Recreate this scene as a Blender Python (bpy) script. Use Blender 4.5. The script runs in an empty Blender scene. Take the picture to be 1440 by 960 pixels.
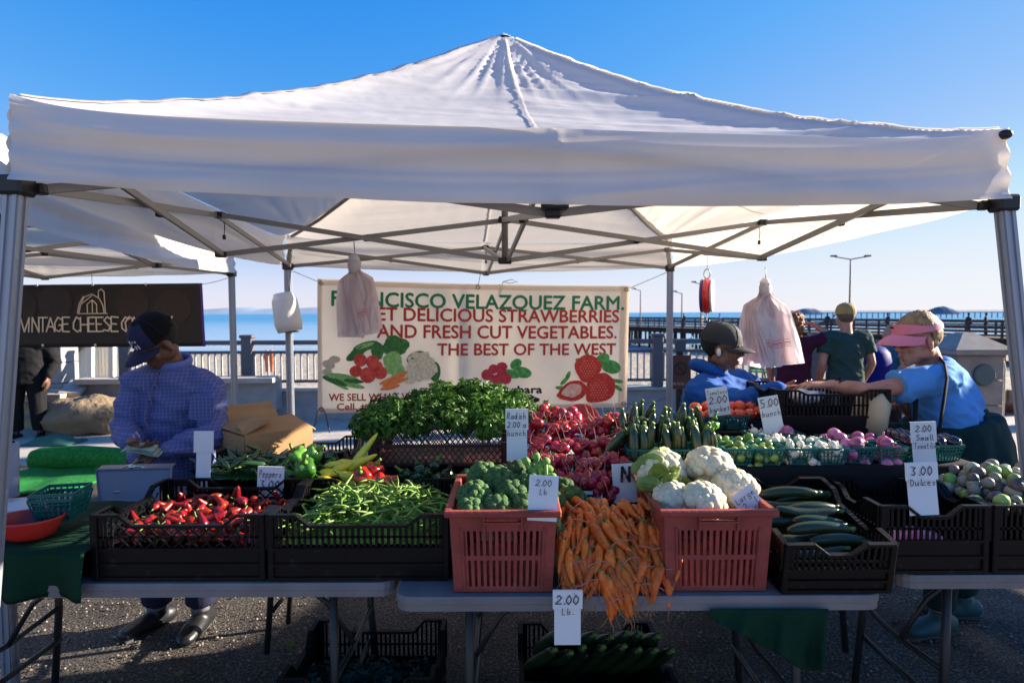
import bpy, math, random
from mathutils import Vector, Matrix, noise, Euler
from math import sin, cos, pi, radians as R
random.seed(7)
rnd = random.Random(11)
S = bpy.context.scene
COL = S.collection

# ---------------------------------------------------------------- camera
F = 865.0
PITCH = R(2.65); ROLL = R(0.22)
cam = bpy.data.cameras.new('camera'); camo = bpy.data.objects.new('camera', cam); COL.objects.link(camo)
EYE = Vector((0, 0, 1.6))
camo.location = EYE
CM = Matrix.Rotation(pi / 2 - PITCH, 3, 'X') @ Matrix.Rotation(-ROLL, 3, 'Z')
camo.rotation_euler = CM.to_euler()
cam.sensor_width = 36; cam.lens = 36 * F / 1440
cam.clip_start = .05; cam.clip_end = 60000
cam.dof.use_dof = True; cam.dof.focus_distance = 2.15; cam.dof.aperture_fstop = 4.5
S.camera = camo

def P(px, py, d):
    """point seen at (px, py) of the 1440x960 photograph, d metres ahead"""
    v = CM @ Vector(((px - 720) / F, (480 - py) / F, -1))
    return EYE + v * (d / v.y)
def X(px, d): return (px - 720) / F * d

# ---------------------------------------------------------------- sky and sun
SUN_EL, SUN_AZ = R(18.5), R(74)
w = bpy.data.worlds.new('World'); S.world = w; w.use_nodes = True
wn = w.node_tree.nodes; wl = w.node_tree.links; bg = wn['Background']
sk = wn.new('ShaderNodeTexSky'); sk.sky_type = 'NISHITA'; sk.sun_disc = False
sk.sun_elevation = SUN_EL; sk.sun_rotation = SUN_AZ
sk.air_density = 1.0; sk.dust_density = .0; sk.ozone_density = 4; sk.altitude = 0
EXPO = 1.8; SKK = .1 * 2 ** EXPO
sp_ = wn.new('ShaderNodeSeparateColor'); cb_ = wn.new('ShaderNodeCombineColor'); wl.new(sk.outputs[0], sp_.inputs[0])
for i_, cv_ in enumerate([  # tone curve of the camera for each channel of the physical sky
        [(0, 0), (.07, .032), (.109, .115), (.147, .235), (.198, .37), (.36, .70), (.434, .78), (.6, .86), (1, .95)],
        [(0, 0), (.08, .18), (.168, .335), (.22, .42), (.292, .50), (.381, .60), (.503, .80), (.6, .85), (.75, .90), (1, .95)],
        [(0, 0), (.1, .42), (.2, .74), (.283, .86), (.418, .945), (.65, .97), (1, 1)]]):
    mi_ = wn.new('ShaderNodeMath'); mi_.operation = 'MULTIPLY'; mi_.inputs[1].default_value = .1
    rp_ = wn.new('ShaderNodeValToRGB'); el_ = rp_.color_ramp.elements; el_[0].position, el_[1].position = 0, 1; el_[0].color = (0, 0, 0, 1); el_[1].color = (cv_[-1][1],) * 3 + (1,)
    for x_, y_ in cv_[1:-1]: el_.new(x_).color = (y_, y_, y_, 1)
    mu_ = wn.new('ShaderNodeMath'); mu_.operation = 'MULTIPLY'; mu_.inputs[1].default_value = 1 / SKK
    wl.new(sp_.outputs[i_], mi_.inputs[0]); wl.new(mi_.outputs[0], rp_.inputs[0]); wl.new(rp_.outputs[0], mu_.inputs[0]); wl.new(mu_.outputs[0], cb_.inputs[i_])
wl.new(cb_.outputs[0], bg.inputs[0])
bg.inputs[1].default_value = .1
sl = bpy.data.lights.new('sun', 'SUN'); sl.energy = 5.0; sl.angle = R(.55); sl.color = (1, .88, .72)
so = bpy.data.objects.new('sun', sl); COL.objects.link(so)
SD = Vector((cos(SUN_EL) * sin(SUN_AZ), cos(SUN_EL) * cos(SUN_AZ), sin(SUN_EL)))
so.rotation_euler = SD.to_track_quat('Z', 'Y').to_euler(); so.location = (20, 10, 12)
S.view_settings.view_transform = 'Standard'; S.view_settings.look = 'None'
S.view_settings.exposure = EXPO; S.view_settings.gamma = 1
try:
    S.cycles.use_denoising = True
    S.cycles.max_bounces = 7; S.cycles.transparent_max_bounces = 12
    S.cycles.sample_clamp_indirect = 6
except Exception: pass

# ---------------------------------------------------------------- materials
MATS = {}
def mat(name, col, rough=.6, spec=.5, var=0, vscale=8, bump=0, bscale=60, metal=0, trans=0, col2=None,
        objvar=0, huevar=0, coat=0, sss=0, stretch=None, alpha=1, bdist=.01, contrast=(.35, .65), emit=0):
    if name in MATS: return MATS[name]
    m = bpy.data.materials.new(name); m.use_nodes = True; MATS[name] = m
    nt = m.node_tree; N = nt.nodes; L = nt.links; b = N['Principled BSDF']
    b.inputs['Base Color'].default_value = (*col, 1); b.inputs['Roughness'].default_value = rough
    b.inputs['Specular IOR Level'].default_value = spec; b.inputs['Metallic'].default_value = metal
    if coat: b.inputs['Coat Weight'].default_value = coat; b.inputs['Coat Roughness'].default_value = .15
    if alpha < 1: b.inputs['Alpha'].default_value = alpha
    tc = N.new('ShaderNodeTexCoord'); src = tc.outputs['Object']
    if stretch:
        mp = N.new('ShaderNodeMapping'); mp.inputs['Scale'].default_value = stretch; L.new(src, mp.inputs[0]); src = mp.outputs[0]
    cur = None
    if var or col2:
        nz = N.new('ShaderNodeTexNoise'); nz.inputs['Scale'].default_value = vscale; nz.inputs['Detail'].default_value = 6
        nz.inputs['Roughness'].default_value = .62
        L.new(src, nz.inputs['Vector'])
        cr = N.new('ShaderNodeValToRGB'); cr.color_ramp.elements[0].position = contrast[0]; cr.color_ramp.elements[1].position = contrast[1]
        if col2: a, c = col, col2
        else:
            a = tuple(x * (1 - var) for x in col); c = tuple(min(1, x * (1 + var)) for x in col)
        cr.color_ramp.elements[0].color = (*a, 1); cr.color_ramp.elements[1].color = (*c, 1)
        L.new(nz.outputs[0], cr.inputs[0]); cur = cr.outputs[0]
    if objvar or huevar:
        oi = N.new('ShaderNodeObjectInfo'); h = N.new('ShaderNodeHueSaturation')
        if cur: L.new(cur, h.inputs['Color'])
        else: h.inputs['Color'].default_value = (*col, 1)
        mr = N.new('ShaderNodeMapRange'); mr.inputs[3].default_value = 1 - objvar; mr.inputs[4].default_value = 1 + objvar
        L.new(oi.outputs['Random'], mr.inputs[0]); L.new(mr.outputs[0], h.inputs['Value'])
        mh = N.new('ShaderNodeMapRange'); mh.inputs[3].default_value = .5 - huevar; mh.inputs[4].default_value = .5 + huevar
        mm = N.new('ShaderNodeMath'); mm.operation = 'FRACT'; m2 = N.new('ShaderNodeMath'); m2.operation = 'MULTIPLY'; m2.inputs[1].default_value = 7.3
        L.new(oi.outputs['Random'], m2.inputs[0]); L.new(m2.outputs[0], mm.inputs[0]); L.new(mm.outputs[0], mh.inputs[0]); L.new(mh.outputs[0], h.inputs['Hue'])
        cur = h.outputs[0]
    if cur: L.new(cur, b.inputs['Base Color'])
    if bump:
        nb = N.new('ShaderNodeTexNoise'); nb.inputs['Scale'].default_value = bscale; nb.inputs['Detail'].default_value = 5
        L.new(src, nb.inputs['Vector'])
        bp = N.new('ShaderNodeBump'); bp.inputs['Strength'].default_value = bump; bp.inputs['Distance'].default_value = bdist
        L.new(nb.outputs[0], bp.inputs['Height']); L.new(bp.outputs[0], b.inputs['Normal'])
    if trans:
        tr = N.new('ShaderNodeBsdfTranslucent'); mx = N.new('ShaderNodeMixShader'); mx.inputs[0].default_value = trans
        if cur: L.new(cur, tr.inputs['Color'])
        else: tr.inputs['Color'].default_value = (*col, 1)
        out = N['Material Output']; L.new(b.outputs[0], mx.inputs[1]); L.new(tr.outputs[0], mx.inputs[2]); L.new(mx.outputs[0], out.inputs[0])
    return m

# ---------------------------------------------------------------- mesh building
def rotmat(e): return Euler(e, 'XYZ').to_matrix() if e else Matrix.Identity(3)
class MB:
    def __init__(s): s.v = []; s.f = []
    def add(s, vs, fs, M=None):
        o = len(s.v)
        s.v += [(M @ Vector(v)) if M else Vector(v) for v in vs]
        s.f += [tuple(i + o for i in f) for f in fs]; return s
    def merge(s, o, M=None): return s.add(o.v, o.f, M)
    def box(s, c, sz, rot=None, taper=1, bev=0):
        hx, hy, hz = [q / 2 for q in sz]; c = Vector(c); m = rotmat(rot)
        if bev:
            b = min(bev, hx * .9, hy * .9, hz * .9); vs = []
            for z, q in ((-hz, b), (-hz + b, 0), (hz - b, 0), (hz, b)):
                for x, y in ((-hx + b, -hy + q), (hx - b, -hy + q), (hx - q, -hy + b), (hx - q, hy - b), (hx - b, hy - q), (-hx + b, hy - q), (-hx + q, hy - b), (-hx + q, -hy + b)):
                    vs.append(c + m @ Vector((x, y, z)))
            fs = [tuple(range(7, -1, -1)), tuple(range(24, 32))]
            for k in range(3):
                for i in range(8): fs.append((k * 8 + i, k * 8 + (i + 1) % 8, k * 8 + 8 + (i + 1) % 8, k * 8 + 8 + i))
            return s.add(vs, fs)
        vs = []
        for z in (-hz, hz):
            t = taper if z > 0 else 1
            for x, y in ((-hx, -hy), (hx, -hy), (hx, hy), (-hx, hy)): vs.append(c + m @ Vector((x * t, y * t, z)))
        return s.add(vs, [(3, 2, 1, 0), (4, 5, 6, 7), (0, 1, 5, 4), (1, 2, 6, 5), (2, 3, 7, 6), (3, 0, 4, 7)])
    def bar(s, a, b, wd, ht=None, up=(0, 0, 1)):
        a = Vector(a); b = Vector(b); d = b - a
        if d.length < 1e-6: return s
        ht = ht or wd; z = d.normalized(); u = Vector(up)
        if abs(z.dot(u)) > .98: u = Vector((0, 1, 0))
        x = z.cross(u).normalized(); y = x.cross(z)
        vs = []
        for p in (a, b):
            for i, j in ((-1, -1), (1, -1), (1, 1), (-1, 1)): vs.append(p + x * (i * wd / 2) + y * (j * ht / 2))
        return s.add(vs, [(3, 2, 1, 0), (4, 5, 6, 7), (0, 1, 5, 4), (1, 2, 6, 5), (2, 3, 7, 6), (3, 0, 4, 7)])
    def tube(s, pts, rad, seg=8, cap=True, up=(0, 0, 1), flat=1, round_ends=False):
        pts = [Vector(p) for p in pts]; n = len(pts)
        if not hasattr(rad, '__len__'): rad = [rad] * n
        rad = [(q if hasattr(q, '__len__') else (q, q * flat)) for q in rad]
        if round_ends:
            d0 = (pts[0] - pts[1]).normalized(); d1 = (pts[-1] - pts[-2]).normalized()
            q0, q1 = rad[0], rad[-1]
            pre = [(pts[0] + d0 * max(q0) * k, (q0[0] * m_, q0[1] * m_)) for k, m_ in ((.95, .3), (.6, .8))]
            post = [(pts[-1] + d1 * max(q1) * k, (q1[0] * m_, q1[1] * m_)) for k, m_ in ((.6, .8), (.95, .3))]
            pts = [p for p, _ in pre] + pts + [p for p, _ in post]; rad = [q for _, q in pre] + rad + [q for _, q in post]; n = len(pts)
        vs = []; fs = []; u = Vector(up); px = None
        for i, p in enumerate(pts):
            t = (pts[min(i + 1, n - 1)] - pts[max(i - 1, 0)])
            t = t.normalized() if t.length > 1e-9 else Vector((0, 0, 1))
            if px is None:
                if abs(t.dot(u)) > .95: u = Vector((0, 1, 0)) if abs(t.y) < .9 else Vector((1, 0, 0))
                x = t.cross(u).normalized()
            else:
                x = (px - t * px.dot(t)); x = x.normalized() if x.length > 1e-6 else t.orthogonal().normalized()
            px = x; y = t.cross(x) * -1
            for k in range(seg):
                a = 2 * pi * k / seg; vs.append(p + x * (cos(a) * rad[i][0]) + y * (sin(a) * rad[i][1]))
        for i in range(n - 1):
            for k in range(seg):
                k2 = (k + 1) % seg; fs.append((i * seg + k, i * seg + k2, (i + 1) * seg + k2, (i + 1) * seg + k))
        if cap: fs += [tuple(range(seg - 1, -1, -1)), tuple(range((n - 1) * seg, n * seg))]
        return s.add(vs, fs)
    def ell(s, c, r, rot=None, seg=12, rings=8, fn=None):
        if not hasattr(r, '__len__'): r = (r, r, r)
        c = Vector(c); m = rot if isinstance(rot, Matrix) else rotmat(rot); vs = []; fs = []
        for i in range(1, rings):
            t = pi * i / rings
            for k in range(seg):
                a = 2 * pi * k / seg; d = Vector((sin(t) * cos(a), sin(t) * sin(a), cos(t))); q = fn(d) if fn else 1
                vs.append(c + m @ Vector((d.x * r[0] * q, d.y * r[1] * q, d.z * r[2] * q)))
        for zz in (1, -1):
            d = Vector((0, 0, zz)); q = fn(d) if fn else 1; vs.append(c + m @ Vector((0, 0, zz * r[2] * q)))
        T, B = len(vs) - 2, len(vs) - 1
        for i in range(rings - 2):
            for k in range(seg):
                k2 = (k + 1) % seg; fs.append((i * seg + k, (i + 1) * seg + k, (i + 1) * seg + k2, i * seg + k2))
        for k in range(seg):
            k2 = (k + 1) % seg; fs.append((T, k, k2)); fs.append((B, (rings - 2) * seg + k2, (rings - 2) * seg + k))
        return s.add(vs, fs)
    def grid(s, fn, nu, nv, closeu=False):
        vs = [fn(i / nu, j / nv) for j in range(nv + 1) for i in range(nu + 1)]; w_ = nu + 1
        return s.add(vs, [(j * w_ + i, j * w_ + i + 1, (j + 1) * w_ + i + 1, (j + 1) * w_ + i) for j in range(nv) for i in range(nu)])
    def slab(s, fn, nu, nv, th):
        """a sheet with thickness th (fn gives the front, offset along th vector)"""
        th = Vector(th); o = len(s.v); w_ = nu + 1
        s.grid(fn, nu, nv); a = s.v[o:]; m = len(a)
        s.v += [p + th for p in a]
        s.f += [(o + m + j * w_ + i, o + m + (j + 1) * w_ + i, o + m + (j + 1) * w_ + i + 1, o + m + j * w_ + i + 1) for j in range(nv) for i in range(nu)]
        ring = [i for i in range(nu)] + [j * w_ + nu for j in range(nv)] + [nv * w_ + i for i in range(nu, 0, -1)] + [j * w_ for j in range(nv, 0, -1)]
        for k in range(len(ring)):
            i, j = ring[k], ring[(k + 1) % len(ring)]; s.f.append((o + i, o + m + i, o + m + j, o + j))
        return s
    def poly(s, pts, th=(0, 0, 0)):
        n = len(pts); pts = [Vector(p) for p in pts]; th = Vector(th)
        if th.length == 0: return s.add(pts, [tuple(range(n))])
        return s.add(pts + [p + th for p in pts], [tuple(range(n)), tuple(range(2 * n - 1, n - 1, -1))] + [(i, n + i, n + (i + 1) % n, (i + 1) % n) for i in range(n)])
    def lathe(s, prof, seg=24, M=None, cap=False):
        vs = []; fs = []
        for r_, z_ in prof:
            for k in range(seg):
                a = 2 * pi * k / seg; vs.append((r_ * cos(a), r_ * sin(a), z_))
        for i in range(len(prof) - 1):
            for k in range(seg):
                k2 = (k + 1) % seg; fs.append((i * seg + k, i * seg + k2, (i + 1) * seg + k2, (i + 1) * seg + k))
        if cap: fs += [tuple(range(seg - 1, -1, -1)), tuple(range((len(prof) - 1) * seg, len(prof) * seg))]
        return s.add(vs, fs, M)
    def mesh(s, name, m, smooth=True, off=Vector((0, 0, 0))):
        me = bpy.data.meshes.new(name)
        me.from_pydata([tuple(v - off) for v in s.v], [], s.f)
        if m: me.materials.append(m)
        if smooth: me.shade_smooth()
        me.update(); return me

def woff(o):
    v = Vector((0, 0, 0))
    while o: v += o.location; o = o.parent
    return v
def props(o, label=None, cat=None, group=None, kind=None):
    if label: o['label'] = label
    if cat: o['category'] = cat
    if group: o['group'] = group
    if kind: o['kind'] = kind
    return o
def thing(name, label, cat, loc=(0, 0, 0), group=None, kind=None):
    o = bpy.data.objects.new(name, None); COL.objects.link(o); o.location = loc; o.empty_display_size = .1
    return props(o, label, cat, group, kind)
def obj(name, mb, m, parent=None, smooth=False, label=None, cat=None, group=None, kind=None, loc=None):
    off = woff(parent) if parent else Vector(loc or (0, 0, 0))
    me = mb.mesh(name, m, smooth, off) if isinstance(mb, MB) else mb
    if not isinstance(mb, MB) and m and not me.materials: me.materials.append(m)
    o = bpy.data.objects.new(name, me); COL.objects.link(o)
    if parent: o.parent = parent
    elif loc is not None: o.location = loc
    return props(o, label, cat, group, kind)
def struct(name, mb, m, smooth=False): return obj(name, mb, m, None, smooth, kind='structure')
def kids(o): return [c for c in bpy.data.objects if c.parent is o]
def dup(root, loc=None, rot=None, label=None, group=None, scale=None, tree=None):
    tree = tree or [(c, kids(c)) for c in kids(root)]
    r = root.copy(); COL.objects.link(r)
    if loc is not None: r.location = loc
    if rot is not None: r.rotation_euler = rot
    if scale: r.scale = (scale,) * 3
    if label: r['label'] = label
    if group: r['group'] = group
    for c, gs in tree:
        k = c.copy(); COL.objects.link(k); k.parent = r
        for g in gs: q = g.copy(); COL.objects.link(q); q.parent = k
    return r
def smoothmesh(mb, voxel, it=3, name='body', disp=None, fac=.5):
    me = mb.mesh(name, None, False)
    o = bpy.data.objects.new('tmp', me); COL.objects.link(o)
    md = o.modifiers.new('r', 'REMESH'); md.mode = 'VOXEL'; md.voxel_size = voxel; md.use_smooth_shade = True
    if it: sm = o.modifiers.new('s', 'SMOOTH'); sm.iterations = it; sm.factor = fac
    dg = bpy.context.evaluated_depsgraph_get(); dg.update()
    out = bpy.data.meshes.new_from_object(o.evaluated_get(dg)); bpy.data.objects.remove(o); out.name = name
    if disp:
        ns = [v.normal.copy() for v in out.vertices]
        for v, n in zip(out.vertices, ns): v.co += n * disp(v.co)
    out.shade_smooth(); out.update()
    b = MB(); b.v = [v.co.copy() for v in out.vertices]; b.f = [tuple(p.vertices) for p in out.polygons]
    bpy.data.meshes.remove(out)
    return b
def nz(p, s=1, o=0): return noise.noise(Vector((p[0] * s + o, p[1] * s - o, p[2] * s + 2 * o)))

# print lettering: Blender's built-in font turned into mesh, mapped by fn(x, y) -> world
def text_mb(txt, size, fn, bold=0, align='LEFT', space=1, width=None):
    c = bpy.data.curves.new('t', 'FONT'); c.body = txt; c.size = size; c.align_x = align; c.offset = bold; c.space_character = space; c.resolution_u = 3
    o = bpy.data.objects.new('t', c); COL.objects.link(o)
    dg = bpy.context.evaluated_depsgraph_get(); dg.update()
    me = bpy.data.meshes.new_from_object(o.evaluated_get(dg))
    b = MB(); xs = [v.co.x for v in me.vertices]; k = 1
    if width and xs: k = width / (max(xs) - min(xs))
    b.v = [Vector(fn(v.co.x * k, v.co.y)) for v in me.vertices]; b.f = [tuple(p.vertices) for p in me.polygons]
    bpy.data.objects.remove(o); bpy.data.meshes.remove(me); return b
# pen strokes
ST = {'0': [[(.3, 1), (.05, .7), (.05, .3), (.3, 0), (.55, .3), (.55, .7), (.3, 1)]], '2': [[(.05, .8), (.3, 1), (.55, .75), (.4, .45), (.0, .02), (.6, .05)]],
 '3': [[(.05, .95), (.5, .9), (.2, .55), (.5, .3), (.3, 0), (0, .12)]], '4': [[(.35, 1), (.05, .4), (.6, .4)], [(.45, .7), (.42, 0)]], '5': [[(.6, 1), (.15, 1), (.12, .6), (.5, .55), (.5, .1), (.05, .02)]],
 '1': [[(.3, 1), (.3, 0)]], '8': [[(.5, .9), (.1, .8), (.5, .2), (.1, .1), (.5, .8)]], '.': [[(.2, 0), (.3, .08)]], '/': [[(.5, 1), (.1, 0)]], '#': [[(.2, 0), (.3, 1)], [(.4, 0), (.5, 1)], [(.1, .35), (.6, .35)], [(.1, .7), (.6, .7)]], '-': [[(.1, .5), (.5, .5)]], '&': [[(.6, 0), (.15, .8), (.4, 1), (.1, .2), (.55, .4)]],
 'a': [[(.5, .5), (.1, .4), (.1, .05), (.45, .1), (.5, .5), (.55, 0)]], 'b': [[(.1, 1), (.1, 0), (.5, .1), (.45, .5), (.1, .4)]], 'c': [[(.5, .5), (.1, .4), (.1, .1), (.5, .05)]], 'd': [[(.5, .5), (.1, .4), (.1, .05), (.5, .1), (.5, 1), (.55, 0)]],
 'e': [[(.1, .3), (.5, .35), (.35, .55), (.1, .4), (.15, .05), (.5, .05)]], 'g': [[(.5, .5), (.1, .4), (.1, .05), (.5, .1)], [(.5, .5), (.5, -.3), (.1, -.35)]], 'h': [[(.1, 1), (.1, 0)], [(.1, .4), (.4, .5), (.5, 0)]], 'i': [[(.3, .5), (.3, 0)], [(.3, .75), (.33, .8)]], 'k': [[(.1, 1), (.1, 0)], [(.5, .55), (.1, .25), (.5, 0)]], 'l': [[(.2, 1), (.2, .1), (.4, 0)]],
 'm': [[(.05, 0), (.1, .5), (.3, .45), (.3, 0)], [(.3, .4), (.5, .5), (.55, 0)]], 'n': [[(.1, 0), (.1, .5)], [(.1, .4), (.45, .5), (.5, 0)]], 'o': [[(.3, .5), (.1, .25), (.3, 0), (.5, .25), (.3, .5)]], 'p': [[(.1, .5), (.1, -.4)], [(.1, .4), (.45, .5), (.45, .1), (.1, 0)]],
 'r': [[(.1, .5), (.1, 0)], [(.1, .35), (.5, .5)]], 's': [[(.5, .5), (.15, .4), (.45, .15), (.1, 0)]], 't': [[(.3, .9), (.3, 0), (.5, .05)], [(.1, .6), (.5, .6)]], 'u': [[(.1, .5), (.15, 0), (.45, .1), (.5, .5), (.55, 0)]], 'y': [[(.1, .5), (.3, .1)], [(.5, .5), (.2, -.4)]],
 'V': [[(0, 1), (.3, 0), (.6, 1)]], 'I': [[(.08, 1), (.08, 0)]], 'N': [[(.05, 0), (.05, 1), (.55, 0), (.55, 1)]], 'T': [[(0, 1), (.6, 1)], [(.3, 1), (.3, 0)]], 'A': [[(0, 0), (.3, 1), (.6, 0)], [(.12, .35), (.5, .35)]], 'G': [[(.55, .85), (.3, 1), (.05, .6), (.1, .15), (.35, 0), (.55, .2), (.55, .45), (.35, .45)]],
 'E': [[(.55, 1), (.08, 1), (.08, 0), (.55, 0)], [(.08, .52), (.45, .52)]], 'C': [[(.55, .85), (.3, 1), (.05, .6), (.08, .2), (.3, 0), (.55, .12)]], 'H': [[(.05, 0), (.05, 1)], [(.55, 0), (.55, 1)], [(.05, .5), (.55, .5)]], 'S': [[(.55, .88), (.3, 1), (.08, .75), (.5, .35), (.4, .05), (.05, .1)]],
 'O': [[(.3, 1), (.03, .6), (.1, .1), (.3, 0), (.55, .3), (.5, .85), (.3, 1)]], 'M': [[(0, 0), (.08, 1), (.3, .4), (.55, 1), (.62, 0)]], 'P': [[(.08, 0), (.08, 1), (.5, .85), (.45, .55), (.08, .45)]], 'Y': [[(0, 1), (.3, .5), (.6, 1)], [(.3, .5), (.28, 0)]], 'R': [[(.08, 0), (.08, 1), (.5, .85), (.45, .55), (.08, .5), (.58, 0)]],
 'D': [[(.08, 0), (.08, 1), (.45, .85), (.55, .4), (.4, .05), (.08, 0)]], 'L': [[(.08, 1), (.08, 0), (.5, .02)]], 'B': [[(.08, 0), (.08, 1), (.45, .8), (.1, .55), (.5, .3), (.4, .02), (.08, 0)]], 'F': [[(.5, 1), (.08, 1), (.08, 0)], [(.08, .52), (.4, .52)]], 'W': [[(0, 1), (.15, 0), (.3, .7), (.45, 0), (.6, 1)]],
 'U': [[(.05, 1), (.05, .2), (.3, 0), (.55, .2), (.55, 1)]], 'X': [[(0, 0), (.6, 1)], [(0, 1), (.6, 0)]], '_': [[(0, .1), (.7, .14)]], 'J': [[(.4, 1), (.4, .1), (.1, .05)]]}
def pen(mb, txt, x, y, h, fn, wd=.1, space=.78, jit=.04, slant=.1, double=None):
    q = random.Random(hash(len(txt)) + ord(txt[0]))
    for ch in txt:
        for st in ST.get(ch, []):
            pts = [(x + (a + b * slant + q.uniform(-jit, jit)) * h, y + (b + q.uniform(-jit, jit)) * h) for a, b in st]
            for (ax, ay), (bx, by) in zip(pts, pts[1:]):
                dx, dy = bx - ax, by - ay; L_ = math.hypot(dx, dy) or 1; nx, ny = -dy / L_ * wd * h / 2, dx / L_ * wd * h / 2; ex, ey = dx / L_ * wd * h * .3, dy / L_ * wd * h * .3
                mb.add([fn(ax + nx - ex, ay + ny - ey), fn(ax - nx - ex, ay - ny - ey), fn(bx - nx + ex, by - ny + ey), fn(bx + nx + ex, by + ny + ey)], [(0, 1, 2, 3)])
        x += space * h * (.45 if ch in 'Iil.1 ' else 1)
    return mb
# ================================================================ THE SETTING
asph = mat('asphalt', (.032, .028, .026), .9, .3, vscale=75, col2=(.17, .145, .125), bump=1, bscale=80, bdist=.012, contrast=(.44, .66))
_n = asph.node_tree.nodes; _l = asph.node_tree.links; _b = _n['Principled BSDF']; _tc = _n.new('ShaderNodeTexCoord')
_z = _n.new('ShaderNodeTexNoise'); _z.inputs['Scale'].default_value = 1.7; _z.inputs['Detail'].default_value = 8; _z.inputs['Roughness'].default_value = .65; _l.new(_tc.outputs['Object'], _z.inputs['Vector'])
_r = _n.new('ShaderNodeMapRange'); _r.inputs[1].default_value = .35; _r.inputs[2].default_value = .65; _r.inputs[3].default_value = .55; _r.inputs[4].default_value = 1.25; _l.new(_z.outputs[0], _r.inputs[0])
_h = _n.new('ShaderNodeHueSaturation'); _l.new(_b.inputs['Base Color'].links[0].from_socket, _h.inputs['Color']); _l.new(_r.outputs[0], _h.inputs['Value']); _l.new(_h.outputs[0], _b.inputs['Base Color'])
conc = mat('plaza_concrete', (.42, .375, .33), .85, .3, var=.14, vscale=5, bump=.3, bscale=90)
conc2 = mat('grey_concrete', (.30, .30, .31), .85, .3, var=.12, vscale=7, bump=.3, bscale=60)
sandm = mat('sand', (.27, .225, .17), .95, .2, vscale=2.2, col2=(.46, .40, .32), bump=1, bscale=3, bdist=.15)
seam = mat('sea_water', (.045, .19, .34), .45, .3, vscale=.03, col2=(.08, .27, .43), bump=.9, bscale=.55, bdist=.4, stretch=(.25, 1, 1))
wood = mat('weathered_wood', (.05, .035, .03), .9, .2, var=.4, vscale=3, bump=.4, bscale=10)
woodl = mat('pier_rail_wood', (.10, .07, .065), .9, .2, var=.4, vscale=3)

g = MB().grid(lambda u, v: (-60 + 120 * u, -40 + 49 * v, .004 * nz((u * 90, v * 40, 0), 1)), 60, 50); struct('plaza_ground', g, asph)
g = MB().box((0, 7.9, .002), (120, 2.9, .02)); struct('plaza_paving', g, conc)
struct('bounce_walk', MB().box((0, -16, .006), (120, 34.6, .02)), mat('bounce_concrete', (.20, .17, .145), .85, .3, var=.12, vscale=4, bump=.3, bscale=60))  # unseen pale paving around the camera, added to bounce sunlight at the stall
# pavement joints recessed as thin gaps: slabs laid proud of the paving bed
slab = MB().box((0, 0, 0), (1.79, 1.39, .012)).mesh('paving_slab', conc, False)
pv = bpy.data.objects['plaza_paving']
for i in range(-8, 9):
    for j in range(2):
        q = obj('paving_slab', slab, None, pv); q.location = (i * 1.8 + .2, 7.18 + j * 1.4, .017)
def beach(u, v):
    y = 9.3 + 105 * v; x = -260 + 520 * u
    return (x, y, -1.1 - 2.4 * min(1, (y - 9) / 80) + .12 * nz((x, y, 0), .25) + .05 * nz((x, y, 0), .9))
struct('beach', MB().grid(beach, 220, 120), sandm, True)
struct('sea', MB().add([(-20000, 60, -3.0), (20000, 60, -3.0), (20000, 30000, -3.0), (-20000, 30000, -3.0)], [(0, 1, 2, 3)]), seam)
foam = MB()
for k in range(3):
    yy = 84 + k * 4.5
    foam.grid(lambda u, v: (-120 + 240 * u, yy + 1.6 * nz((u * 40 + k * 9, k, 0)) + v * (.9 + .6 * nz((u * 60, k, 3))), -2.96 + .02 * k), 240, 1)
obj('surf_foam', foam, mat('foam', (.75, .78, .8), .7), kind='stuff', label='thin white lines of surf foam along the shore')
hm = mat('hazed_hill', (.16, .20, .26), 1, 0, var=.1, vscale=.002); hm2 = mat('hazed_island', (.30, .38, .48), 1, 0, var=.1, vscale=.002)  # distance haze painted into both hill colours as bluish grey
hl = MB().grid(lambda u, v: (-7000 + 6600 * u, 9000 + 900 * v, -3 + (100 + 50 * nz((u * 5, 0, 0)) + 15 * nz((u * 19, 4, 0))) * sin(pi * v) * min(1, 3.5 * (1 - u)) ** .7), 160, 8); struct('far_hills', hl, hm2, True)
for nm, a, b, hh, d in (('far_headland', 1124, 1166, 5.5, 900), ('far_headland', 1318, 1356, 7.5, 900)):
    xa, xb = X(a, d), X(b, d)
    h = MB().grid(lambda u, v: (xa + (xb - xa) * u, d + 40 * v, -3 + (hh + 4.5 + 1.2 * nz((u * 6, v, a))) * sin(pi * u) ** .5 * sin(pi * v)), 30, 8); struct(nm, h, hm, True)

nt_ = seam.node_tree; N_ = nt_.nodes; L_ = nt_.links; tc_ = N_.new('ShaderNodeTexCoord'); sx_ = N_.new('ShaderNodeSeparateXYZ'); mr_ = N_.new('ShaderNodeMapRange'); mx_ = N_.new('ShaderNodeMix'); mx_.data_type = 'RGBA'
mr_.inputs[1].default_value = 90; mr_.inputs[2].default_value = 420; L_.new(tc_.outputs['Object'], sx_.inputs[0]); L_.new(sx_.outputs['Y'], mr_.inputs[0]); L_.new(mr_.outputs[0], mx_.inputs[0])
bs_ = N_['Principled BSDF']; old_ = bs_.inputs['Base Color'].links[0].from_socket; mx_.inputs[6].default_value = (.27, .38, .47, 1); L_.new(old_, mx_.inputs[7]); L_.new(mx_.outputs[2], bs_.inputs['Base Color'])
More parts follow.
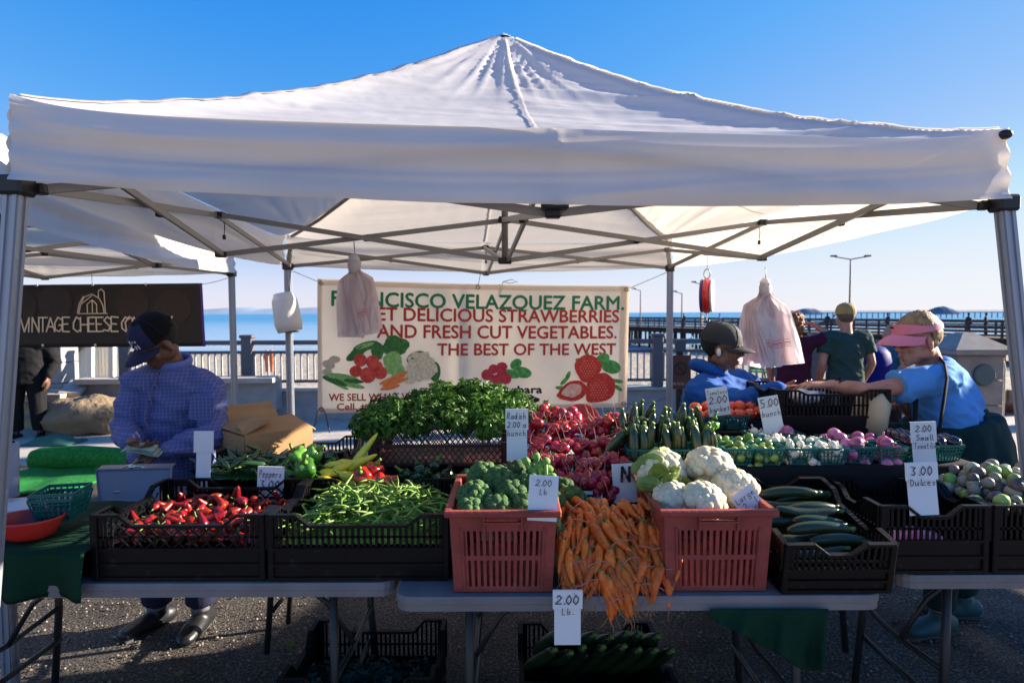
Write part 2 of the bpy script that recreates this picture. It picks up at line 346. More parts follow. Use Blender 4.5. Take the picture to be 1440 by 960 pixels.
# seawall and railing
swl = thing('seawall', 'long low grey concrete seawall under the grey baluster railing', 'wall', (-1, 9.3, 0))
obj('wall', MB().box((-.6, 9.32, .2), (10.6, .42, .5)), conc2, swl); obj('wall_cap', MB().box((-.6, 9.3, .465), (10.6, .5, .03), bev=.01), conc, swl)
st = mat('railing_paint', (.10, .10, .12), .5, .5, var=.1); wt = mat('baluster_paint', (.36, .36, .36), .5)
rl = thing('railing', 'grey metal railing with pale balusters along the seawall facing the sea', 'railing', (-1, 9.3, .48))
for z, hh in ((1.165, .07), (1.02, .045), (.58, .04)): obj('rail', MB().box((-.6, 9.3, z), (10.5, .06, hh)), st, rl)
bal = MB().box((0, 0, 0), (.022, .022, .42)).mesh('baluster', wt, False)
for i in range(104):
    x = -5.8 + i * .1
    q = obj('baluster', bal, None, rl); q.location = Vector((x, 9.3, .8)) - rl.location
for x in (-5.85, -4.0, -1.9, .2, 2.2, 4.6):
    p = obj('post', MB().box((x, 9.3, .86), (.16, .14, .76), bev=.01), st, rl); obj('post_cap', MB().box((x, 9.3, 1.26), (.2, .17, .05), bev=.012), st, p)

# left corner: pillar, stair rail, curved low wall, stone seat, boulder
lw = thing('low_wall', 'curved low concrete wall with pale cap behind the boulder', 'wall', (-5.6, 8.6, 0))
obj('curved_end', MB().bar((X(94, 8.45), 8.45, .24), (X(113, 8.85), 8.86, .24), .20, .46), conc2, lw); obj('end_cap', MB().bar((X(94, 8.45), 8.44, .50), (X(113, 8.85), 8.85, .64), .26, .06), conc, lw)
obj('wall_cap', MB().bar((X(112, 8.75), 8.75, .66), (-3.4, 8.85, .66), .36, .07), conc, lw); obj('wall_face', MB().bar((X(112, 8.85), 8.85, .42), (-3.4, 8.93, .42), .26, .40), conc2, lw)
sr = thing('stair_railing', 'white slatted stair railing rising left behind the low wall', 'railing', (-6.2, 9.9, .5))
wm = mat('cream_paint', (.72, .68, .6), .6)
obj('handrail', MB().bar(P(92, 506, 9.9), P(128, 476, 9.9), .06, .06), st, sr)
sb = MB().box((0, 0, 0), (.04, .03, .9)).mesh('slat', wm, False)
for i in range(16):
    q = obj('slat', sb, None, sr); px = 92 + i * 4.6; q.location = P(px, min(545, 540), 9.95) + Vector((0, 0, .05 + max(0, .25 - .01 * i))) - sr.location
obj('gate_frame', MB().bar(P(158, 470, 9.8), P(158, 535, 9.8), .07).bar(P(128, 470, 9.8), P(128, 535, 9.8), .07).bar(P(126, 532, 9.8), P(160, 532, 9.8), .05), wm, sr)
lp = thing('gate_pillar', 'grey block pillar with a round bronze light left of the stair railing', 'pillar', (X(73, 9), 9.1, 0))
for k in range(5): obj('block', MB().box((X(73, 9), 9.1, .15 + k * .3), (.36 + (.04 if k == 0 else 0), .36, .292), bev=.008), conc2, lp)
obj('light', MB().ell(P(72, 490, 8.9), (.09, .07, .06)), mat('blue_bronze', (.08, .12, .2), .5), lp)
obj('number_plate', MB().box(P(70, 508, 8.9), (.16, .02, .14)), mat('plate', (.2, .19, .19), .5), lp)
ss = thing('stone_seat', 'flagstone seat with a thick sandstone slab on top', 'seat', (X(50, 8.6), 8.6, 0))
sand1 = mat('sandstone', (.50, .37, .25), .9, .2, var=.2, vscale=3, bump=.5, bscale=20)
flag = mat('flagstone', (.42, .33, .2), .9, .2, var=.25, vscale=4, bump=.5, bscale=20, objvar=.25)
obj('slab', MB().slab(lambda u, v: (X(-40, 8.5) + (X(96, 8.5) - X(-40, 8.5)) * u, 8.3 + .62 * v, .42 + .008 * nz((u * 9, v * 5, 0))), 14, 4, (0, 0, .1)), sand1, ss)
obj('core', MB().box((X(20, 8.6), 8.72, .2), (X(82, 8.6) - X(-40, 8.6), .4, .42)), conc2, ss)
q = random.Random(3); xx = X(-30, 8.5)
while xx < X(80, 8.5):
    wd_ = q.uniform(.16, .3)
    for z0, z1 in ((.01, q.uniform(.17, .25)), (.22, .40)):
        z0 += .01; pts = [(xx + .01, 8.5, z0 + q.uniform(0, .02)), (xx + wd_ - .01 - q.uniform(0, .03), 8.5, z0), (xx + wd_ - .01, 8.5, z1 - q.uniform(0, .03)), (xx + .01 + q.uniform(0, .04), 8.5, z1)]
        obj('stone', MB().poly([Vector(p) - Vector((0, .02, 0)) for p in pts][::-1], (0, .05, 0)), flag, ss)
    xx += wd_
bm_ = MB().ell((0, 0, 0), (.62, .36, .30), seg=40, rings=26, fn=lambda d: 1 + .22 * nz(d, 1.7, 5) + .07 * nz(d, 5) + .03 * nz(d, 12))
obj('boulder', bm_, mat('boulder_rock', (.25, .18, .11), .95, .2, vscale=4, col2=(.07, .06, .05), bump=1, bscale=14, bdist=.03, contrast=(.55, .72)), None, True, 'rough tan and grey boulder beside the stone seat', 'boulder', loc=(0, 0, 0)).location = (X(113, 8.1), 8.2, .22)

# right side: stone pillar, hoop rail, sign, bin
rp = thing('stone_pillar', 'square grey stone pillar with a pyramid cap and round plaque', 'pillar', (X(1357, 7), 7, 0))
pxc = X(1357, 7); stn = mat('pillar_stone', (.30, .27, .25), .85, .3, var=.15, vscale=5, bump=.3, bscale=50)
for k in range(4): obj('block', MB().box((pxc, 7, .14 + k * .28), (.52 + (.06 if k == 0 else 0), .52, .273), bev=.01), stn, rp)
obj('cap', MB().box((pxc, 7, 1.15), (.66, .66, .06), bev=.01).add([(pxc - .33, 6.67, 1.18), (pxc + .33, 6.67, 1.18), (pxc + .33, 7.33, 1.18), (pxc - .33, 7.33, 1.18), (pxc - .06, 6.94, 1.36), (pxc + .06, 6.94, 1.36), (pxc + .06, 7.06, 1.36), (pxc - .06, 7.06, 1.36)], [(0, 1, 5, 4), (1, 2, 6, 5), (2, 3, 7, 6), (3, 0, 4, 7), (4, 5, 6, 7)]), stn, rp)
obj('plaque', MB().lathe([(0, .03), (.105, .03), (.12, .02), (.125, 0)], 24, Matrix.Translation((pxc + .03, 6.735, .90)) @ Matrix.Rotation(pi / 2, 4, 'X')), mat('plaque_bronze', (.1, .14, .16), .5, metal=.4), rp)
hp = thing('hoop_rail', 'bent steel hoop handrail right of the stone pillar', 'handrail', (X(1402, 7.2), 7.2, 0))
arc = [(X(1393, 7.2), 7.2, 0), (X(1393, 7.2), 7.2, .95)] + [(X(1403, 7.2) - cos(a) * .085, 7.2, .98 + .09 * sin(a)) for a in (0, .8, pi / 2, 2.3, pi)] + [(X(1414, 7.2), 7.2, .95), (X(1414, 7.2), 7.2, 0)]
obj('hoop', MB().tube(arc, .018, 8), mat('steel', (.35, .35, .36), .35, metal=.7), hp, True)
bs = thing('beach_sign', 'small brown prohibition sign with grey top by the railing', 'sign', (X(957, 7.6), 7.6, 0))
obj('panel', MB().box(P(957, 523, 7.6), (.24, .02, .42)), mat('sign_brown', (.10, .035, .02), .6), bs); obj('top_panel', MB().box(P(957, 486, 7.6), (.13, .02, .14)), mat('sign_grey', (.07, .08, .1), .6), bs)
c = P(957, 518, 7.585); rm_ = mat('sign_dark_red', (.03, .012, .01), .6)
obj('symbol', MB().tube([c + Vector((cos(a) * .075, 0, sin(a) * .075)) for a in [k * pi / 10 for k in range(21)]], .008, 4).bar(c + Vector((-.05, 0, .05)), c + Vector((.05, 0, -.05)), .014), rm_, bs)
obj('lettering', pen(MB(), 'NO DOGS', 0, 0, .03, lambda x, y: P(946, 541, 7.58) + Vector((x, 0, y))), mat('sign_white', (.6, .5, .45), .6), bs)
obj('post', MB().box((X(957, 7.6), 7.63, .6), (.07, .05, 1.2)), wood, bs)
bb = thing('recycling_bin', 'royal blue plastic bin with a domed lid beside the man in green', 'bin', (X(1221, 6.9), 6.9, 0))
blu = mat('blue_plastic', (.003, .010, .17), .6, .1)
bl_ = Matrix.Translation((X(1221, 6.9), 6.9, 0))
obj('bin_body', MB().lathe([(.0, .02), (.20, .02), (.215, .1), (.225, .95), (.23, 1.0)], 24, bl_), blu, bb, True); obj('lid', MB().lathe([(.24, .99), (.24, 1.04), (.22, 1.14), (.17, 1.20), (.08, 1.235), (0, 1.245)], 24, bl_), blu, bb, True)
# far right railing behind the bin and beach clutter
r2 = thing('plaza_railing', 'dark horizontal railing behind the blue bin and the woman', 'railing', (3.5, 8.6, 0))
for z in (1.12, .88, .62): obj('rail', MB().bar((2.9, 8.7, z), (5.2, 8.7, z), .05), st, r2)
for x in (2.9, 3.7, 4.5, 5.2): obj('post', MB().box((x, 8.7, .6), (.07, .07, 1.2)), st, r2)
um = thing('beach_umbrella', 'turquoise beach umbrella open on the sand', 'umbrella', tuple(P(973, 520, 24)))
c = P(973, 483, 24); gor = 8
um_m = MB()
for k in range(gor):
    a0, a1 = 2 * pi * k / gor, 2 * pi * (k + 1) / gor
    um_m.add([c + Vector((0, 0, .25)), c + Vector((cos(a0) * .8, sin(a0) * .8, 0)), c + Vector((cos(a1) * .8, sin(a1) * .8, 0))], [(0, 1, 2)])
obj('canopy', um_m, mat('turquoise_cloth', (.03, .35, .5), .7, trans=.2), um); obj('pole', MB().tube([c + Vector((0, 0, .3)), c + Vector((-.4, 0, -1.6))], .03, 6), wm, um)
q = random.Random(5)
for i, (px, py, col, nm_, lb) in enumerate([(1040, 520, (.35, .32, .4), 'lavender towel spread on the sand left of the others', 0), (1062, 530, (.30, .2, .5), 'purple beach towel on the sand', 0), (1078, 518, (.5, .45, .5), 'pale pink towel lying on the sand', 0), (1082, 532, (.08, .1, .14), 'dark blanket on the beach below the maroon shirt', 0)]):
    c = P(px, py, 16); c.z = -1.25
    m_ = MB().slab(lambda u, v: c + Vector(((u - .5) * .9, (v - .5) * 1.6, .12 + .06 * nz((u * 3, v * 3, i)))), 6, 6, (0, 0, .02))
    obj('beach_towel', m_, mat('towel%d' % i, col, .9), None, True, nm_, 'towel')
for i, px in enumerate((1068, 1076, 1087)):
    c = P(px, 505, 15)
    t = thing('folding_chair', ('green beach chair on the sand', 'grey beach chair on the sand beside the green one', 'black beach chair on the sand nearest the pink bags')[i], 'chair', tuple(c))
    m_ = mat('chaircloth%d' % i, ((.03, .3, .06), (.2, .22, .26), (.03, .03, .04))[i], .8)
    obj('seat', MB().box(c + Vector((0, 0, -.3)), (.4, .4, .03)), m_, t); obj('backrest', MB().box(c + Vector((0, .22, 0)), (.4, .03, .55), (-.25, 0, 0)), m_, t)
    for sx in (-1, 1): obj('leg', MB().bar(c + Vector((sx * .2, -.2, -.8)), c + Vector((sx * .2, .25, .2)), .03), st, t)
for i, (px, h, cl, lb) in enumerate([(1405, .3, (.25, .06, .03), 'rusty red crate heap on the sand by the hoop handrail'), (1425, .22, (.10, .045, .02), 'brown driftwood bundle behind the right tent leg')]):
    c = P(px, 585, 9.6); m_ = MB()
    for k in range(7): m_.tube([c + Vector((-.3, q.uniform(-.1, .1), k * .04 - .1)), c + Vector((.35, q.uniform(-.1, .1), k * .05 - .1))], .035, 6)
    obj('driftwood_pile', m_, mat('drift%d' % i, cl, .9, var=.3), None, False, lb, 'driftwood')
wl_ = MB()
for k in range(26): wl_.tube([(7.2 + k * .16, 13.6, -1.4), (7.2 + k * .16, 13.6 + .03 * sin(k), -.15 + .05 * sin(k * 3))], .075, 7)
obj('timber_retaining_wall', wl_, mat('sea_timber', (.22, .17, .1), .9, var=.3, vscale=4), None, False, 'tan timber retaining wall on the beach behind the hoop handrail', 'wall')

# pier
A, B_ = Vector((11.5, 96, 0)), Vector((40, 30.5, 0)); dv = (B_ - A); Lp = dv.length; dn = dv.normalized(); sd_ = Vector((dn.y, -dn.x, 0)) * -1
pr = thing('pier', 'dark timber pier on many piles running out over the beach into the sea', 'pier', tuple(A + Vector((0, 0, -3))))
zd = -.32
def PP(s, o, z): p = A + dn * s + sd_ * o; return Vector((p.x, p.y, z))
obj('deck', MB().bar(PP(0, 4, zd - .1), PP(Lp, 4, zd - .1), 8.2, .22), wood, pr); 
for o_ in (.2, 7.8): obj('stringer', MB().bar(PP(0, o_, zd - .42), PP(Lp, o_, zd - .42), .3, .42), wood, pr)
pile = MB().tube([(0, 0, -3.2), (0, 0, -.5)], .17, 7).mesh('pile', wood, True); rpst = MB().box((0, 0, 0), (.13, .13, 1.15)).mesh('rail_post', woodl, False)
for i in range(int(Lp / 2.3)):
    for o_ in (.3, 2.8, 5.2, 7.7):
        if o_ in (2.8,) and i % 2: continue
        k = obj('pile', pile, None, pr); k.location = PP(i * 2.3 + .4 * (o_ > 3), o_, 0) - pr.location
for i in range(int(Lp / 2.3)):
    for o_ in (.1, 7.9): k = obj('rail_post', rpst, None, pr); k.location = PP(i * 2.3, o_, zd + .55) - pr.location
for o_ in (.1, 7.9):
    for z in (1.15, .82, .5, .2): obj('rail', MB().bar(PP(0, o_, zd + z), PP(Lp, o_, zd + z), .07, .14), woodl, pr)
lm = mat('lamp_metal', (.13, .13, .14), .5)
for i, (px, pyt, s_, lb) in enumerate([(1191, 362, None, 'tallest double armed lamp post behind the man in the tan cap'), (983, 397, None, 'lamp post on the pier left of the red hanging scale'), (956, 410, None, 'thin distant lamp post on the pier left of the scale'), (898, 406, None, 'thin lamp post on the pier just right of the farm banner'), (1262, 437, None, 'short lamp post on the pier beyond the woman')]):
    # where on the pier line the ray at px lands
    k_ = (px - 720) / F; s = (A.x - k_ * A.y) / (k_ * dn.y - dn.x); p = PP(s, .3, zd); d = p.y
    if i == 4: continue
    top = 1.6 + (439 - pyt) / F * d
    t = thing('pier_lamp', lb, 'lamp post', tuple(p), 'lamp posts on the pier')
    obj('post', MB().tube([p, Vector((p.x, p.y, top - .2))], [.11, .07], 7), lm, t)
    a_ = 1.5 if i == 0 else .9
    sides = (-1, 1) if i == 0 else (-1,)
    for sx in sides:
        obj('arm', MB().tube([(p.x, p.y, top - .25), (p.x + sx * a_, p.y, top)], .05, 5), lm, t)
        obj('lamp_head', MB().box((p.x + sx * a_, p.y, top + .05), (.55, .3, .14), bev=.03), lm, t)
fp = thing('far_pier', 'long thin pier on the horizon behind the woman in the pink visor', 'pier', (X(1270, 420), 420, -3))
obj('deck', MB().bar((X(1105, 420), 420, .9), (X(1470, 420), 400, .9), 3, .5), mat('far_wood', (.16, .19, .25), 1, 0), fp)
fpm = MB().box((0, 0, 0), (.45, .45, 4)).mesh('pile', MATS['far_wood'], False)
for i in range(46):
    k = obj('pile', fpm, None, fp); k.location = (X(1108 + i * 8, 419) - fp.location.x, 0, 2)
obj('rail', MB().bar((X(1105, 420), 420, 2.1), (X(1470, 420), 400, 2.1), .3, .25), MATS['far_wood'], fp)
for i, (px, d, lb) in enumerate([(1165, 230, 'small motor boat on the water left of the tan cap'), (1095, 300, 'tiny boat on the sea by the pink bags')]):
    t = thing('motor_boat', lb, 'boat', (X(px, d), d, -3)); x = X(px, d)
    obj('hull', MB().add([(x - 3, d - 1, -2), (x + 3.4, d, -1.7), (x - 3, d + 1, -2), (x - 2.7, d - .6, -3.1), (x + 2.4, d, -3.1), (x - 2.7, d + .6, -3.1)], [(0, 1, 2), (0, 3, 4, 1), (2, 1, 4, 5), (0, 2, 5, 3)]), mat('hull', (.12, .14, .2), .6), t)
    obj('cabin', MB().box((x - .5, d, -1.5), (2, 1.3, 1.0), taper=.8), mat('cabin', (.25, .28, .33), .6), t)

# ================================================================ TENTS
cloth = mat('white_canvas', (.68, .645, .64), .8, .2, vscale=1.1, col2=(.79, .765, .765), trans=.33, bump=.12, bscale=14, bdist=.01)
for n_ in cloth.node_tree.nodes:
    if n_.type == 'BSDF_TRANSLUCENT':
        for l_ in list(n_.inputs['Color'].links): cloth.node_tree.links.remove(l_)
        n_.inputs['Color'].default_value = (.88, .79, .68, 1)
barm = mat('taupe_steel', (.26, .245, .225), .45, .5, metal=.15)
legm = mat('grey_steel', (.33, .35, .40), .4, .5, metal=.35, bump=.15, bscale=40)
blk = mat('black_plastic', (.012, .012, .014), .45, .5)
def tent(name, label, FL, FR, BR, BL, splay=None, detail=True, seed=0, peak=3.13):
    T = thing(name, label, 'market tent', (sum(p[0] for p in (FL, FR, BR, BL)) / 4, sum(p[1] for p in (FL, FR, BR, BL)) / 4, 0))
    FL, FR, BR, BL = [Vector((*p, 0)) for p in (FL, FR, BR, BL)]
    def W(a, b):
        u, v = (a + 1) / 2, (b + 1) / 2; return FL * (1 - u) * (1 - v) + FR * u * (1 - v) + BR * u * v + BL * (1 - u) * v
    def ez(s): return 2.165 + .052 * math.exp(-(1 - abs(s)) / .10)
    def roofpt(a, b, off=0):
        r_ = max(abs(a), abs(b)); t = 1 - r_; s = (a if abs(b) >= abs(a) else b) / max(r_, 1e-6)
        z = ez(s) * (1 - t) + t * ez(1) * 0 + (ez(s) - ez(s)) ; e = ez(s) * (1 - t) ** 4 + 2.175 * (1 - (1 - t) ** 4)
        z = e + (peak - 2.175) * (t ** 1.42)
        z += .035 * math.exp(-((1 - abs(s)) / .10) ** 2) * min(1, t * 3) * (1 - t)            # ridge over the rafter
        z -= .045 * (1 - s * s) * sin(pi * min(1, t * 1.05)) ** 1.2                              # panels hang between rafters
        th = math.atan2(b, a)
        cr = lambda q_, w_: max(0, 1 - abs(q_) * w_)
        z += .016 * (cr(noise.noise(Vector((th * 6.5, t * .8, seed))), 5) - .3) * math.exp(-((t - .80) / .16) ** 2)
        k = min(1, t * 5) * min(1, (1 - t) * 3)
        amp = .5 + .5 * (a > 0) * min(1, abs(a) * 3)
        z += .010 * k * noise.noise(Vector((a * 1.6 + seed, b * 1.6, 4 + seed)))
        z += .015 * k * amp * (cr(noise.noise(Vector((s * .55 + seed, t * 8.5 + 1.1 * abs(s) ** 1.5, 4 + seed))), 4.5) - .2)
        z += .006 * k * cr(noise.noise(Vector((s * 1.1, t * 21 + 2.2 * abs(s) ** 1.5, 8 + seed))), 4)
        z += .0014 * k * noise.noise(Vector((a * 18, b * 18, 2)))
        p = W(a, b); return Vector((p.x, p.y, z + off))
    n = 210 if detail else 70
    rf = MB().grid(lambda u, v: roofpt(2 * u - 1, 2 * v - 1), n, n); ro = obj('roof_fabric', rf, cloth, T, True)
    if detail:
        sm = MB()
        for sa, sb in ((0, -1), (0, 1), (-1, 0), (1, 0)):
            sm.grid(lambda u, v: roofpt(sa * (.06 + .93 * u) + sb * (v - .5) * .012, sb * (.06 + .93 * u) + sa * (v - .5) * .012, .007 - .004 * abs(v - .5)), 60, 2)
        for sa, sb in ((1, 1), (1, -1), (-1, 1), (-1, -1)):
            sm.grid(lambda u, v: roofpt(sa * (.04 + .95 * u) + sb * (v - .5) * .016, sb * (.04 + .95 * u) - sa * (v - .5) * .016, .006), 60, 2)
        obj('seam', sm, cloth, ro, True)
    cs = (FL, FR, BR, BL); cen = (FL + FR + BR + BL) / 4
    for k in range(4):
        A_, B__ = cs[k], cs[(k + 1) % 4]; out = ((A_ + B__) / 2 - cen).normalized()
        def val(u, v, k=k, A_=A_, B__=B__, out=out):
            s = 2 * u - 1; p = A_.lerp(B__, u); top = ez(s); bot = 1.975 - .045 * (1 - s ** 2) + .004 * nz((u * 12, k, seed))
            cor = 1 - abs(s) ** 10
            d = .022 * sin(v * 2.6) * cor - .012 * v
            d += .012 * cor * noise.noise(Vector((s * 1.1 + k * 7, v * 1.6, seed))) + .017 * cor * sin(v * 8.5 + 1.5 * noise.noise(Vector((s * .9, k, 3)))) * min(1, v * 3)
            cq = noise.noise(Vector((s * .8 + k * 3, v * 3.2 + .5 * s, seed + 9))); d += .009 * cor * max(0, 1 - abs(cq) * 6)
            d += .007 * math.exp(-(1 - abs(s)) / .03) * sin(v * 20 + k) - .006 * math.exp(-(s / .008) ** 2)
            if v > .96: d += .004
            return Vector((p.x, p.y, top + (bot - top) * v)) + out * (d + .03 * (1 - cor) * v)
        obj('valance', MB().grid(val, 160 if detail else 70, 26), cloth, T, True)
    # legs
    for k, c in enumerate(cs):
        sp = (splay or {}).get(k, (0, 0)); inw = (cen - c).normalized() * .022
        top = Vector((c.x, c.y, 2.14)) + inw; foot = Vector((c.x + sp[0], c.y + sp[1], .0)) + inw
        hi = top.lerp(foot, .09); obj('inner_post', MB().bar(hi, Vector((c.x, c.y, 2.13)) + (cen - c).normalized() * .075, .028, up=(0, 1, 0)), barm, T)
        lg = MB().bar(foot, hi, .036, up=(0, 1, 0))
        e = (foot - top)
        for o_ in (-.013, .013):
            for f_ in ((o_, -.018, 0), (-.018, o_, 0), (.018, o_, 0)): lg.bar(foot + Vector(f_), hi + Vector(f_), .011, up=(0, 1, 0))
        L_ = obj('leg', lg, legm, T); obj('foot_plate', MB().box(foot + Vector((0, 0, .006)), (.1, .1, .012)), barm, L_)
        fr = (2.14 - 1.965) / 2.14; pb = top.lerp(foot, fr)
        obj('corner_bracket', MB().box(pb, (.070, .070, .055), bev=.008), blk, T); obj('corner_bracket', MB().box(Vector((c.x, c.y, 2.11)) + (cen - c).normalized() * .09, (.045, .045, .035), bev=.008), blk, T)
        obj('bracket_arm', MB().box(pb + (cen - c).normalized() * .055, (.035, .035, .032), bev=.006), blk, T)
    def joint(p, s_=.052): obj('joint_bracket', MB().box(p, (s_, s_ * .8, .034), bev=.006), blk, T)
    def X_(a0, a1, b0, b1, off):
        # a0->b1 and a1->b0 cross at the middle
        o = Vector(off) * .014
        obj('truss_bar', MB().bar(a0 + o, b1 + o, .014, .026), barm, T); obj('truss_bar', MB().bar(a1 - o, b0 - o, .014, .026), barm, T)
        m = (a0 + b1) / 2; obj('pivot', MB().box(m, (.03, .034, .03), bev=.005), blk, T)
    Z = lambda p, z: Vector((p.x, p.y, z))
    ct, cb = Z(cen, 2.115), Z(cen, 1.89); joint(ct, .07); joint(cb, .075)
    for k in range(4):
        A_, B__ = cs[k], cs[(k + 1) % 4]; M_ = (A_ + B__) / 2; inn = (cen - M_).normalized(); M_ = M_ + inn * .035; dr = inn
        Ai, Bi = A_ + (cen - A_).normalized() * .09, B__ + (cen - B__).normalized() * .09
        mt, mb_ = Z(M_, 2.12), Z(M_, 1.915); joint(mt); joint(mb_)
        X_(Z(Ai, 2.11), Z(Ai, 1.965), mt, mb_, dr); X_(Z(Bi, 2.11), Z(Bi, 1.965), mt, mb_, dr)
        side = (B__ - A_).normalized(); X_(mt, mb_, ct, cb, side)
        if k == 0 and detail: obj('clip', MB().box(Z(M_ - inn * .03, 1.935), (.085, .05, .03), bev=.005), blk, T)
        if detail:
            cp = Z(M_ + inn * .02, 2.09); obj('pull_cord', MB().tube([cp, cp + Vector((.004, 0, -.03)), cp + Vector((0, 0, -.07))], .0025, 4).box(cp + Vector((0, 0, -.085)), (.016, .014, .026), bev=.004), blk, T)
    obj('centre_pole', MB().tube([Z(cen, 1.9), Z(cen, peak - .05)], .018, 8), barm, T, True); obj('peak_cap', MB().ell(Z(cen, peak - .05), (.06, .06, .03)), blk, T, True)
    for k in range(4):
        c = cs[k]; pts = [roofpt(*[q * (1 - t) for q in ((-1, -1), (1, -1), (1, 1), (-1, 1))[k]], off=-.035) for t in (.04, .2, .4, .6, .8, .97)]
        obj('rafter', MB().tube(pts, .012, 6), barm, T, True)
    return T, roofpt, val
FLc, FRc, BRc, BLc = (-1.40, 1.75), (1.67, 2.10), (1.325, 5.13), (-1.745, 4.78)
TENT, _, _ = tent('canopy_tent', 'white pop-up canopy tent with peaked roof over the vegetable stall', FLc, FRc, BRc, BLc, {0: (-.24, 0), 1: (.29, 0), 2: (0, 0), 3: (.0, 0)}, True, 0)
tent('canopy_tent', 'white canopy tent of the cheese stall at the left edge', (-4.99, 1.87), (-1.99, 2.38), (-2.52, 5.6), (-5.53, 5.1), None, False, 5)

tent('canopy_tent', 'next white canopy tent of the row, unseen, added to shade the stall', (5.62, 2.90), (8.65, 3.25), (8.30, 6.28), (5.28, 5.93), None, False, 11)  # unseen tent added beyond the right edge to shade the stall
obj('corner_knob', MB().ell((1.655, 2.09, 2.19), (.022, .022, .016)), blk, TENT, True)
def string(p, a, b, label, sag=.03, r_=.0025, col='string'):
    a, b = Vector(a), Vector(b); pts = [a.lerp(b, t) + Vector((0, 0, -sag * 4 * t * (1 - t))) for t in (0, .25, .5, .75, 1)]
    return obj('tie_string', MB().tube(pts, r_, 5), mat('string', (.08, .08, .08), .8), p, True, label)

# ---------------- farm banner
vin = mat('banner_vinyl', (.92, .86, .78), .55, .4, var=.05, vscale=2, trans=.48)
bTL, bTR, bBL, bBR = P(447, 392, 4.80), P(885, 402, 5.08), P(447, 581, 4.74), P(881, 572, 5.03)
def BN(u, v, off=0):
    p = bBL.lerp(bBR, u).lerp(bTL.lerp(bTR, u), v)
    d = .018 * nz((u * 2.2, v * .8, 3)) + .010 * nz((u * 7 + v * 1.5, v * 1.2, 9)) + .012 * math.exp(-((u - .44) / .02) ** 2) * (1 - v * .5)
    return p + Vector((.0, -1, 0)) * (d + off) + Vector((0, 0, -.012 * 4 * u * (1 - u) * v))
ban = thing('farm_banner', 'cream vinyl farm banner with green and red lettering and printed vegetables', 'banner', tuple(BN(.5, 0)))
obj('sheet', MB().slab(lambda u, v: BN(u, v), 90, 30, (0, .004, 0)), vin, ban, True)
hem = MB().grid(lambda u, v: BN(u, .955 + .045 * v, .003), 60, 2).grid(lambda u, v: BN(u, .035 * v, .003), 60, 2).grid(lambda u, v: BN(.014 * u, v, .0035), 2, 20).grid(lambda u, v: BN(1 - .03 * u, v, .0035), 2, 20)
obj('hem', hem, mat('banner_hem', (.84, .73, .62), .6, trans=.4), ban, True)
for u, v in ((.012, .97), (.99, .97), (.5, .975), (.012, .03), (.99, .03)):
    c = BN(u, v, .008); obj('grommet', MB().tube([c + Vector((cos(a) * .016, 0, sin(a) * .016)) for a in [k * pi / 5 for k in range(11)]], .004, 5, cap=False), barm, ban, True)
def bt(px, py, off=.006): return BN((px - 447) / 436, (575 - (py - 0)) / 179, off)
def bline(txt, x0, x1, base, cap, m, bold=.02):
    bm3 = MB(); hw = cap * bold * 2.2
    for k_, (sx_, sy_) in enumerate(((-hw, 0), (hw, 0), (0, hw), (0, -hw))): bm3.merge(text_mb(txt, cap / .70, lambda x, y: bt(x0 + x + sx_, base - y + sy_, .006 + .0003 * k_), bold=0, width=x1 - x0))
    # text size such that cap height (0.70 em) is cap px
    obj('lettering', bm3, m, ban)
gr = mat('print_green', (.0, .20, .085), .5); rd = mat('print_red', (.48, .025, .02), .5)
bline('FRANCISCO VELAZQUEZ FARM.', 464, 873, 431, 20, gr, .015); bline('GET DELICIOUS STRAWBERRIES', 507, 867, 449.5, 18, rd, .014)
bline('AND FRESH CUT VEGETABLES.', 527, 865, 473, 18, rd, .014); bline('THE BEST OF THE WEST', 609, 864, 497, 16.5, rd, .014)
bline('WE SELL WHAT WE', 462, 581, 558.5, 9.5, rd, .016); bline('Cell. #(805)', 472, 545, 571, 9, rd, .016)
bk = mat('print_black', (.01, .01, .012), .5); bline('Santa Barbara', 643, 757, 552, 10.5, bk, .028)
def disc(cx, cy, rx, ry, off, ang=0, n=14, wob=0, sd=0, tip=0):
    m_ = MB(); ca, sa = cos(ang), sin(ang); pts = []
    for k in range(n):
        a = 2 * pi * k / n; q_ = 1 + wob * noise.noise(Vector((k * 1.7, sd, 0))); x, y = rx * cos(a) * q_ * (1 - tip * max(0, sin(a)) ** 1.5), ry * sin(a) * q_ * (1 + tip * .35 * (sin(a) > 0)); pts.append(bt(cx + x * ca - y * sa, cy + x * sa + y * ca, off))
    return m_.add([bt(cx, cy, off)] + pts, [(0, 1 + k, 1 + (k + 1) % n) for k in range(n)][::1])
def pm(n, c, c2=None, s=60): return mat('print_' + n, c, .5, vscale=s, col2=c2)
tm, gm, gl, wf, og, rb, ry = pm('tomato', (.5, .02, .01), (.75, .10, .06), 25), pm('veg_green', (.015, .10, .02), (.05, .25, .04), 40), pm('light_green', (.15, .42, .10), (.35, .6, .2), 40), pm('cauli', (.55, .48, .33), (.85, .8, .65), 60), pm('carrot', (.75, .16, .03), (.9, .3, .08), 40), pm('raspberry', (.35, .01, .03), (.65, .05, .09), 90), pm('strawberry', (.50, .01, .01), (.8, .08, .05), 70)
Lz = [.0065]
def pr_(nm, m_, lst):
    b = MB()
    for t in lst: Lz[0] += .00012; b.merge(disc(*t[:4], Lz[0], *(t[4:] or ())))
    obj(nm, b, m_, ban)
pr_('printed_mushroom', pm('mush', (.5, .45, .3), (.7, .62, .5)), [(462, 510, 9, 6, .3), (470, 503, 8, 5), (460, 520, 7, 5)])
pr_('printed_cucumber', gm, [(512, 485, 18, 6, -.3), (498, 497, 14, 6, -.5), (505, 490, 15, 5, -.4)])
pr_('printed_cucumber', gl, [(511, 484, 13, 3, -.3)])
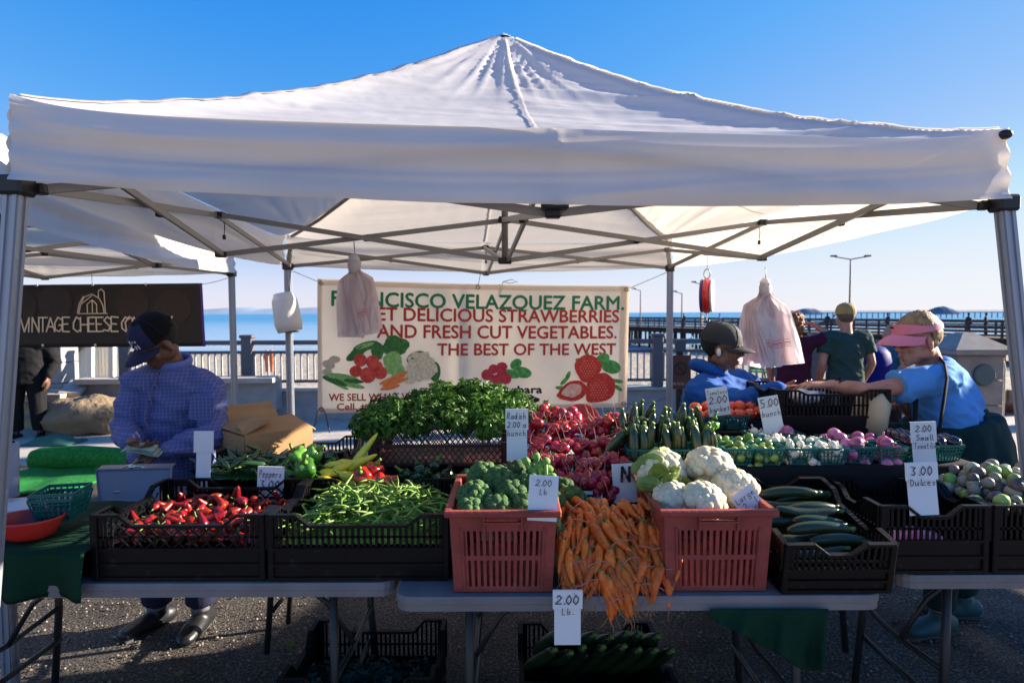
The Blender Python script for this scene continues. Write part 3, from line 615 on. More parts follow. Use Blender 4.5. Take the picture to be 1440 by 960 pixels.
pr_('printed_broccoli', gm, [(552, 485, 19, 13, 0, 16, .5, 1), (528, 492, 9, 11, 0, 14, .5, 4)])
pr_('printed_lettuce', gl, [(548, 508, 13, 16, 0, 14, .6, 3), (556, 520, 9, 12, 0, 12, .6, 8)])
pr_('printed_cauliflower', gm, [(606, 520, 8, 14), (580, 500, 14, 8, -.4)]); pr_('printed_cauliflower', wf, [(587, 513, 22, 21, 0, 22, .35, 2), (572, 528, 10, 9)])
pr_('printed_tomato', tm, [(505, 504, 9, 9), (521, 506, 9, 9), (499, 519, 9, 8), (515, 524, 11, 11), (532, 521, 9, 9), (527, 512, 8, 7)])
pr_('printed_carrot', og, [(548, 530, 19, 3.5, -.35), (552, 534, 19, 3.2, -.28), (545, 541, 14, 3, -.2), (556, 526, 14, 3, -.5)])
pr_('printed_beans', gl, [(480, 528, 24, 6, .15), (490, 536, 22, 4, .25), (475, 536, 16, 3, .5)]); pr_('printed_beans', gm, [(470, 532, 18, 4, .35), (496, 532, 14, 3, .1)])
pr_('printed_leaf', pm('leaf', (.02, .22, .05), (.15, .5, .12), 30), [(720, 510, 9, 7, -.7), (729, 522, 14, 8, .2), (714, 524, 12, 6, .3)])
pr_('printed_raspberry', rb, [(679, 525, 8, 8), (688, 517, 7, 7), (700, 514, 8, 7), (694, 532, 8, 8), (706, 531, 8, 8), (700, 523, 7, 7), (686, 530, 6, 6)])
pr_('printed_leaf', MATS['print_leaf'], [(846, 503, 10, 8, -.4), (858, 515, 15, 10, .3), (811, 510, 3, 9, -.5), (823, 502, 3, 9), (833, 508, 3, 9, .6), (868, 536, 9, 3, .2), (869, 546, 8, 3, .6), (790, 535, 8, 3, -.8), (786, 545, 9, 3, .1), (795, 528, 3, 8, .4)])
pr_('printed_strawberry', ry, [(824, 516, 20, 19, .25, 24, .1, 3, .55), (843, 546, 22, 23, .75, 24, .1, 5, .55), (803, 550, 15, 21, 1.3, 24, .1, 6, .5)])
pr_('printed_strawberry', pm('berry_flesh', (.85, .35, .25), (.95, .75, .65), 30), [(802, 549, 10, 14, 1.3, 20, .1, 2, .5)]); 
seeds = MB(); q = random.Random(8)
for cx, cy, rx, ry2 in ((825, 517, 13, 13), (841, 549, 14, 15)):
    for i in range(-4, 5):
        for j in range(-4, 5):
            x, y = i * 4 + (j % 2) * 2, j * 3.6
            if (x / rx) ** 2 + (y / ry2) ** 2 < 1: seeds.merge(disc(cx + x, cy + y, .8, .6, Lz[0] + .0004, 0, 5))
obj('printed_seeds', seeds, pm('seed', (.9, .5, .3)), ban)
pr_('printed_logo', bk, [(735, 562, 20, 8, -.1, 16, .6, 7)]); obj('printed_logo', MB().tube([bt(716 + i * 4, 561 - 3 * sin(i * .9), Lz[0] + .001) for i in range(9)], .003, 4), wm, ban)
legBL, legBR = Vector((*BLc, 1.93)), Vector((*BRc, 1.93))
string(ban, BN(.01, .97), legBL + Vector((.05, 0, 0)), None, 0); string(ban, BN(.99, .97), legBR + Vector((-.04, 0, 0)), None, 0); string(ban, BN(.01, .03), Vector((BLc[0], BLc[1], .55)), None); string(ban, BN(.5, .98), BN(.5, .98) + Vector((.02, 0, .1)), None, 0)
string(ban, BN(.99, .03), Vector((BRc[0], BRc[1], .9)), None)
# bow and hanging twine at banner corner
c = BN(.58, 1.02, .0); obj('tie_bow', MB().tube([c, c + Vector((.07, 0, .02)), c + Vector((.12, 0, 0)), c + Vector((.05, 0, -.01)), c, c + Vector((-.02, 0, -.1))], .003, 4), mat('twine', (.35, .33, .28), .8), ban, True)
c = P(452, 572, 4.7); obj('loose_tie', MB().tube([c + Vector((-.06, 0, -.16)), c + Vector((-.03, 0, -.03)), c, c + Vector((.03, 0, -.05)), c + Vector((.06, 0, -.2))], .006, 5), mat('blue_twine', (.06, .10, .16), .6), ban, True)

# ---------------- cheese banner
cb0, cb1 = P(-25, 401, 5.42), P(284, 398, 5.42)
def CB(u, v, off=0):
    a, b = cb0.lerp(cb1, u), P(-25, 489, 5.42).lerp(P(289, 487, 5.42), u)
    return b.lerp(a, v) + Vector((0, -1, 0)) * (.012 * nz((u * 4, v, 7)) + off) + Vector((0, 0, -.02 * 4 * u * (1 - u) * v * 0))
cbn = thing('cheese_banner', 'dark brown banner reading vintage cheese company with a barn drawing', 'banner', tuple(CB(.5, 0)))
def nodes_cheese():
    m = mat('cheese_print', (.010, .006, .005), .6, vscale=1.5, col2=(.020, .012, .009)); return m
obj('sheet', MB().slab(lambda u, v: CB(u, v), 60, 14, (0, .004, 0)), nodes_cheese(), cbn, True)
whl = mat('cheese_wheel_print', (.034, .017, .012), .6, vscale=6, col2=(.020, .011, .008))
def ct_(px, py, off=.004): return CB((px + 25) / 311, (488 - py) / 88, off)
for cx, cy, rx in ((78, 425, 25), (125, 430, 20), (186, 427, 24), (243, 434, 26), (30, 430, 22)):
    b = MB(); pts = [ct_(cx + rx * cos(a), cy + rx * .95 * sin(a)) for a in [2 * pi * k / 28 for k in range(28)]]; b.add([ct_(cx, cy)] + pts, [(0, 1 + k, 1 + (k + 1) % 28) for k in range(28)]); obj('printed_wheel', b, whl, cbn)
cream = mat('cream_print', (.70, .58, .44), .6)
def cpen(txt, px, base, h, sp): obj('lettering', pen(MB(), txt, px, -base, h, lambda x, y: ct_(x, -y, .008), wd=.10, space=sp, jit=.025, slant=.02), cream, cbn)
cpen('VINTAGE CHEESE C', 29, 466, 20, .53); cpen('OMPANY', 176, 466, 20, .535)
bn_ = MB()
def seg(*pp):
    for a, b in zip(pp, pp[1:]): bn_.merge(MB().tube([ct_(*a, .009), ct_(*b, .009)], .0045, 4))
seg((110, 441), (152, 441)); seg((112, 440), (115, 428), (120, 418), (131, 414), (141, 420), (146, 430), (147, 440)); seg((110, 440), (113, 427), (119, 417)); seg((124, 440), (124, 428), (131, 422), (137, 428), (137, 440)); seg((131, 422), (131, 440)); seg((140, 418), (140, 410), (144, 407), (148, 411), (149, 440)); seg((128, 424), (134, 424)); seg((115, 428), (131, 416))
obj('printed_barn', bn_, cream, cbn)
obj('purple_edge', MB().grid(lambda u, v: CB(.992 + .008 * u, v, .005), 1, 8), mat('purple_trim', (.10, .02, .35), .6), cbn)
for px in (53, 132, 207): c = ct_(px, 401, .006); obj('grommet', MB().ell(c, (.012, .004, .012)), mat('grommet', (.6, .6, .6), .4), cbn, True)
for px in (60, 133): c = ct_(px, 485, .006); obj('grommet', MB().ell(c, (.012, .004, .012)), MATS['grommet'], cbn, True)
string(cbn, CB(1, .98), (-2.5, 5.58, 1.95), None, .01); string(cbn, CB(.5, 1), CB(.5, 1) + Vector((0, 0, .1)), None, 0)

# unseen palms added right of the frame so trunk shadows cross the paving
ptr = mat('palm_bark', (.16, .12, .09), .9, .2, var=.3, vscale=6, bump=.8, bscale=20, bdist=.03); pfr = mat('palm_frond', (.04, .09, .02), .6, trans=.2, var=.3, vscale=5)
for i, (x, y, r_, H_) in enumerate([(12.9, 12.9, .30, 14.2), (13.7, 12.0, .22, 13.4), (13.2, 11.1, .26, 14.8), (14.2, 10.3, .20, 13.9)]):
    T = thing('shade_palm', ('thick palm nearest the seawall', 'slim shorter palm second from the seawall', 'tallest palm third from the seawall', 'thinnest palm farthest from the seawall')[i] + ', unseen, added for its shadow', 'palm tree', (x, y, 0), 'added palms casting shadow bands')
    obj('trunk', MB().tube([(x + .12 * sin(k * .5 + i), y, H_ * k / 12) for k in range(13)], [r_ * (1.15 - .35 * k / 12) * (1 + .05 * (k % 2)) for k in range(13)], 12), ptr, T, True)
    for k in range(12):
        a = k * 2.4 + i; dr = Vector((cos(a), sin(a), 0)); up_ = .9 if k % 3 else .3; c0_ = Vector((x, y, H_)); fr_m = MB()
        for j in range(14):
            t = (j + 1) / 15; p = c0_ + dr * (2.1 * t) + Vector((0, 0, up_ * t * 1.6 - 2.4 * t * t)); sd2 = dr.cross(Vector((0, 0, 1))); L2 = .5 * sin(pi * min(.95, t + .1))
            for sg in (-1, 1): fr_m.add([p, p + dr * .07, p + sd2 * sg * L2 + dr * .25 - Vector((0, 0, .18))], [(0, 1, 2)])
        obj('frond', fr_m.tube([c0_ + dr * (2.1 * t) + Vector((0, 0, up_ * t * 1.6 - 2.4 * t * t)) for t in (0, .25, .5, .75, 1)], [.03, .025, .02, .012, .006], 5), pfr, T)
# ================================================================ PEOPLE
def frame(f, u):
    f = Vector(f).normalized(); u = Vector(u); x = f.cross(u).normalized(); u = x.cross(f)
    return Matrix(((x.x, f.x, u.x), (x.y, f.y, u.y), (x.z, f.z, u.z)))
def M4(m3, loc, s=1): m = (m3 * s).to_4x4(); m.translation = Vector(loc); return m
def head_mb(female=False):
    b = MB()
    b.ell((0, -.015, .035), (.074, .094, .088), seg=20, rings=14); b.ell((0, .025, -.03), (.058, .062, .075), seg=18, rings=12)
    b.ell((0, .045, -.078), (.040, .038, .030)); b.ell((0, .066, -.094), (.022, .018, .018))
    for s in (-1, 1):
        b.ell((s * .036, .060, -.022), (.026, .022, .024)); b.ell((s * .050, .0, -.055), (.018, .045, .03))
        b.ell((s * .076, -.006, -.008), (.010, .020, .032), (0, 0, s * -.35)); b.ell((s * .077, -.004, -.032), (.008, .011, .012))
        b.ell((s * .014, .094, -.026), (.011, .012, .009))
    b.ell((0, .076, .026), (.050, .016, .012)); b.tube([(0, .082, .018), (0, .094, .0), (0, .108, -.02), (0, .098, -.03)], [.009, .010, .013, .009], 8)
    b.ell((0, .086, -.056), (.025, .012, .0065)); b.ell((0, .084, -.068), (.022, .012, .007)); b.ell((0, .078, -.045), (.03, .012, .012))
    return b
def hand_mb(wr, d, palm_n, thumb_side, curl=(.35, .45, .35), s=1, spread=.08):
    """palm + four fingers + thumb; d = pointing direction, palm_n = where the palm faces"""
    b = MB(); d = Vector(d).normalized(); n = Vector(palm_n); n = (n - d * n.dot(d)).normalized(); l = d.cross(n).normalized()
    if l.dot(Vector(thumb_side)) < 0: l = -l
    wr = Vector(wr)
    b.tube([wr - d * .02 * s, wr + d * .02 * s, wr + d * .055 * s, wr + d * .09 * s], [(.026 * s, .019 * s), (.034 * s, .017 * s), (.041 * s, .016 * s), (.039 * s, .013 * s)], 12, up=n)
    for k, (o, L_) in enumerate(((.029, .072), (.010, .080), (-.010, .075), (-.028, .058))):
        p = wr + d * (.086 - .004 * abs(k - 1)) * s + l * o * s; r_ = .0088 * s * (1 - .05 * k); a = 0; pts = [p - d * .012 * s]; dd = (d + l * spread * (1.5 - k)).normalized()
        for j, fr in enumerate((.45, .30, .25)):
            pts.append(p); a += curl[j]; p = p + (dd * cos(a) + n * sin(a)) * L_ * fr * s
        pts.append(p); b.tube(pts, [r_, r_ * 1.05, r_ * .95, r_ * .9, r_ * .75], 8, round_ends=True)
    p0 = wr + d * .022 * s + l * .026 * s; t1 = p0 + (d * .6 + l * .75 + n * .25).normalized() * .040 * s; t2 = t1 + (d * .9 + l * .25 + n * .35).normalized() * .032 * s; t3 = t2 + (d + n * .4).normalized() * .024 * s
    b.tube([p0 - l * .01, t1, t2, t3], [.014 * s, .0125 * s, .0105 * s, .0085 * s], 8, round_ends=True)
    return b
def limb(b, pts, r_, seg=12): b.tube(pts, r_, seg, round_ends=True)
def person(name, label, J, skin, shirt, pants, shoe, s=1, voxel=.0075, sleeves='long', wr_amp=.007, shirt_low=.0, fat=1.0, group=None, female=False, hands=True, arm=1.0):
    fw = Vector(J['fw']).normalized(); lat = Vector((-fw.y, fw.x, 0)) * -1      # towards the person's right-hand side... sign only matters for symmetry
    S_, E_, Wr, Kn, An = [[Vector(p) for p in J[k]] for k in ('sh', 'el', 'wr', 'kn', 'an')]
    pel, chest, neck, head = [Vector(J[k]) for k in ('pelvis', 'chest', 'neck', 'head')]
    T = thing(name, label, 'person', (pel.x, pel.y, 0), group)
    HM = frame(J['hf'], J.get('hu', (0, 0, 1))); H4 = M4(HM, head, s)
    latS = (S_[1] - S_[0]).normalized(); dep = latS.cross(Vector((0, 0, 1))).normalized()
    hips = [pel - latS * .09 * s * fat, pel + latS * .09 * s * fat]
    def torso(b, g, low):
        d0 = Vector((0, 0, -1)); ch2 = chest.lerp(neck, .55)
        b.tube([pel + d0 * (.06 + low), pel, pel.lerp(chest, .45), chest, ch2, neck.lerp(ch2, .35), neck],
               [((.165 + g) * s * fat, (.115 + g) * s * fat), ((.165 + g) * s * fat, (.12 + g) * s * fat), ((.155 + g) * s * fat, (.125 + g) * s * fat), ((.168 + g) * s * fat ** .6, (.12 + g) * s * fat ** .6), ((.16 + g) * s, (.10 + g) * s), ((.095 + g) * s, (.07 + g) * s), ((.05 + g) * s, (.05 + g) * s)], 20, up=dep)
        for p in S_: b.tube([chest.lerp(p, .35) + Vector((0, 0, .03)), chest.lerp(p, .8) + Vector((0, 0, .02)), p], [(.085 + g) * s, (.075 + g) * s, (.056 + g) * s], 12, round_ends=True)
    b = MB(); torso(b, 0, 0)
    b.tube([neck + Vector((0, 0, -.03)), neck.lerp(head, .5) - HM.col[1] * .012, head - HM.col[2] * .05 * s - HM.col[1] * .02 * s], [.062 * s, .052 * s, .055 * s], 14)
    b.merge(head_mb(), H4)
    for k in range(2):
        limb(b, [S_[k], S_[k].lerp(E_[k], .5), E_[k]], [.052 * s * fat ** .5 * arm, .048 * s * fat ** .5 * arm, .040 * s * arm]); limb(b, [E_[k], E_[k].lerp(Wr[k], .35), Wr[k]], [.040 * s * arm, .041 * s * arm, .026 * s])
        hd = J.get('hd', [None, None])[k]
        if hd: b.merge(hand_mb(Wr[k], hd['d'], hd['n'], hd['t'], hd.get('curl', (.35, .45, .35)), s * 1.0))
        limb(b, [hips[k], hips[k].lerp(Kn[k], .5), Kn[k]], [.085 * s * fat ** .6, .073 * s * fat ** .5, .055 * s]); limb(b, [Kn[k], Kn[k].lerp(An[k], .35), An[k]], [.054 * s, .055 * s, .036 * s])
        td = (fw + latS * (.25 if k else -.25)).normalized(); b.tube([An[k] + Vector((0, 0, -.04)) - td * .03, An[k] + Vector((0, 0, -.055)) + td * .10, An[k] + Vector((0, 0, -.06)) + td * .17], [.03, .03, .02], 8, round_ends=True)
    obj('body', smoothmesh(b, voxel, 2, fac=.35), skin, T, True)
    # shirt
    sh = MB(); torso(sh, .018, shirt_low)
    q = 0
    for k in range(2):
        e = E_[k]; w_ = Wr[k]
        if sleeves == 'long':
            limb(sh, [S_[k], S_[k].lerp(e, .5), e], [.070 * s, .066 * s, .060 * s]); limb(sh, [e, e.lerp(w_, .4), e.lerp(w_, .88)], [.060 * s, .055 * s, .044 * s])
            sh.tube([e.lerp(w_, .84), e.lerp(w_, .97)], [.045 * s, .041 * s], 14)
        else:
            sh.tube([S_[k], S_[k].lerp(e, .35), S_[k].lerp(e, .62)], [.070 * s * fat ** .5, .071 * s * fat ** .5, .074 * s * fat ** .5], 16)
    def disp(co):
        w1 = Vector((co.x + .25 * co.z, co.y, co.z * 1.9 + .5 * co.x)); a = (1 - abs(nz(w1, 5.5, 3)) * 3.0); c_ = (1 - 3 * abs(nz(w1, 11, 8))); e_ = nz(w1, 24, 2)
        return wr_amp * (max(-.6, a) * .85 + max(-.6, c_) * .5 + e_ * .3) - wr_amp * .3
    obj('shirt', smoothmesh(sh, max(voxel, .009), 2, disp=disp), shirt, T, True)
    if pants:
        pn = MB(); pn.tube([pel + Vector((0, 0, .05)), pel + Vector((0, 0, -.06))], [(.172 * s * fat, .125 * s * fat), (.178 * s * fat, .13 * s * fat)], 18, up=dep)
        for k in range(2): limb(pn, [hips[k] + Vector((0, 0, -.02)), hips[k].lerp(Kn[k], .5), Kn[k]], [.100 * s * fat ** .6, .088 * s * fat ** .5, .072 * s]); pn.tube([Kn[k], Kn[k].lerp(An[k], .5), An[k] + Vector((0, 0, .035))], [.074 * s, .072 * s, .070 * s], 14)
        obj('trousers', smoothmesh(pn, max(voxel, .010), 2, disp=lambda co: .005 * (1 - 2 * abs(nz(co, 8)))), pants, T, True)
    if shoe:
        for k in range(2):
            td = (fw + latS * (.25 if k else -.25)).normalized(); a = An[k]; z0 = a.z - .06
            so_ = MB().tube([Vector((a.x, a.y, z0)) - td * .055, Vector((a.x, a.y, z0)) + td * .02, Vector((a.x, a.y, z0 - .005)) + td * .10, Vector((a.x, a.y, z0 - .010)) + td * .155], [(.043, .048), (.049, .053), (.054, .043), (.048, .034)], 14, round_ends=True, up=(0, 0, 1)).tube([a + Vector((0, 0, -.05)), a + Vector((0, 0, .01))], [.050, .047], 12)
            o = obj('shoe', smoothmesh(so_, .008, 2), shoe, T, True)
            obj('sole', MB().bar(Vector((a.x, a.y, z0 - .040)) - td * .075, Vector((a.x, a.y, z0 - .040)) + td * .19, .07, .016, up=(0, 0, 1)), mat('sole', (.05, .05, .055), .6), o)
    return T, H4, HM, latS, dep
def hair_shell(H4, keep, m, T, amp=.008, r=(.083, .102, .096), voxel=.006, name='hair', c=(0, -.018, .037)):
    b = MB().ell(c, r, seg=36, rings=26); vs = []
    b2 = MB(); ok = [keep(v) for v in b.v]
    b2.v = [Vector(v) + (v - Vector(c)).normalized() * amp * (nz(v, 60) + .6 * nz((v.x * 3, v.y * 3, v.z), 30)) * 2 for v in b.v]
    b2.f = [f for f in b.f if all(ok[i] for i in f)]; b3 = MB().merge(b2, H4); return obj(name, b3, m, T, True)
def capobj(T, H4, crown, brimm, tilt=0, z0=.045, mesh_back=None, brim_len=.075, brim_curve=.022):
    M_ = H4 @ Matrix.Translation((0, -.012, z0)) @ Matrix.Rotation(tilt, 4, 'X')
    c = MB(); prof = [(.0, .092), (.03, .090), (.055, .080), (.075, .062), (.087, .035), (.091, .01), (.090, -.012)]
    c.lathe([(r_ * .93, z) for r_, z in prof], 32, M_ @ Matrix.Diagonal((1, 1.18, 1, 1)))
    cap = obj('cap', c, crown, T, True)
    for k in range(6):
        a = k * pi / 3; obj('seam', MB().tube([M_ @ Vector((r_ * .935 * cos(a), r_ * .935 * 1.18 * sin(a), z + .001)) for r_, z in prof], .0012, 4), brimm, cap)
    obj('button', MB().ell(M_ @ Vector((0, 0, .093)), .006), brimm, cap, True)
    def br(u, v):
        a = (u - .5) * 2.5; x = sin(a) * .078; r0 = .083 * 1.18 * cos(a) + .008; e = brim_len * max(0, cos(a * 1.15)) ** .6
        return M_ @ Vector((x, r0 + e * v, -.010 - brim_curve * (x / .08) ** 2 - .012 * v * v))
    obj('brim', MB().slab(br, 18, 6, H4.to_3x3() @ Vector((0, 0, -.004))), brimm, cap, True)
    return cap, M_

skd = mat('dark_brown_skin', (.15, .066, .036), .45, .5, var=.12, vscale=30, bump=.15, bscale=150); skb = mat('brown_skin', (.20, .085, .045), .42, .5, var=.12, vscale=30, bump=.15, bscale=150)
skl = mat('fair_skin', (.50, .25, .17), .5, .4, vscale=18, col2=(.42, .17, .11), bump=.15, bscale=120)
# plaid shirt material
def plaid():
    m = mat('blue_plaid', (.045, .085, .42), .75, .3); nt = m.node_tree; N, L = nt.nodes, nt.links; b = N['Principled BSDF']; tc = N.new('ShaderNodeTexCoord')
    sp = N.new('ShaderNodeSeparateXYZ'); L.new(tc.outputs['Object'], sp.inputs[0]); fac = None
    for ax, per in (('X', 58), ('Z', 58)):
        mu = N.new('ShaderNodeMath'); mu.operation = 'MULTIPLY'; mu.inputs[1].default_value = per; L.new(sp.outputs[ax], mu.inputs[0])
        fr = N.new('ShaderNodeMath'); fr.operation = 'FRACT'; L.new(mu.outputs[0], fr.inputs[0]); lt = N.new('ShaderNodeMath'); lt.operation = 'LESS_THAN'; lt.inputs[1].default_value = .16; L.new(fr.outputs[0], lt.inputs[0])
        if fac is None: fac = lt.outputs[0]
        else:
            ad = N.new('ShaderNodeMath'); ad.operation = 'ADD'; L.new(fac, ad.inputs[0]); L.new(lt.outputs[0], ad.inputs[1]); fac = ad.outputs[0]
    mx = N.new('ShaderNodeMix'); mx.data_type = 'RGBA'; mx.inputs[6].default_value = (.085, .105, .29, 1); mx.inputs[7].default_value = (.21, .24, .44, 1)
    hf = N.new('ShaderNodeMath'); hf.operation = 'MULTIPLY'; hf.inputs[1].default_value = .55; L.new(fac, hf.inputs[0]); L.new(hf.outputs[0], mx.inputs[0]); L.new(mx.outputs[2], b.inputs['Base Color'])
    return m
pl = plaid(); navy = mat('navy_cloth', (.012, .014, .04), .8, .3, bump=.3, bscale=200); dk = mat('black_cloth', (.008, .008, .010), .85, .2); shb = mat('black_shoe', (.01, .01, .012), .4)

# ---- the man in the plaid shirt
J = dict(fw=(-.25, -1, 0), pelvis=(P(243, 640, 3.12)), chest=P(248, 558, 3.10), neck=P(244, 512, 3.06), head=P(220, 481, 2.97), hf=(-.42, -.62, -.66), hu=(-.15, -.45, .9),
         sh=[P(192, 538, 3.0), P(295, 545, 3.10)], el=[P(176, 604, 2.96), P(299, 612, 2.93)], wr=[P(186, 622, 2.80), P(226, 636, 2.78)],
         kn=[P(222, 768, 3.04), P(282, 770, 3.06)], an=[P(222, 868, 3.10), P(284, 875, 3.08)],
         hd=[dict(d=(.75, -.35, -.2), n=(.1, .3, 1), t=(0, -1, .2), curl=(.45, .5, .4)), dict(d=(-.9, -.25, -.25), n=(-.1, .2, -1), t=(0, -.5, 1), curl=(.35, .5, .4))])
J['an'] = [Vector((p.x, p.y, .10)) for p in J['an']]
man1, H4, HM, lat, dep = person('person', 'man in a blue plaid shirt and navy cap looking down counting money', J, skd, pl, navy, shb, s=1.03, voxel=.0065, fat=1.08, shirt_low=.05, wr_amp=.0125)
capn = mat('cap_navy', (.018, .022, .065), .8, .3, bump=.3, bscale=250); capm = mat('cap_mesh', (.008, .008, .009), .9, .2, bump=.9, bscale=300)
hair_shell(H4, lambda v: v.z < .06 and v.y < .01 and v.z > -.04 - .4 * v.y * 0 , mat('black_hair', (.006, .005, .005), .8), man1, .003)
cp_, CM_ = capobj(man1, H4 @ Matrix.Scale(1.03, 4), capm, capn, tilt=-.06, z0=.042, brim_len=.075)
fr_ = MB()
def crown(a, t, off=0):
    prof = [(.091, -.012), (.0915, .01), (.087, .035), (.075, .062), (.055, .080), (.035, .089)]; i = min(4, int(t * 5)); f = t * 5 - i; r_ = (prof[i][0] * (1 - f) + prof[i + 1][0] * f) * .93 + .0016 + off; z = prof[i][1] * (1 - f) + prof[i + 1][1] * f
    return CM_ @ Vector((r_ * cos(a), r_ * 1.18 * sin(a), z + .001))
obj('front_panel', MB().grid(lambda u, v: crown(pi / 2 + (u - .5) * 2.1, v), 20, 10), capn, cp_, True)
obj('embroidery', pen(MB(), 'NSL', -.036, 0, .030, lambda x, y: crown(pi / 2 - x / .085 * 1.0, .18 + y / .10, .002), wd=.2, space=.8, jit=.02), mat('white_thread', (.7, .7, .75), .6), cp_)
# collar, placket, buttons, pocket
neck = Vector(J['neck']); fwd = (Vector(J['fw'])).normalized(); ch = Vector(J['chest']); pe = Vector(J['pelvis'])
obj('collar', smoothmesh(MB().tube([neck + Vector((cos(a) * .078, sin(a) * .072, .012 + .022 * sin(a))) for a in [2 * pi * k / 16 for k in range(17)]], [(.012, .026)] * 17, 6, cap=False), .006, 1), mat('collar_blue', (.13, .18, .5), .7), man1, True)
fr0 = [neck + fwd * .085 + Vector((0, 0, -.04)), ch + fwd * .165, pe.lerp(ch, .4) + fwd * .185, pe + fwd * .17 + Vector((0, 0, -.03))]
pk = MB(); 
for a, c in zip(fr0, fr0[1:]): pk.bar(a, c, .034, .006, up=fwd.cross(Vector((0, 0, 1))))
obj('placket', pk, pl, man1)
for k in range(7): t = k / 6 * 2.99; i = int(t); p = fr0[i].lerp(fr0[i + 1], t - i) + fwd * .006; obj('button', MB().ell(p, (.006, .004, .006)), navy, man1, True)
pp = P(285, 575, 2.86); obj('pocket', MB().box(pp + Vector((-.02, .03, 0)), (.11, .006, .12), (0, .15, .15), bev=.003), pl, man1)
bill = mat('banknote_paper', (.32, .38, .30), .8, var=.2, vscale=60)
for k in range(3):
    c = P(197 + k * 4, 634 + k * 1.2, 2.735); obj('banknote', MB().slab(lambda u, v: c + Vector(((u - .5) * .15, (v - .5) * .05 + .01 * sin(u * 4), .012 * sin(u * 3 + k) + .02 * v)), 8, 3, (0, 0, .0006)), bill, None, True, ('topmost green banknote held in the fingers of the plaid shirt man', 'middle green banknote of the fan held by the plaid shirt man', 'lowest green banknote held over the grey cash box')[k], 'banknote')
for k in (0, 1): obj('sock', MB().tube([J['an'][k] + Vector((0, -.012, 0)), J['an'][k] + Vector((0, -.012, .085))], [.044, .046], 12), mat('white_sock', (.20, .20, .24), .8), man1, True)

# ---- the man in the blue hoodie
hb = mat('hoodie_blue', (.010, .085, .36), .85, .25, var=.08, vscale=6, bump=.2, bscale=150)
J = dict(fw=(.9, -.45, 0), pelvis=P(990, 655, 3.4), chest=P(1004, 562, 3.38), neck=P(1008, 525, 3.36), head=P(1016, 490, 3.32), hf=(.86, -.50, -.10),
         sh=[P(983, 553, 3.25), P(1048, 541, 3.5)], el=[P(1045, 566, 3.08), P(1075, 560, 3.45)], wr=[P(1098, 547, 3.02), P(1100, 565, 3.4)],
         kn=[P(985, 760, 3.3), P(1010, 760, 3.4)], an=[Vector((*P(985, 850, 3.4).xy, .1)), Vector((*P(1010, 850, 3.5).xy, .1))],
         hd=[dict(d=(1, -.05, .10), n=(0, .1, 1), t=(0, 1, .2), curl=(.15, .35, .35)), dict(d=(1, 0, 0), n=(0, 0, -1), t=(0, -1, 0))])
man2, H4, HM, lat, dep = person('person', 'man in a blue hoodie and dark cap reaching across to take money', J, skb, hb, navy, shb, s=1.0, voxel=.0065, fat=1.12, shirt_low=.03, wr_amp=.012)
hair_shell(H4, lambda v: v.z < .05 and v.y < .015 and v.z > -.05, MATS['black_hair'], man2, .003, r=(.080, .100, .096))
cpd = mat('cap_charcoal', (.02, .028, .038), .75, .4, bump=.3, bscale=250)
capobj(man2, H4 @ Matrix.Scale(1.08, 4), cpd, cpd, tilt=-.10, z0=.042, brim_len=.065)
nk = Vector(J['neck']); obj('hood', smoothmesh(MB().tube([nk + Vector((-.03 + cos(a) * .085, .02 + sin(a) * .085, .018 - .035 * cos(a - .2))) for a in [2 * pi * k / 18 for k in range(19)]], [.020 + .014 * (cos(2 * pi * k / 18) < -.1) for k in range(19)], 10, cap=False), .008, 2, disp=lambda co: .005 * nz(co, 20)), hb, man2, True)
ear = mat('white_plastic', (.7, .7, .7), .4); e_ = H4 @ Vector((.088, .0, -.015)); obj('earpiece', MB().ell(e_, (.012, .012, .022)), ear, man2, True)
for s_ in (-1, 1):
    obj('eye', MB().ell(H4 @ Vector((s_ * .030, .0785, .006)), (.011, .011, .007), seg=10, rings=8), mat('eye_white', (.5, .42, .36), .3), man2, True); obj('pupil', MB().ell(H4 @ Vector((s_ * .031, .087, .006)), (.0055,) * 3, seg=8, rings=6), mat('pupil', (.01, .006, .005), .2), man2, True)
    obj('eyebrow', MB().ell(H4 @ Vector((s_ * .032, .090, .026)), (.020, .005, .0045), HM), MATS['black_hair'], man2, True)
obj('lips', MB().merge(MB().ell((0, .094, -.057), (.021, .006, .005)).ell((0, .092, -.067), (.019, .006, .005)), H4), mat('lips', (.25, .07, .05), .4), man2, True)

# ---- the woman in the visor
lb_ = mat('light_blue_shirt', (.085, .28, .66), .85, .25, var=.06, vscale=8, bump=.2, bscale=150); dg_ = mat('dark_green_cloth', (.006, .030, .030), .85, .25, var=.15, vscale=5)
J = dict(fw=(-1, -.1, 0), pelvis=P(1342, 648, 3.02), chest=P(1328, 562, 3.0), neck=P(1309, 509, 2.98), head=P(1289, 479, 2.94), hf=(-.96, -.12, -.20), hu=(-.12, 0, 1),
         sh=[P(1322, 534, 2.85), P(1318, 532, 3.16)], el=[P(1222, 549, 2.82), P(1300, 600, 3.15)], wr=[P(1168, 541, 2.90), P(1268, 566, 3.08)],
         kn=[P(1325, 765, 2.95), P(1345, 765, 3.1)], an=[Vector((*P(1322, 850, 2.98).xy, .115)), Vector((*P(1352, 850, 3.15).xy, .115))],
         hd=[dict(d=(-.96, .22, -.02), n=(0, .1, -1), t=(-.2, .9, 0), curl=(.1, .3, .3)), dict(d=(-.8, .1, .2), n=(0, 0, -1), t=(0, -1, 0), curl=(.7, .9, .6))])
wom, H4, HM, lat, dep = person('person', 'woman in a light blue shirt and pink visor handing money over', J, skl, lb_, dg_, mat('teal_shoe', (.01, .07, .08), .6), s=1.0, voxel=.0065, sleeves='short', fat=1.10, shirt_low=.0, wr_amp=.010, arm=.88)
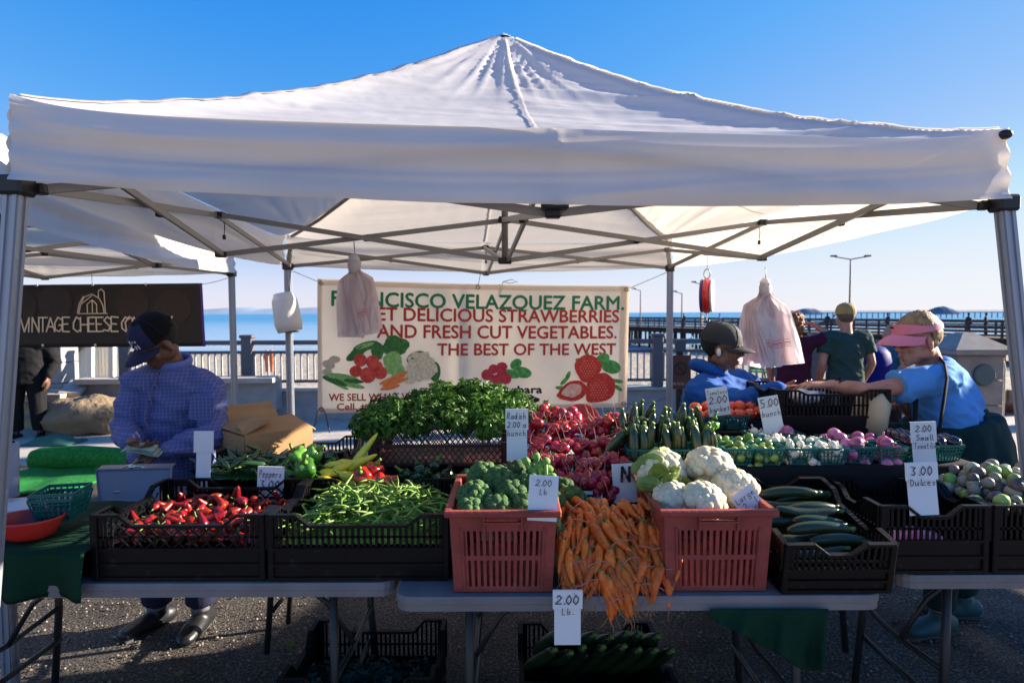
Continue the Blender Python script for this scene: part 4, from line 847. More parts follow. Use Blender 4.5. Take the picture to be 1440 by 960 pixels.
hr = mat('brown_blond_hair', (.16, .085, .035), .6, .4, vscale=30, col2=(.36, .24, .12), bump=.8, bscale=90, stretch=(1, 1, .3))
hair_shell(H4, lambda v: (v.y < .085 if v.z > .078 else v.y < .02) and v.z > -.075 + .5 * max(0, v.y + .06) and (v.z > .035 or v.y < -.012), hr, wom, .0045, r=(.086, .106, .103))
pk_ = mat('pink_visor', (.68, .22, .30), .75, .3, bump=.2, bscale=200); M_ = H4 @ Matrix.Translation((0, -.014, .066)) @ Matrix.Rotation(.03, 4, 'X') @ Matrix.Scale(1.08, 4)
vb = obj('visor', MB().grid(lambda u, v: M_ @ Vector(((.088 - .004 * v) * cos(u * 2 * pi), (.088 - .004 * v) * 1.19 * sin(u * 2 * pi), -.018 + v * (.022 + .024 * max(0, sin(u * 2 * pi))))), 40, 4), pk_, wom, True)
def vbr(u, v):
    a = (u - .5) * 2.7; x = sin(a) * .082; r0 = .085 * 1.19 * cos(a) + .006; e = .088 * max(0, cos(a * 1.1)) ** .7; return M_ @ Vector((x * (1 + .05 * v), r0 + e * v, -.014 - .024 * (x / .08) ** 2 - .03 * v * v))
obj('brim', MB().slab(vbr, 18, 7, H4.to_3x3() @ Vector((0, 0, -.004))), pk_, vb, True); obj('emblem', MB().ell(M_ @ Vector((.02, .104, .014)), (.009, .009, .005)), navy, vb, True)
gl_ = mat('sunglass_lens', (.008, .007, .008), .15, .8)
for s_ in (-1, 1):
    obj('lens', MB().ell(H4 @ Vector((s_ * .032, .088, .003)), (.014, .023, .017), HM), gl_, wom, True); obj('temple_arm', MB().bar(H4 @ Vector((s_ * .060, .075, .008)), H4 @ Vector((s_ * .081, -.005, .006)), .004), gl_, wom)
obj('lips', MB().merge(MB().ell((0, .094, -.058), (.02, .005, .004)), H4), mat('pink_lips', (.4, .12, .1), .4), wom, True)
c = Vector(J['wr'][0]) + Vector((.035, 0, .003)); ax = (Vector(J['el'][0]) - Vector(J['wr'][0])).normalized(); obj('watch_strap', MB().tube([c - ax * .013, c + ax * .013], [.034, .035], 14), dk, wom, True); obj('watch_face', MB().box(c + Vector((0, -.036, .004)), (.034, .008, .036), bev=.004), gl_, wom)
# strap and tied jacket, hips in dark green
nk = Vector(J['neck'])
stp = [P(1322, 503, 2.93), P(1329, 512, 2.82), P(1332, 532, 2.745), P(1327, 565, 2.735), P(1320, 610, 2.75), P(1313, 655, 2.76)]; obj('bag_strap', MB().tube(stp, [(.013, .005)] * 6, 8, up=(0, 1, 0)), dk, wom, True)
obj('bag_strap', MB().tube([P(1288, 560, 2.80), P(1286, 600, 2.79), P(1283, 650, 2.83)], [(.012, .005)] * 3, 8, up=(0, 1, 0)), dk, wom, True)
jk = MB().tube([P(1335, 590, 3.0), P(1340, 625, 3.0), P(1342, 680, 3.0), P(1345, 730, 3.0)], [(.205, .205), (.235, .225), (.255, .235), (.22, .21)], 22, up=(0, 1, 0)).tube([P(1368, 585, 2.95), P(1392, 612, 2.95), P(1408, 640, 2.95)], [(.05, .06), (.06, .05), (.03, .03)], 12, round_ends=True)
obj('tied_jacket', smoothmesh(jk, .010, 3, disp=lambda co: .013 * (1 - 2.2 * abs(nz((co.x * 1.5, co.y, co.z * .6), 8)))), dg_, wom, True)
obj('zip', MB().tube([P(1372, 575, 2.88), P(1385, 605, 2.86), P(1402, 632, 2.86)], .004, 5), mat('pale_zip', (.35, .33, .25), .6), wom)
obj('shoulder_bag', smoothmesh(MB().ell(P(1258, 640, 3.1), (.10, .14, .17), seg=18, rings=12).ell(P(1262, 660, 3.1), (.12, .13, .12)), .012, 2), dg_, None, True, 'dark green shoulder bag hanging in front of the woman in the visor', 'bag', loc=tuple(P(1258, 650, 3.1)))
obj('tan_wallet', MB().box(P(1250, 560, 3.08), (.09, .05, .11), (0, .3, .3), bev=.01), mat('tan_leather', (.35, .17, .08), .5), None, False, 'tan wallet in the hand of the woman in the visor', 'wallet')
obj('red_coupon', MB().slab(lambda u, v: P(1112, 541, 2.97) + Vector((u * .07, (v - .5) * .05, .004 - .015 * u)), 4, 2, (0, 0, .001)), mat('red_paper', (.65, .05, .03), .7), None, True, 'small red ticket between the two hands meeting over the crate', 'ticket')
obj('banknote', MB().slab(lambda u, v: P(1115, 552, 2.96) + Vector((u * .07, (v - .5) * .04, .03 * u - .03)), 4, 2, (0, 0, .001)), bill, None, True, 'folded banknote held under the fingers of the blue hoodie man', 'banknote')

# ---- background people
def stand(px, d, top, shirt, pants, skin, label, fw=(0, 1, 0), arms='down', s=1, female=False, voxel=.013, sleeves='short', shoe=shb, hf=None, lean=(0, 0)):
    x = X(px, d); H = top; lat_ = Vector((fw[1], -fw[0], 0)).normalized(); f_ = Vector(fw).normalized(); B = lambda l, f, z: Vector((x, d, z * H / 1.75)) + lat_ * l * s + f_ * f * s
    sh = [B(-.19, 0, 1.42), B(.19, 0, 1.42)]
    el = [B(-.25, -.03, 1.14), B(.25, -.03, 1.14)]; wr = [B(-.22, .08, .92), B(.22, .08, .92)]; hd = [dict(d=(0, 0, -1), n=tuple(lat_), t=tuple(f_)), dict(d=(0, 0, -1), n=tuple(-lat_), t=tuple(f_))]
    if arms == 'head': el[1] = B(.38, .05, 1.47); wr[1] = B(.17, .10, 1.62); hd[1] = dict(d=tuple(-lat_), n=(0, 0, -1), t=tuple(f_))
    JJ = dict(fw=fw, pelvis=B(0, 0, .95), chest=B(0, 0, 1.25), neck=B(0, 0, 1.47), head=B(0, .03, 1.62), hf=hf or fw, sh=sh, el=el, wr=wr, kn=[B(-.1, .02, .5), B(.1, .02, .5)], an=[B(-.11, 0, .1), B(.11, 0, .1)], hd=hd)
    return person('person', label, JJ, skin, shirt, pants, shoe, s=s, voxel=voxel, sleeves=sleeves, wr_amp=.008, shirt_low=.05)
tg = mat('green_grey_shirt', (.028, .060, .055), .85, .2, var=.1, vscale=8)
mg, H4, HM, _, _ = stand(1190, 6.2, 1.66, tg, mat('khaki', (.12, .10, .08), .8), skl, 'man in a green shirt and tan cap standing with his back turned', s=1.0)
hair_shell(H4, lambda v: v.z < .05 and v.y < .02 and v.z > -.07, mat('greying_hair', (.13, .09, .06), .8, vscale=50, var=.3), mg, .003)
capobj(mg, H4 @ Matrix.Scale(1.08, 4), mat('tan_cap', (.42, .25, .08), .8), mat('tan_cap2', (.34, .2, .07), .8), z0=.05)
mw, H4, HM, _, _ = stand(1117, 6.3, 1.60, mat('maroon_shirt', (.06, .008, .028), .85, .2, var=.1, vscale=8), dk, skl, 'woman in a maroon shirt with one hand raised to her auburn hair', fw=(.5, .85, 0), arms='head', s=.92, sleeves='short')
hair = MB().ell((0, -.02, .03), (.10, .12, .11), seg=20, rings=14).ell((0, -.06, -.05), (.10, .07, .12)).ell((.02, -.05, -.12), (.07, .05, .07))
obj('hair', smoothmesh(MB().merge(hair, H4), .010, 1, disp=lambda co: .022 * nz(co, 26) + .012 * nz(co, 60)), mat('auburn_hair', (.22, .07, .02), .6, .4, var=.5, vscale=40), mw, True)
stand(1258, 8.0, 1.42, mat('teal_shirt', (.01, .09, .18), .85), dk, skl, 'stooping person in a teal shirt mostly hidden behind the woman', s=1.05, fw=(-1, .2, 0))
sp_, H4, _, _, _ = stand(34, 7.9, 1.52, dk, dk, skd, 'person in black clothes standing under the cheese banner', s=1.25, fw=(.3, -1, 0), sleeves='long')
# tiny figures on the pier and two children on the sand
fig = {}
def figmesh(i, c1, c2):
    b = MB().tube([(0, 0, .02), (0, 0, .45), (0, 0, .85), (0, 0, 1.3), (0, 0, 1.42)], [(.11, .09), (.13, .1), (.17, .12), (.2, .12), (.06, .06)], 10).tube([(-.2, 0, 1.35), (-.26, .03, 1.05), (-.2, .12, .85)], [.05, .045, .03], 6).tube([(.2, 0, 1.35), (.27, .03, 1.05), (.2, .12, .85)], [.05, .045, .03], 6).ell((0, .02, 1.58), (.09, .10, .12)).tube([(.1, 0, .8), (.09, .1, .02)], [.09, .06], 8)
    return smoothmesh(b, .035, 1)
fm = figmesh(0, 0, 0); q = random.Random(12)
pc = [mat('pier_clothes_%s' % n, c, .9) for n, c in (('dark', (.02, .02, .03)), ('blue', (.03, .07, .2)), ('red', (.2, .04, .03)), ('pale', (.35, .33, .3)))]
labs = {950: 'tiny dark figure on the pier left of the scale', 966: 'tiny pale figure on the pier beneath the hanging scale', 980: 'tiny blue figure on the pier beside the thin lamp post', 1036: 'tiny figure in red on the pier left of the right bag bundle', 922: 'tiny dark figure on the pier just left of the back tent pole', 1128: 'tiny dark figure on the pier between maroon and green shirts', 1235: 'dark figure leaning on the pier rail left of the visor', 1335: 'cyclist figure in dark clothes on the pier right of the visor', 1347: 'dark figure next to the cyclist on the pier'}
for i, (px, lb) in enumerate(labs.items()):
    k_ = (px - 720) / F; s = (A.x - k_ * A.y) / (k_ * dn.y - dn.x); p = PP(s, 1.2 + (i % 3) * 1.1, zd + .02)
    o = obj('person', fm, None, None) if False else bpy.data.objects.new('person', fm.mesh('pier_figure', pc[(0, 3, 1, 2, 0, 0, 0, 0, 0)[i]])); COL.objects.link(o); o.location = p; o.rotation_euler.z = q.uniform(0, 6); o.scale = (1, 1, 1.06); props(o, lb, 'person', 'people out on the pier')
for i, px in enumerate((375, 382)):
    p = P(px, 508, 34); o = bpy.data.objects.new('person', fm.mesh('child_figure', mat('orange_swimwear%d' % i, (.55, .16, .06), .8))); COL.objects.link(o); o.location = Vector((p.x, p.y, p.z - .6)); o.scale = (.7, .7, .75); props(o, ('left of the two small orange figures on the beach', 'right of the two small orange figures on the beach')[i], 'person', 'children on the sand')
# ================================================================ TABLES, CRATES, GOODS
ttop = mat('table_plastic', (.20, .175, .17), .55, .4, var=.12, vscale=6, bump=.15, bscale=80); tleg = mat('table_leg_steel', (.02, .02, .022), .45, .5)
def table(label, x0, x1, y0, y1, z=.74, group='folding tables under the goods', th=.045):
    T = thing('folding_table', label, 'table', ((x0 + x1) / 2, (y0 + y1) / 2, 0), group)
    cx, cy = (x0 + x1) / 2, (y0 + y1) / 2
    b = MB(); r_ = .05; pts = []
    for sx, sy, a0 in ((1, 1, 0), (-1, 1, 1), (-1, -1, 2), (1, -1, 3)):
        for k in range(5): a = (a0 + k / 4) * pi / 2; pts.append((cx + sx * ((x1 - x0) / 2 - r_) + r_ * cos(a), cy + sy * ((y1 - y0) / 2 - r_) + r_ * sin(a)))
    n = len(pts); lv = [(z - th, 1), (z - th * .55, 1), (z - th * .5, 1.004), (z - .006, 1.004), (z, 1)]
    for zz, s_ in lv: b.v += [Vector((cx + (px - cx) * s_ * (.998 if zz == z else 1), cy + (py - cy) * (s_ if zz < z else .997), zz)) for px, py in pts]
    for i in range(len(lv) - 1): b.f += [(i * n + k, i * n + (k + 1) % n, (i + 1) * n + (k + 1) % n, (i + 1) * n + k) for k in range(n)]
    b.f += [tuple(range(n - 1, -1, -1)), tuple(range((len(lv) - 1) * n, len(lv) * n))]
    obj('tabletop', b, ttop, T)
    for sx, xx in ((-1, x0 + .22), (1, x1 - .22)):
        for yy in (y0 + .10, y1 - .10): obj('leg', MB().tube([(xx, yy, z - th), (xx, yy, .35), (xx + sx * .03, yy, .02)], .0145, 10), tleg, T, True)
        obj('crossbar', MB().tube([(xx, y0 + .10, .22), (xx, y1 - .10, .22)], .011, 8), tleg, T, True); obj('crossbar', MB().tube([(xx, y0 + .1, z - th - .03), (xx, y1 - .1, z - th - .03)], .011, 8), tleg, T, True)
        for yy in (y0 + .18,): obj('brace', MB().tube([(xx, cy, .34), (xx - sx * .1, cy, .50), (xx - sx * .34, cy, z - th - .01)], .010, 8).tube([(xx, y0 + .1, .36), (xx, cy, .34), (xx, y1 - .1, .36)], .010, 8), tleg, T, True)
    return T
table('grey folding table under the red peppers and green beans', -2.15, -.385, 1.93, 2.66)
table('middle folding table carrying both red crates and the carrots', -.36, 1.13, 1.83, 2.58)
table('right folding table under the crate of purple tomatillos', 1.27, 2.6, 1.97, 2.66)
table('back folding table behind the parsley, radishes and onions', -1.34, 1.74, 2.70, 3.18)
table('unseen folding table of the next stall, added for its shadow', 5.3, 7.6, 2.75, 3.4, group='added tables of the unseen stall')  # unseen table added under the right tent for its shadow

bp_ = mat('crate_black', (.0032, .0032, .004), .45, .18, vscale=26, col2=(.022, .021, .021), contrast=(.60, .76), bump=.1, bscale=90); redp = mat('crate_red', (.34, .065, .048), .6, .3, vscale=9, col2=(.24, .045, .036), bump=.3, bscale=70, contrast=(.35, .6)); mar = mat('crate_maroon', (.055, .010, .014), .5, .5)
def wall(L_, h, style, dip=.035, th=.006):
    """wall in the x-z plane centred on x, thickness along y"""
    b = MB(); c = .085
    def top(x): e = L_ / 2 - abs(x); return h if e < c else (h - dip if e > c + .045 else h - dip * (e - c) / .045)
    if style == 'lattice':
        for z in (.004, h - .010, h * .5): b.box((0, 0, z), (L_, th, .012))
        n = int(L_ / .026)
        for k in range(-3, n + 3):
            for s_ in (1, -1):
                x0 = -L_ / 2 + k * .026; x1_ = x0 + s_ * h * .7; p0, p1 = Vector((x0, s_ * .0012, .006)), Vector((x1_, s_ * .0012, h - .012))
                for e in (-L_ / 2, L_ / 2):
                    for a_, b__ in ((0, 1), (1, 0)):
                        A_, B__ = (p0, p1) if a_ == 0 else (p1, p0)
                        if (A_.x - e) * (1 if e > 0 else -1) > 0 and (B__.x - e) * (1 if e > 0 else -1) < 0:
                            t = (e - A_.x) / (B__.x - A_.x); q_ = A_.lerp(B__, t)
                            if a_ == 0: p0 = q_
                            else: p1 = q_
                if abs(p0.x) > L_ / 2 + .001 or abs(p1.x) > L_ / 2 + .001: continue
                b.bar(p0, p1, .004, .0065, up=(0, 1, 0))
        for e in (-1, 1): b.box((e * (L_ / 2 - .012), 0, h / 2), (.024, th + .002, h))
        return b
    n = int(L_ / .019); lo = h * .47
    b.box((0, 0, lo / 2), (L_ - .002, th * .7, lo))
    for z in (.006, lo * .5, lo): b.box((0, -.0015, z), (L_, th + .008, .010))
    for k in range(n + 1):
        x = -L_ / 2 + L_ * k / n; t = top(x)
        if style == 'x' and abs(x) < L_ * .36: continue
        b.box((x, 0, (lo + t) / 2), (.0085 if abs(abs(x) - L_ / 2) > .02 else .02, th, t - lo))
    z1 = lo + (h - dip - lo) * .5; b.box((0, 0, z1), (L_, th, .007))
    if style == 'x':
        m = int(L_ * .72 / .042)
        for k in range(m):
            x0 = -L_ * .36 + k * L_ * .72 / m; x1_ = x0 + L_ * .72 / m
            for za, zb in ((lo, z1), (z1, h - dip)): b.bar((x0, 0, za), (x1_, 0, zb), .005, .006, up=(0, 1, 0)).bar((x0, .001, zb), (x1_, .001, za), .005, .006, up=(0, 1, 0))
    xs = [-L_ / 2, -L_ / 2 + c, -L_ / 2 + c + .045, L_ / 2 - c - .045, L_ / 2 - c, L_ / 2]
    for a_, c_ in zip(xs, xs[1:]): b.bar((a_, -.002, top(a_) - .004), (c_, -.002, top(c_) - .004), .009, .018, up=(0, 1, 0))
    return b
def redwall(L_, h, cols=12, handle=True):
    b = MB(); th = .007; sx = L_ * .36; z = [0, .07 * h, .41 * h, .47 * h, .79 * h, h]
    b.box((-(sx + L_ / 2) / 2, 0, h / 2), (L_ / 2 - sx, th, h)).box(((sx + L_ / 2) / 2, 0, h / 2), (L_ / 2 - sx, th, h))
    b.box((0, 0, z[1] / 2), (2 * sx, th, z[1])).box((0, 0, (z[2] + z[3]) / 2), (2 * sx, th, z[3] - z[2]))
    hw = L_ * .17 if handle else 0
    if handle:
        b.box((-(sx + hw) / 2, 0, (z[4] + z[5]) / 2), (sx - hw, th, z[5] - z[4])).box(((sx + hw) / 2, 0, (z[4] + z[5]) / 2), (sx - hw, th, z[5] - z[4]))
        b.box((0, 0, z[4] + .012), (2 * hw, th + .004, .024)).box((0, -.007, z[4] + .028), (2 * hw + .012, .018, .006)).box((0, 0, h - .008), (2 * hw, th, .016))
        for s_ in (-1, 1): b.box((s_ * (hw + .003), -.006, (z[4] + h) / 2), (.006, .016, h - z[4]))
    else: b.box((0, 0, (z[4] + z[5]) / 2), (2 * sx, th, z[5] - z[4]))
    for k in range(cols + 1):
        x = -sx + 2 * sx * k / cols
        for za, zb in ((z[1], z[2]), (z[3], z[4])): b.box((x, 0, (za + zb) / 2), (2 * sx / cols * .52, th, zb - za))
    for x in (-sx - .01, sx + .01): b.box((x, -.005, h * .43), (.005, .006, h * .80))
    return b
def crate(label, cx, y0, z0, W_, D_, h, m, style='slot', group=None, name='plastic_crate', tilt=0, rz=0, dip=.035, taper=1.0):
    T = thing(name, label, 'crate', (0, 0, 0), group)
    wf = (lambda L_: redwall(L_, h)) if style == 'red' else (lambda L_: wall(L_, h, style, dip if style != 'lattice' else 0))
    def put(nm, mb, M_):
        k = MB().merge(mb, M_)
        if taper != 1:
            for v in k.v: f = taper + (1 - taper) * v.z / h; v.x *= f; v.y = D_ / 2 + (v.y - D_ / 2) * f
        return obj(nm, k, m, T)
    put('front_wall', wf(W_), Matrix.Translation((0, 0, 0))); put('back_wall', wf(W_), Matrix.Translation((0, D_, 0)) @ Matrix.Rotation(pi, 4, 'Z'))
    put('side_wall', wf(D_ - .008), Matrix.Translation((-W_ / 2 + .003, D_ / 2, 0)) @ Matrix.Rotation(-pi / 2, 4, 'Z')); put('side_wall', wf(D_ - .008), Matrix.Translation((W_ / 2 - .003, D_ / 2, 0)) @ Matrix.Rotation(pi / 2, 4, 'Z'))
    put('floor', MB().box((0, D_ / 2, .009), (W_ - .012, D_ - .012, .006)), Matrix.Identity(4))
    if style == 'red':
        t_ = .016; rim = MB().box((0, -.006, h + .004), (W_ + .03, .026, .02), bev=.004).box((0, D_ + .006, h + .004), (W_ + .03, .026, .02), bev=.004).box((-W_ / 2 - .004, D_ / 2, h + .003), (.024, D_ - .016, .018), bev=.004).box((W_ / 2 + .004, D_ / 2, h + .003), (.024, D_ - .016, .018), bev=.004)
        put('rim', rim, Matrix.Identity(4))
    else:
        for sx in (-1, 1):
            for yy in (0, D_): put('corner_post', MB().box((sx * (W_ / 2 - .006), yy, h / 2), (.020, .020, h - .002), bev=.003), Matrix.Identity(4))
    T.location = (cx, y0, z0); T.rotation_euler = (tilt, 0, rz)
    bpy.context.view_layer.update()
    return T
CG = 'black crates of produce'
Zt = .744
crate('black crate with the red chili peppers, left end of the front row', -1.075, 1.95, Zt, .55, .42, .215, bp_, 'x', CG)
crate('black crate heaped with green beans', -.495, 1.945, Zt, .575, .42, .215, bp_, 'slot', CG)
crate('black crate with jalapenos behind the red peppers', -1.075, 2.42, Zt, .42, .32, .205, bp_, 'slot', CG)
crate('black crate with bell peppers behind the green beans', -.555, 2.40, Zt, .58, .24, .205, bp_, 'slot', CG)
crate('black crate around the foot of the cardboard box', -1.06, 2.78, Zt, .56, .38, .225, bp_, 'slot', CG)
crate('black crate under the maroon parsley crate', -.32, 2.68, Zt, .60, .40, .185, bp_, 'slot', CG)
crate('maroon lattice crate full of parsley', -.325, 2.66, .934, .60, .40, .175, mar, 'lattice', None, dip=0)
RC = 'red slotted crates on the middle table'
crate('red slotted crate full of broccoli left of the carrots', -.03, 1.845, Zt, .325, .40, .245, redp, 'red', RC, taper=.93)
crate('red slotted crate full of cauliflower right of the carrots', .625, 1.845, Zt, .33, .42, .245, redp, 'red', RC, taper=.93)
crate('tilted black crate of cucumbers right of the cauliflower', .985, 1.845, Zt, .33, .45, .165, bp_, 'slot', CG, tilt=R(10))
crate('empty black crate on the right table behind the tall price card', 1.375, 1.98, Zt, .35, .33, .225, bp_, 'slot', CG)
crate('black crate heaped with purple and green tomatillos', 1.745, 1.98, Zt, .35, .33, .225, bp_, 'slot', CG)
crate('dark crate under the radishes', .20, 2.32, Zt, .38, .40, .22, bp_, 'slot', CG)
crate('lower black crate standing beneath the upper black crate by the blue hoodie', 1.46, 2.78, Zt, .50, .36, .265, bp_, 'slot', CG)
crate('upper black crate beneath the meeting hands with plastic bags inside', 1.46, 2.78, 1.012, .50, .36, .235, bp_, 'slot', CG, dip=.02)
crate('left black crate on the ground under the tables', -.56, 2.13, .005, .54, .42, .30, bp_, 'slot', CG, dip=.05)
crate('right black crate on the ground holding long dark cucumbers', .30, 2.10, .005, .54, .42, .30, bp_, 'slot', CG, dip=.05)
# raised shelf
shf = thing('raised_shelf', 'raised shelf covered in black cloth carrying the berry baskets', 'shelf', (1.11, 2.6, Zt))
blc = mat('black_shelf_cloth', (.010, .010, .012), .9, .2, bump=.2, bscale=30)
obj('frame', MB().box((1.115, 2.62, .87), (1.35, .52, .25)), bp_, shf)
obj('cloth', MB().slab(lambda u, v: (.42 + 1.39 * u, (2.335 - .0 + .62 * max(0, v - .3) / .7 if v > .3 else 2.335 - .012 * sin(u * 60) * (1 - v / .3)), 1.003 if v > .3 else .76 + .243 * v / .3), 120, 20, (0, .004, .003)), blc, shf, True)
rsr = thing('raised_shelf', 'low dark box lifting the tomato baskets at the back', 'shelf', (.95, 2.97, Zt)); obj('box', MB().box((.945, 2.97, .895), (.36, .22, .30), bev=.01), bp_, rsr)

# ------------- pieces of produce
def place(name, parts, loc, rot, label, cat, group, scale=1):
    r = bpy.data.objects.new(name, parts[0][1]); COL.objects.link(r); r.location = loc
    if isinstance(rot, Matrix): r.rotation_euler = rot.to_euler()
    else: r.rotation_euler = rot
    r.scale = (scale,) * 3; props(r, label, cat, group)
    for nm, me in parts[1:]: k = bpy.data.objects.new(nm, me); COL.objects.link(k); k.parent = r
    return r
def scatter(x0, x1, y0, y1, r_, q, tries=2500):
    pts = []; 
    for _ in range(tries):
        x, y = q.uniform(x0, x1), q.uniform(y0, y1)
        if all((x - a) ** 2 + (y - b) ** 2 > r_ * r_ for a, b in pts): pts.append((x, y))
    return pts
Q = random.Random(21)
def rr(q=Q): return Euler((q.uniform(0, 6.3), q.uniform(0, 6.3), q.uniform(0, 6.3)))
# beans
bmt = mat('bean_green', (.13, .25, .035), .45, .5, var=.25, vscale=20, objvar=.35, huevar=.018, bump=.1, bscale=90)
beans = []
for i in range(9):
    L_ = Q.uniform(.085, .13); c_ = Q.uniform(-.03, .03); c2_ = Q.uniform(-.012, .012)
    pts = [(L_ * (t - .5), c_ * (1 - (2 * t - 1) ** 2), c2_ * sin(t * 5)) for t in [k / 8 for k in range(9)]]; rd_ = [.0012, .0030, .0042, .0046, .0044, .0046, .0042, .0034, .0012]
    beans.append(MB().tube(pts, [(a * 1.05, a * .85) for a in rd_], 7).mesh('bean', bmt, True))
xm, ym = -.495, 2.165
n = 0
for i in range(292):
    x = xm + Q.uniform(-.25, .25); y = 1.985 + (.35 * Q.random() ** .9); hgt = .875 + .075 * max(0, 1 - ((x - xm) / .30) ** 2) * (0.5 + .5 * min(1, (y - 1.95) / .2)) + Q.uniform(-.035, .018)
    a = Q.gauss(1.2, .9); place('green_bean', [('b', beans[i % 9])], (x, y, hgt), Euler((Q.uniform(-.25, .25), Q.gauss(0, .30), a)), 'slim green bean in the heap in the black crate beside the broccoli', 'bean', 'green beans heaped in the black crate', Q.uniform(.9, 1.15))
obj('bean_fill', MB().grid(lambda u, v: (xm - .27 + .54 * u, 1.96 + .39 * v, .855 + .06 * sin(pi * u) * (v ** .5) + .006 * nz((u * 40, v * 30, 0)) + .006 * nz((u * 90, v * 60, 4))), 70, 50), bmt, None, True, kind='stuff', label='deeper layer of green beans in the crate')
# peppers (chilies)
def pepmesh(L_, r0, bend, lob=0, seg=10, wr=.1, mt=None, nm='pepper', blunt=.25, sd=0):
    b = MB(); pts = []; rs = []
    for k in range(11):
        t = k / 10; pts.append((L_ * t, bend * t * t, 0)); rs.append(r0 * (min(1, (t + .03) * 9) ** .5) * (1 - (1 - blunt) * t ** 1.6) * (1 if t < .97 else .55) * (1 + wr * nz((t * 5, sd, 0))))
    b.tube(pts, rs, seg, round_ends=True)
    for v in b.v:
        a = math.atan2(v.z, v.y - bend * max(0, v.x / L_) ** 2); c_ = Vector((v.x, bend * max(0, v.x / L_) ** 2, 0)); d_ = v - c_; f = 1 + lob * cos(a * 3 + sd) * min(1, max(0, 1 - v.x / L_ * .6)) + wr * .6 * nz(v, 40, sd); v.y, v.z = c_.y + d_.y * f, c_.z + d_.z * f
    return b.mesh(nm, mt, True)
stm = mat('pepper_stem', (.11, .22, .03), .5, var=.2, objvar=.2)
def stemmesh(r0, L_=.025): return MB().tube([(.004, 0, 0), (-.004, 0, 0), (-L_ * .5, .003, .002), (-L_, .009, .004)], [r0 * .55, r0 * .4, r0 * .16, r0 * .2], 7, round_ends=True).mesh('stem', stm, True)
redm = mat('chili_red', (.22, .006, .005), .35, .4, coat=.12, objvar=.4, huevar=.009, var=.15, vscale=30)
chs = [pepmesh(Q.uniform(.035, .07), Q.uniform(.014, .021), Q.uniform(-.015, .015), .07, mt=redm, sd=i, nm='chili', blunt=.42) for i in range(7)]; chst = stemmesh(.015)
for lay, zz in ((0, .86), (1, .885)):
    for i, (x, y) in enumerate(scatter(-1.32, -.83, 1.985, 2.34, .030 if lay == 0 else .040, Q, 1800)):
        z = zz - .012 + .02 * (1 - ((x + 1.075) / .28) ** 2) + Q.uniform(-.01, .010)
        place('red_chili', [('c', chs[i % 7]), ('stem', chst)], (x, y, z), Euler((Q.uniform(0, 6), Q.gauss(0, .5), Q.uniform(0, 6.3))), 'glossy red chili pepper lying in the heap in the left front crate', 'pepper', 'red chili peppers in the crate', Q.uniform(.72, 1.0))
obj('pepper_fill', MB().grid(lambda u, v: (-1.34 + .53 * u, 1.965 + .39 * v, .85 + .03 * sin(pi * u) + .012 * nz((u * 25, v * 20, 0))), 50, 40), redm, None, True, kind='stuff', label='deeper layer of red peppers in the crate')
jal = mat('jalapeno_green', (.018, .07, .014), .28, .5, coat=.3, objvar=.4, huevar=.03); jms = [pepmesh(Q.uniform(.065, .10), Q.uniform(.011, .015), Q.uniform(-.02, .02), .03, mt=jal, sd=i + 20, nm='jalapeno') for i in range(5)]; jst = stemmesh(.012)
for i, (x, y) in enumerate(scatter(-1.26, -.89, 2.45, 2.72, .030, Q, 1500)):
    place('jalapeno_pepper', [('c', jms[i % 5]), ('stem', jst)], (x, y, .955 + .025 * (1 - ((x + 1.075) / .2) ** 2) + Q.uniform(-.015, .015)), Euler((Q.uniform(0, 6), Q.gauss(0, .25), Q.uniform(0, 6.3))), 'dark green jalapeno lying in the crate behind the red peppers', 'pepper', 'jalapeno peppers in the crate')
obj('pepper_fill', MB().grid(lambda u, v: (-1.28 + .41 * u, 2.43 + .30 * v, .94 + .012 * nz((u * 25, v * 20, 0))), 40, 30), jal, None, True, kind='stuff', label='deeper layer of jalapenos in the crate')
# bells
def bell(mt, r_=.040, h=.085, sd=0):
    b = MB().ell((0, 0, 0), (r_, r_, h / 2), seg=28, rings=18, fn=lambda d: (1 + .10 * cos(math.atan2(d.y, d.x) * 4 + sd) * (1 - abs(d.z) * .4)) * (1 - .25 * max(0, d.z - .75) * 4 * (1 if d.z > .8 else .0)) * (1 + .05 * nz(d, 3, sd)))
    for v in b.v: v.x *= 1 + .18 * v.z / h; v.y *= 1 + .18 * v.z / h
    return b.mesh('bell_pepper', mt, True)
bst = MB().tube([(0, 0, .030), (0, 0, .042), (.004, 0, .055), (.012, 0, .066)], [.014, .008, .0055, .007], 8).mesh('stem', stm, True)
redb = mat('bell_red', (.55, .015, .008), .18, .5, coat=.6, var=.1, vscale=15); grb = mat('bell_green', (.040, .15, .015), .2, .5, coat=.6, var=.25, vscale=12); lgb = mat('bell_light_green', (.12, .32, .03), .22, .5, coat=.6, var=.15, vscale=12); dgb = mat('bell_dark_green', (.010, .042, .010), .22, .5, coat=.5, var=.2)
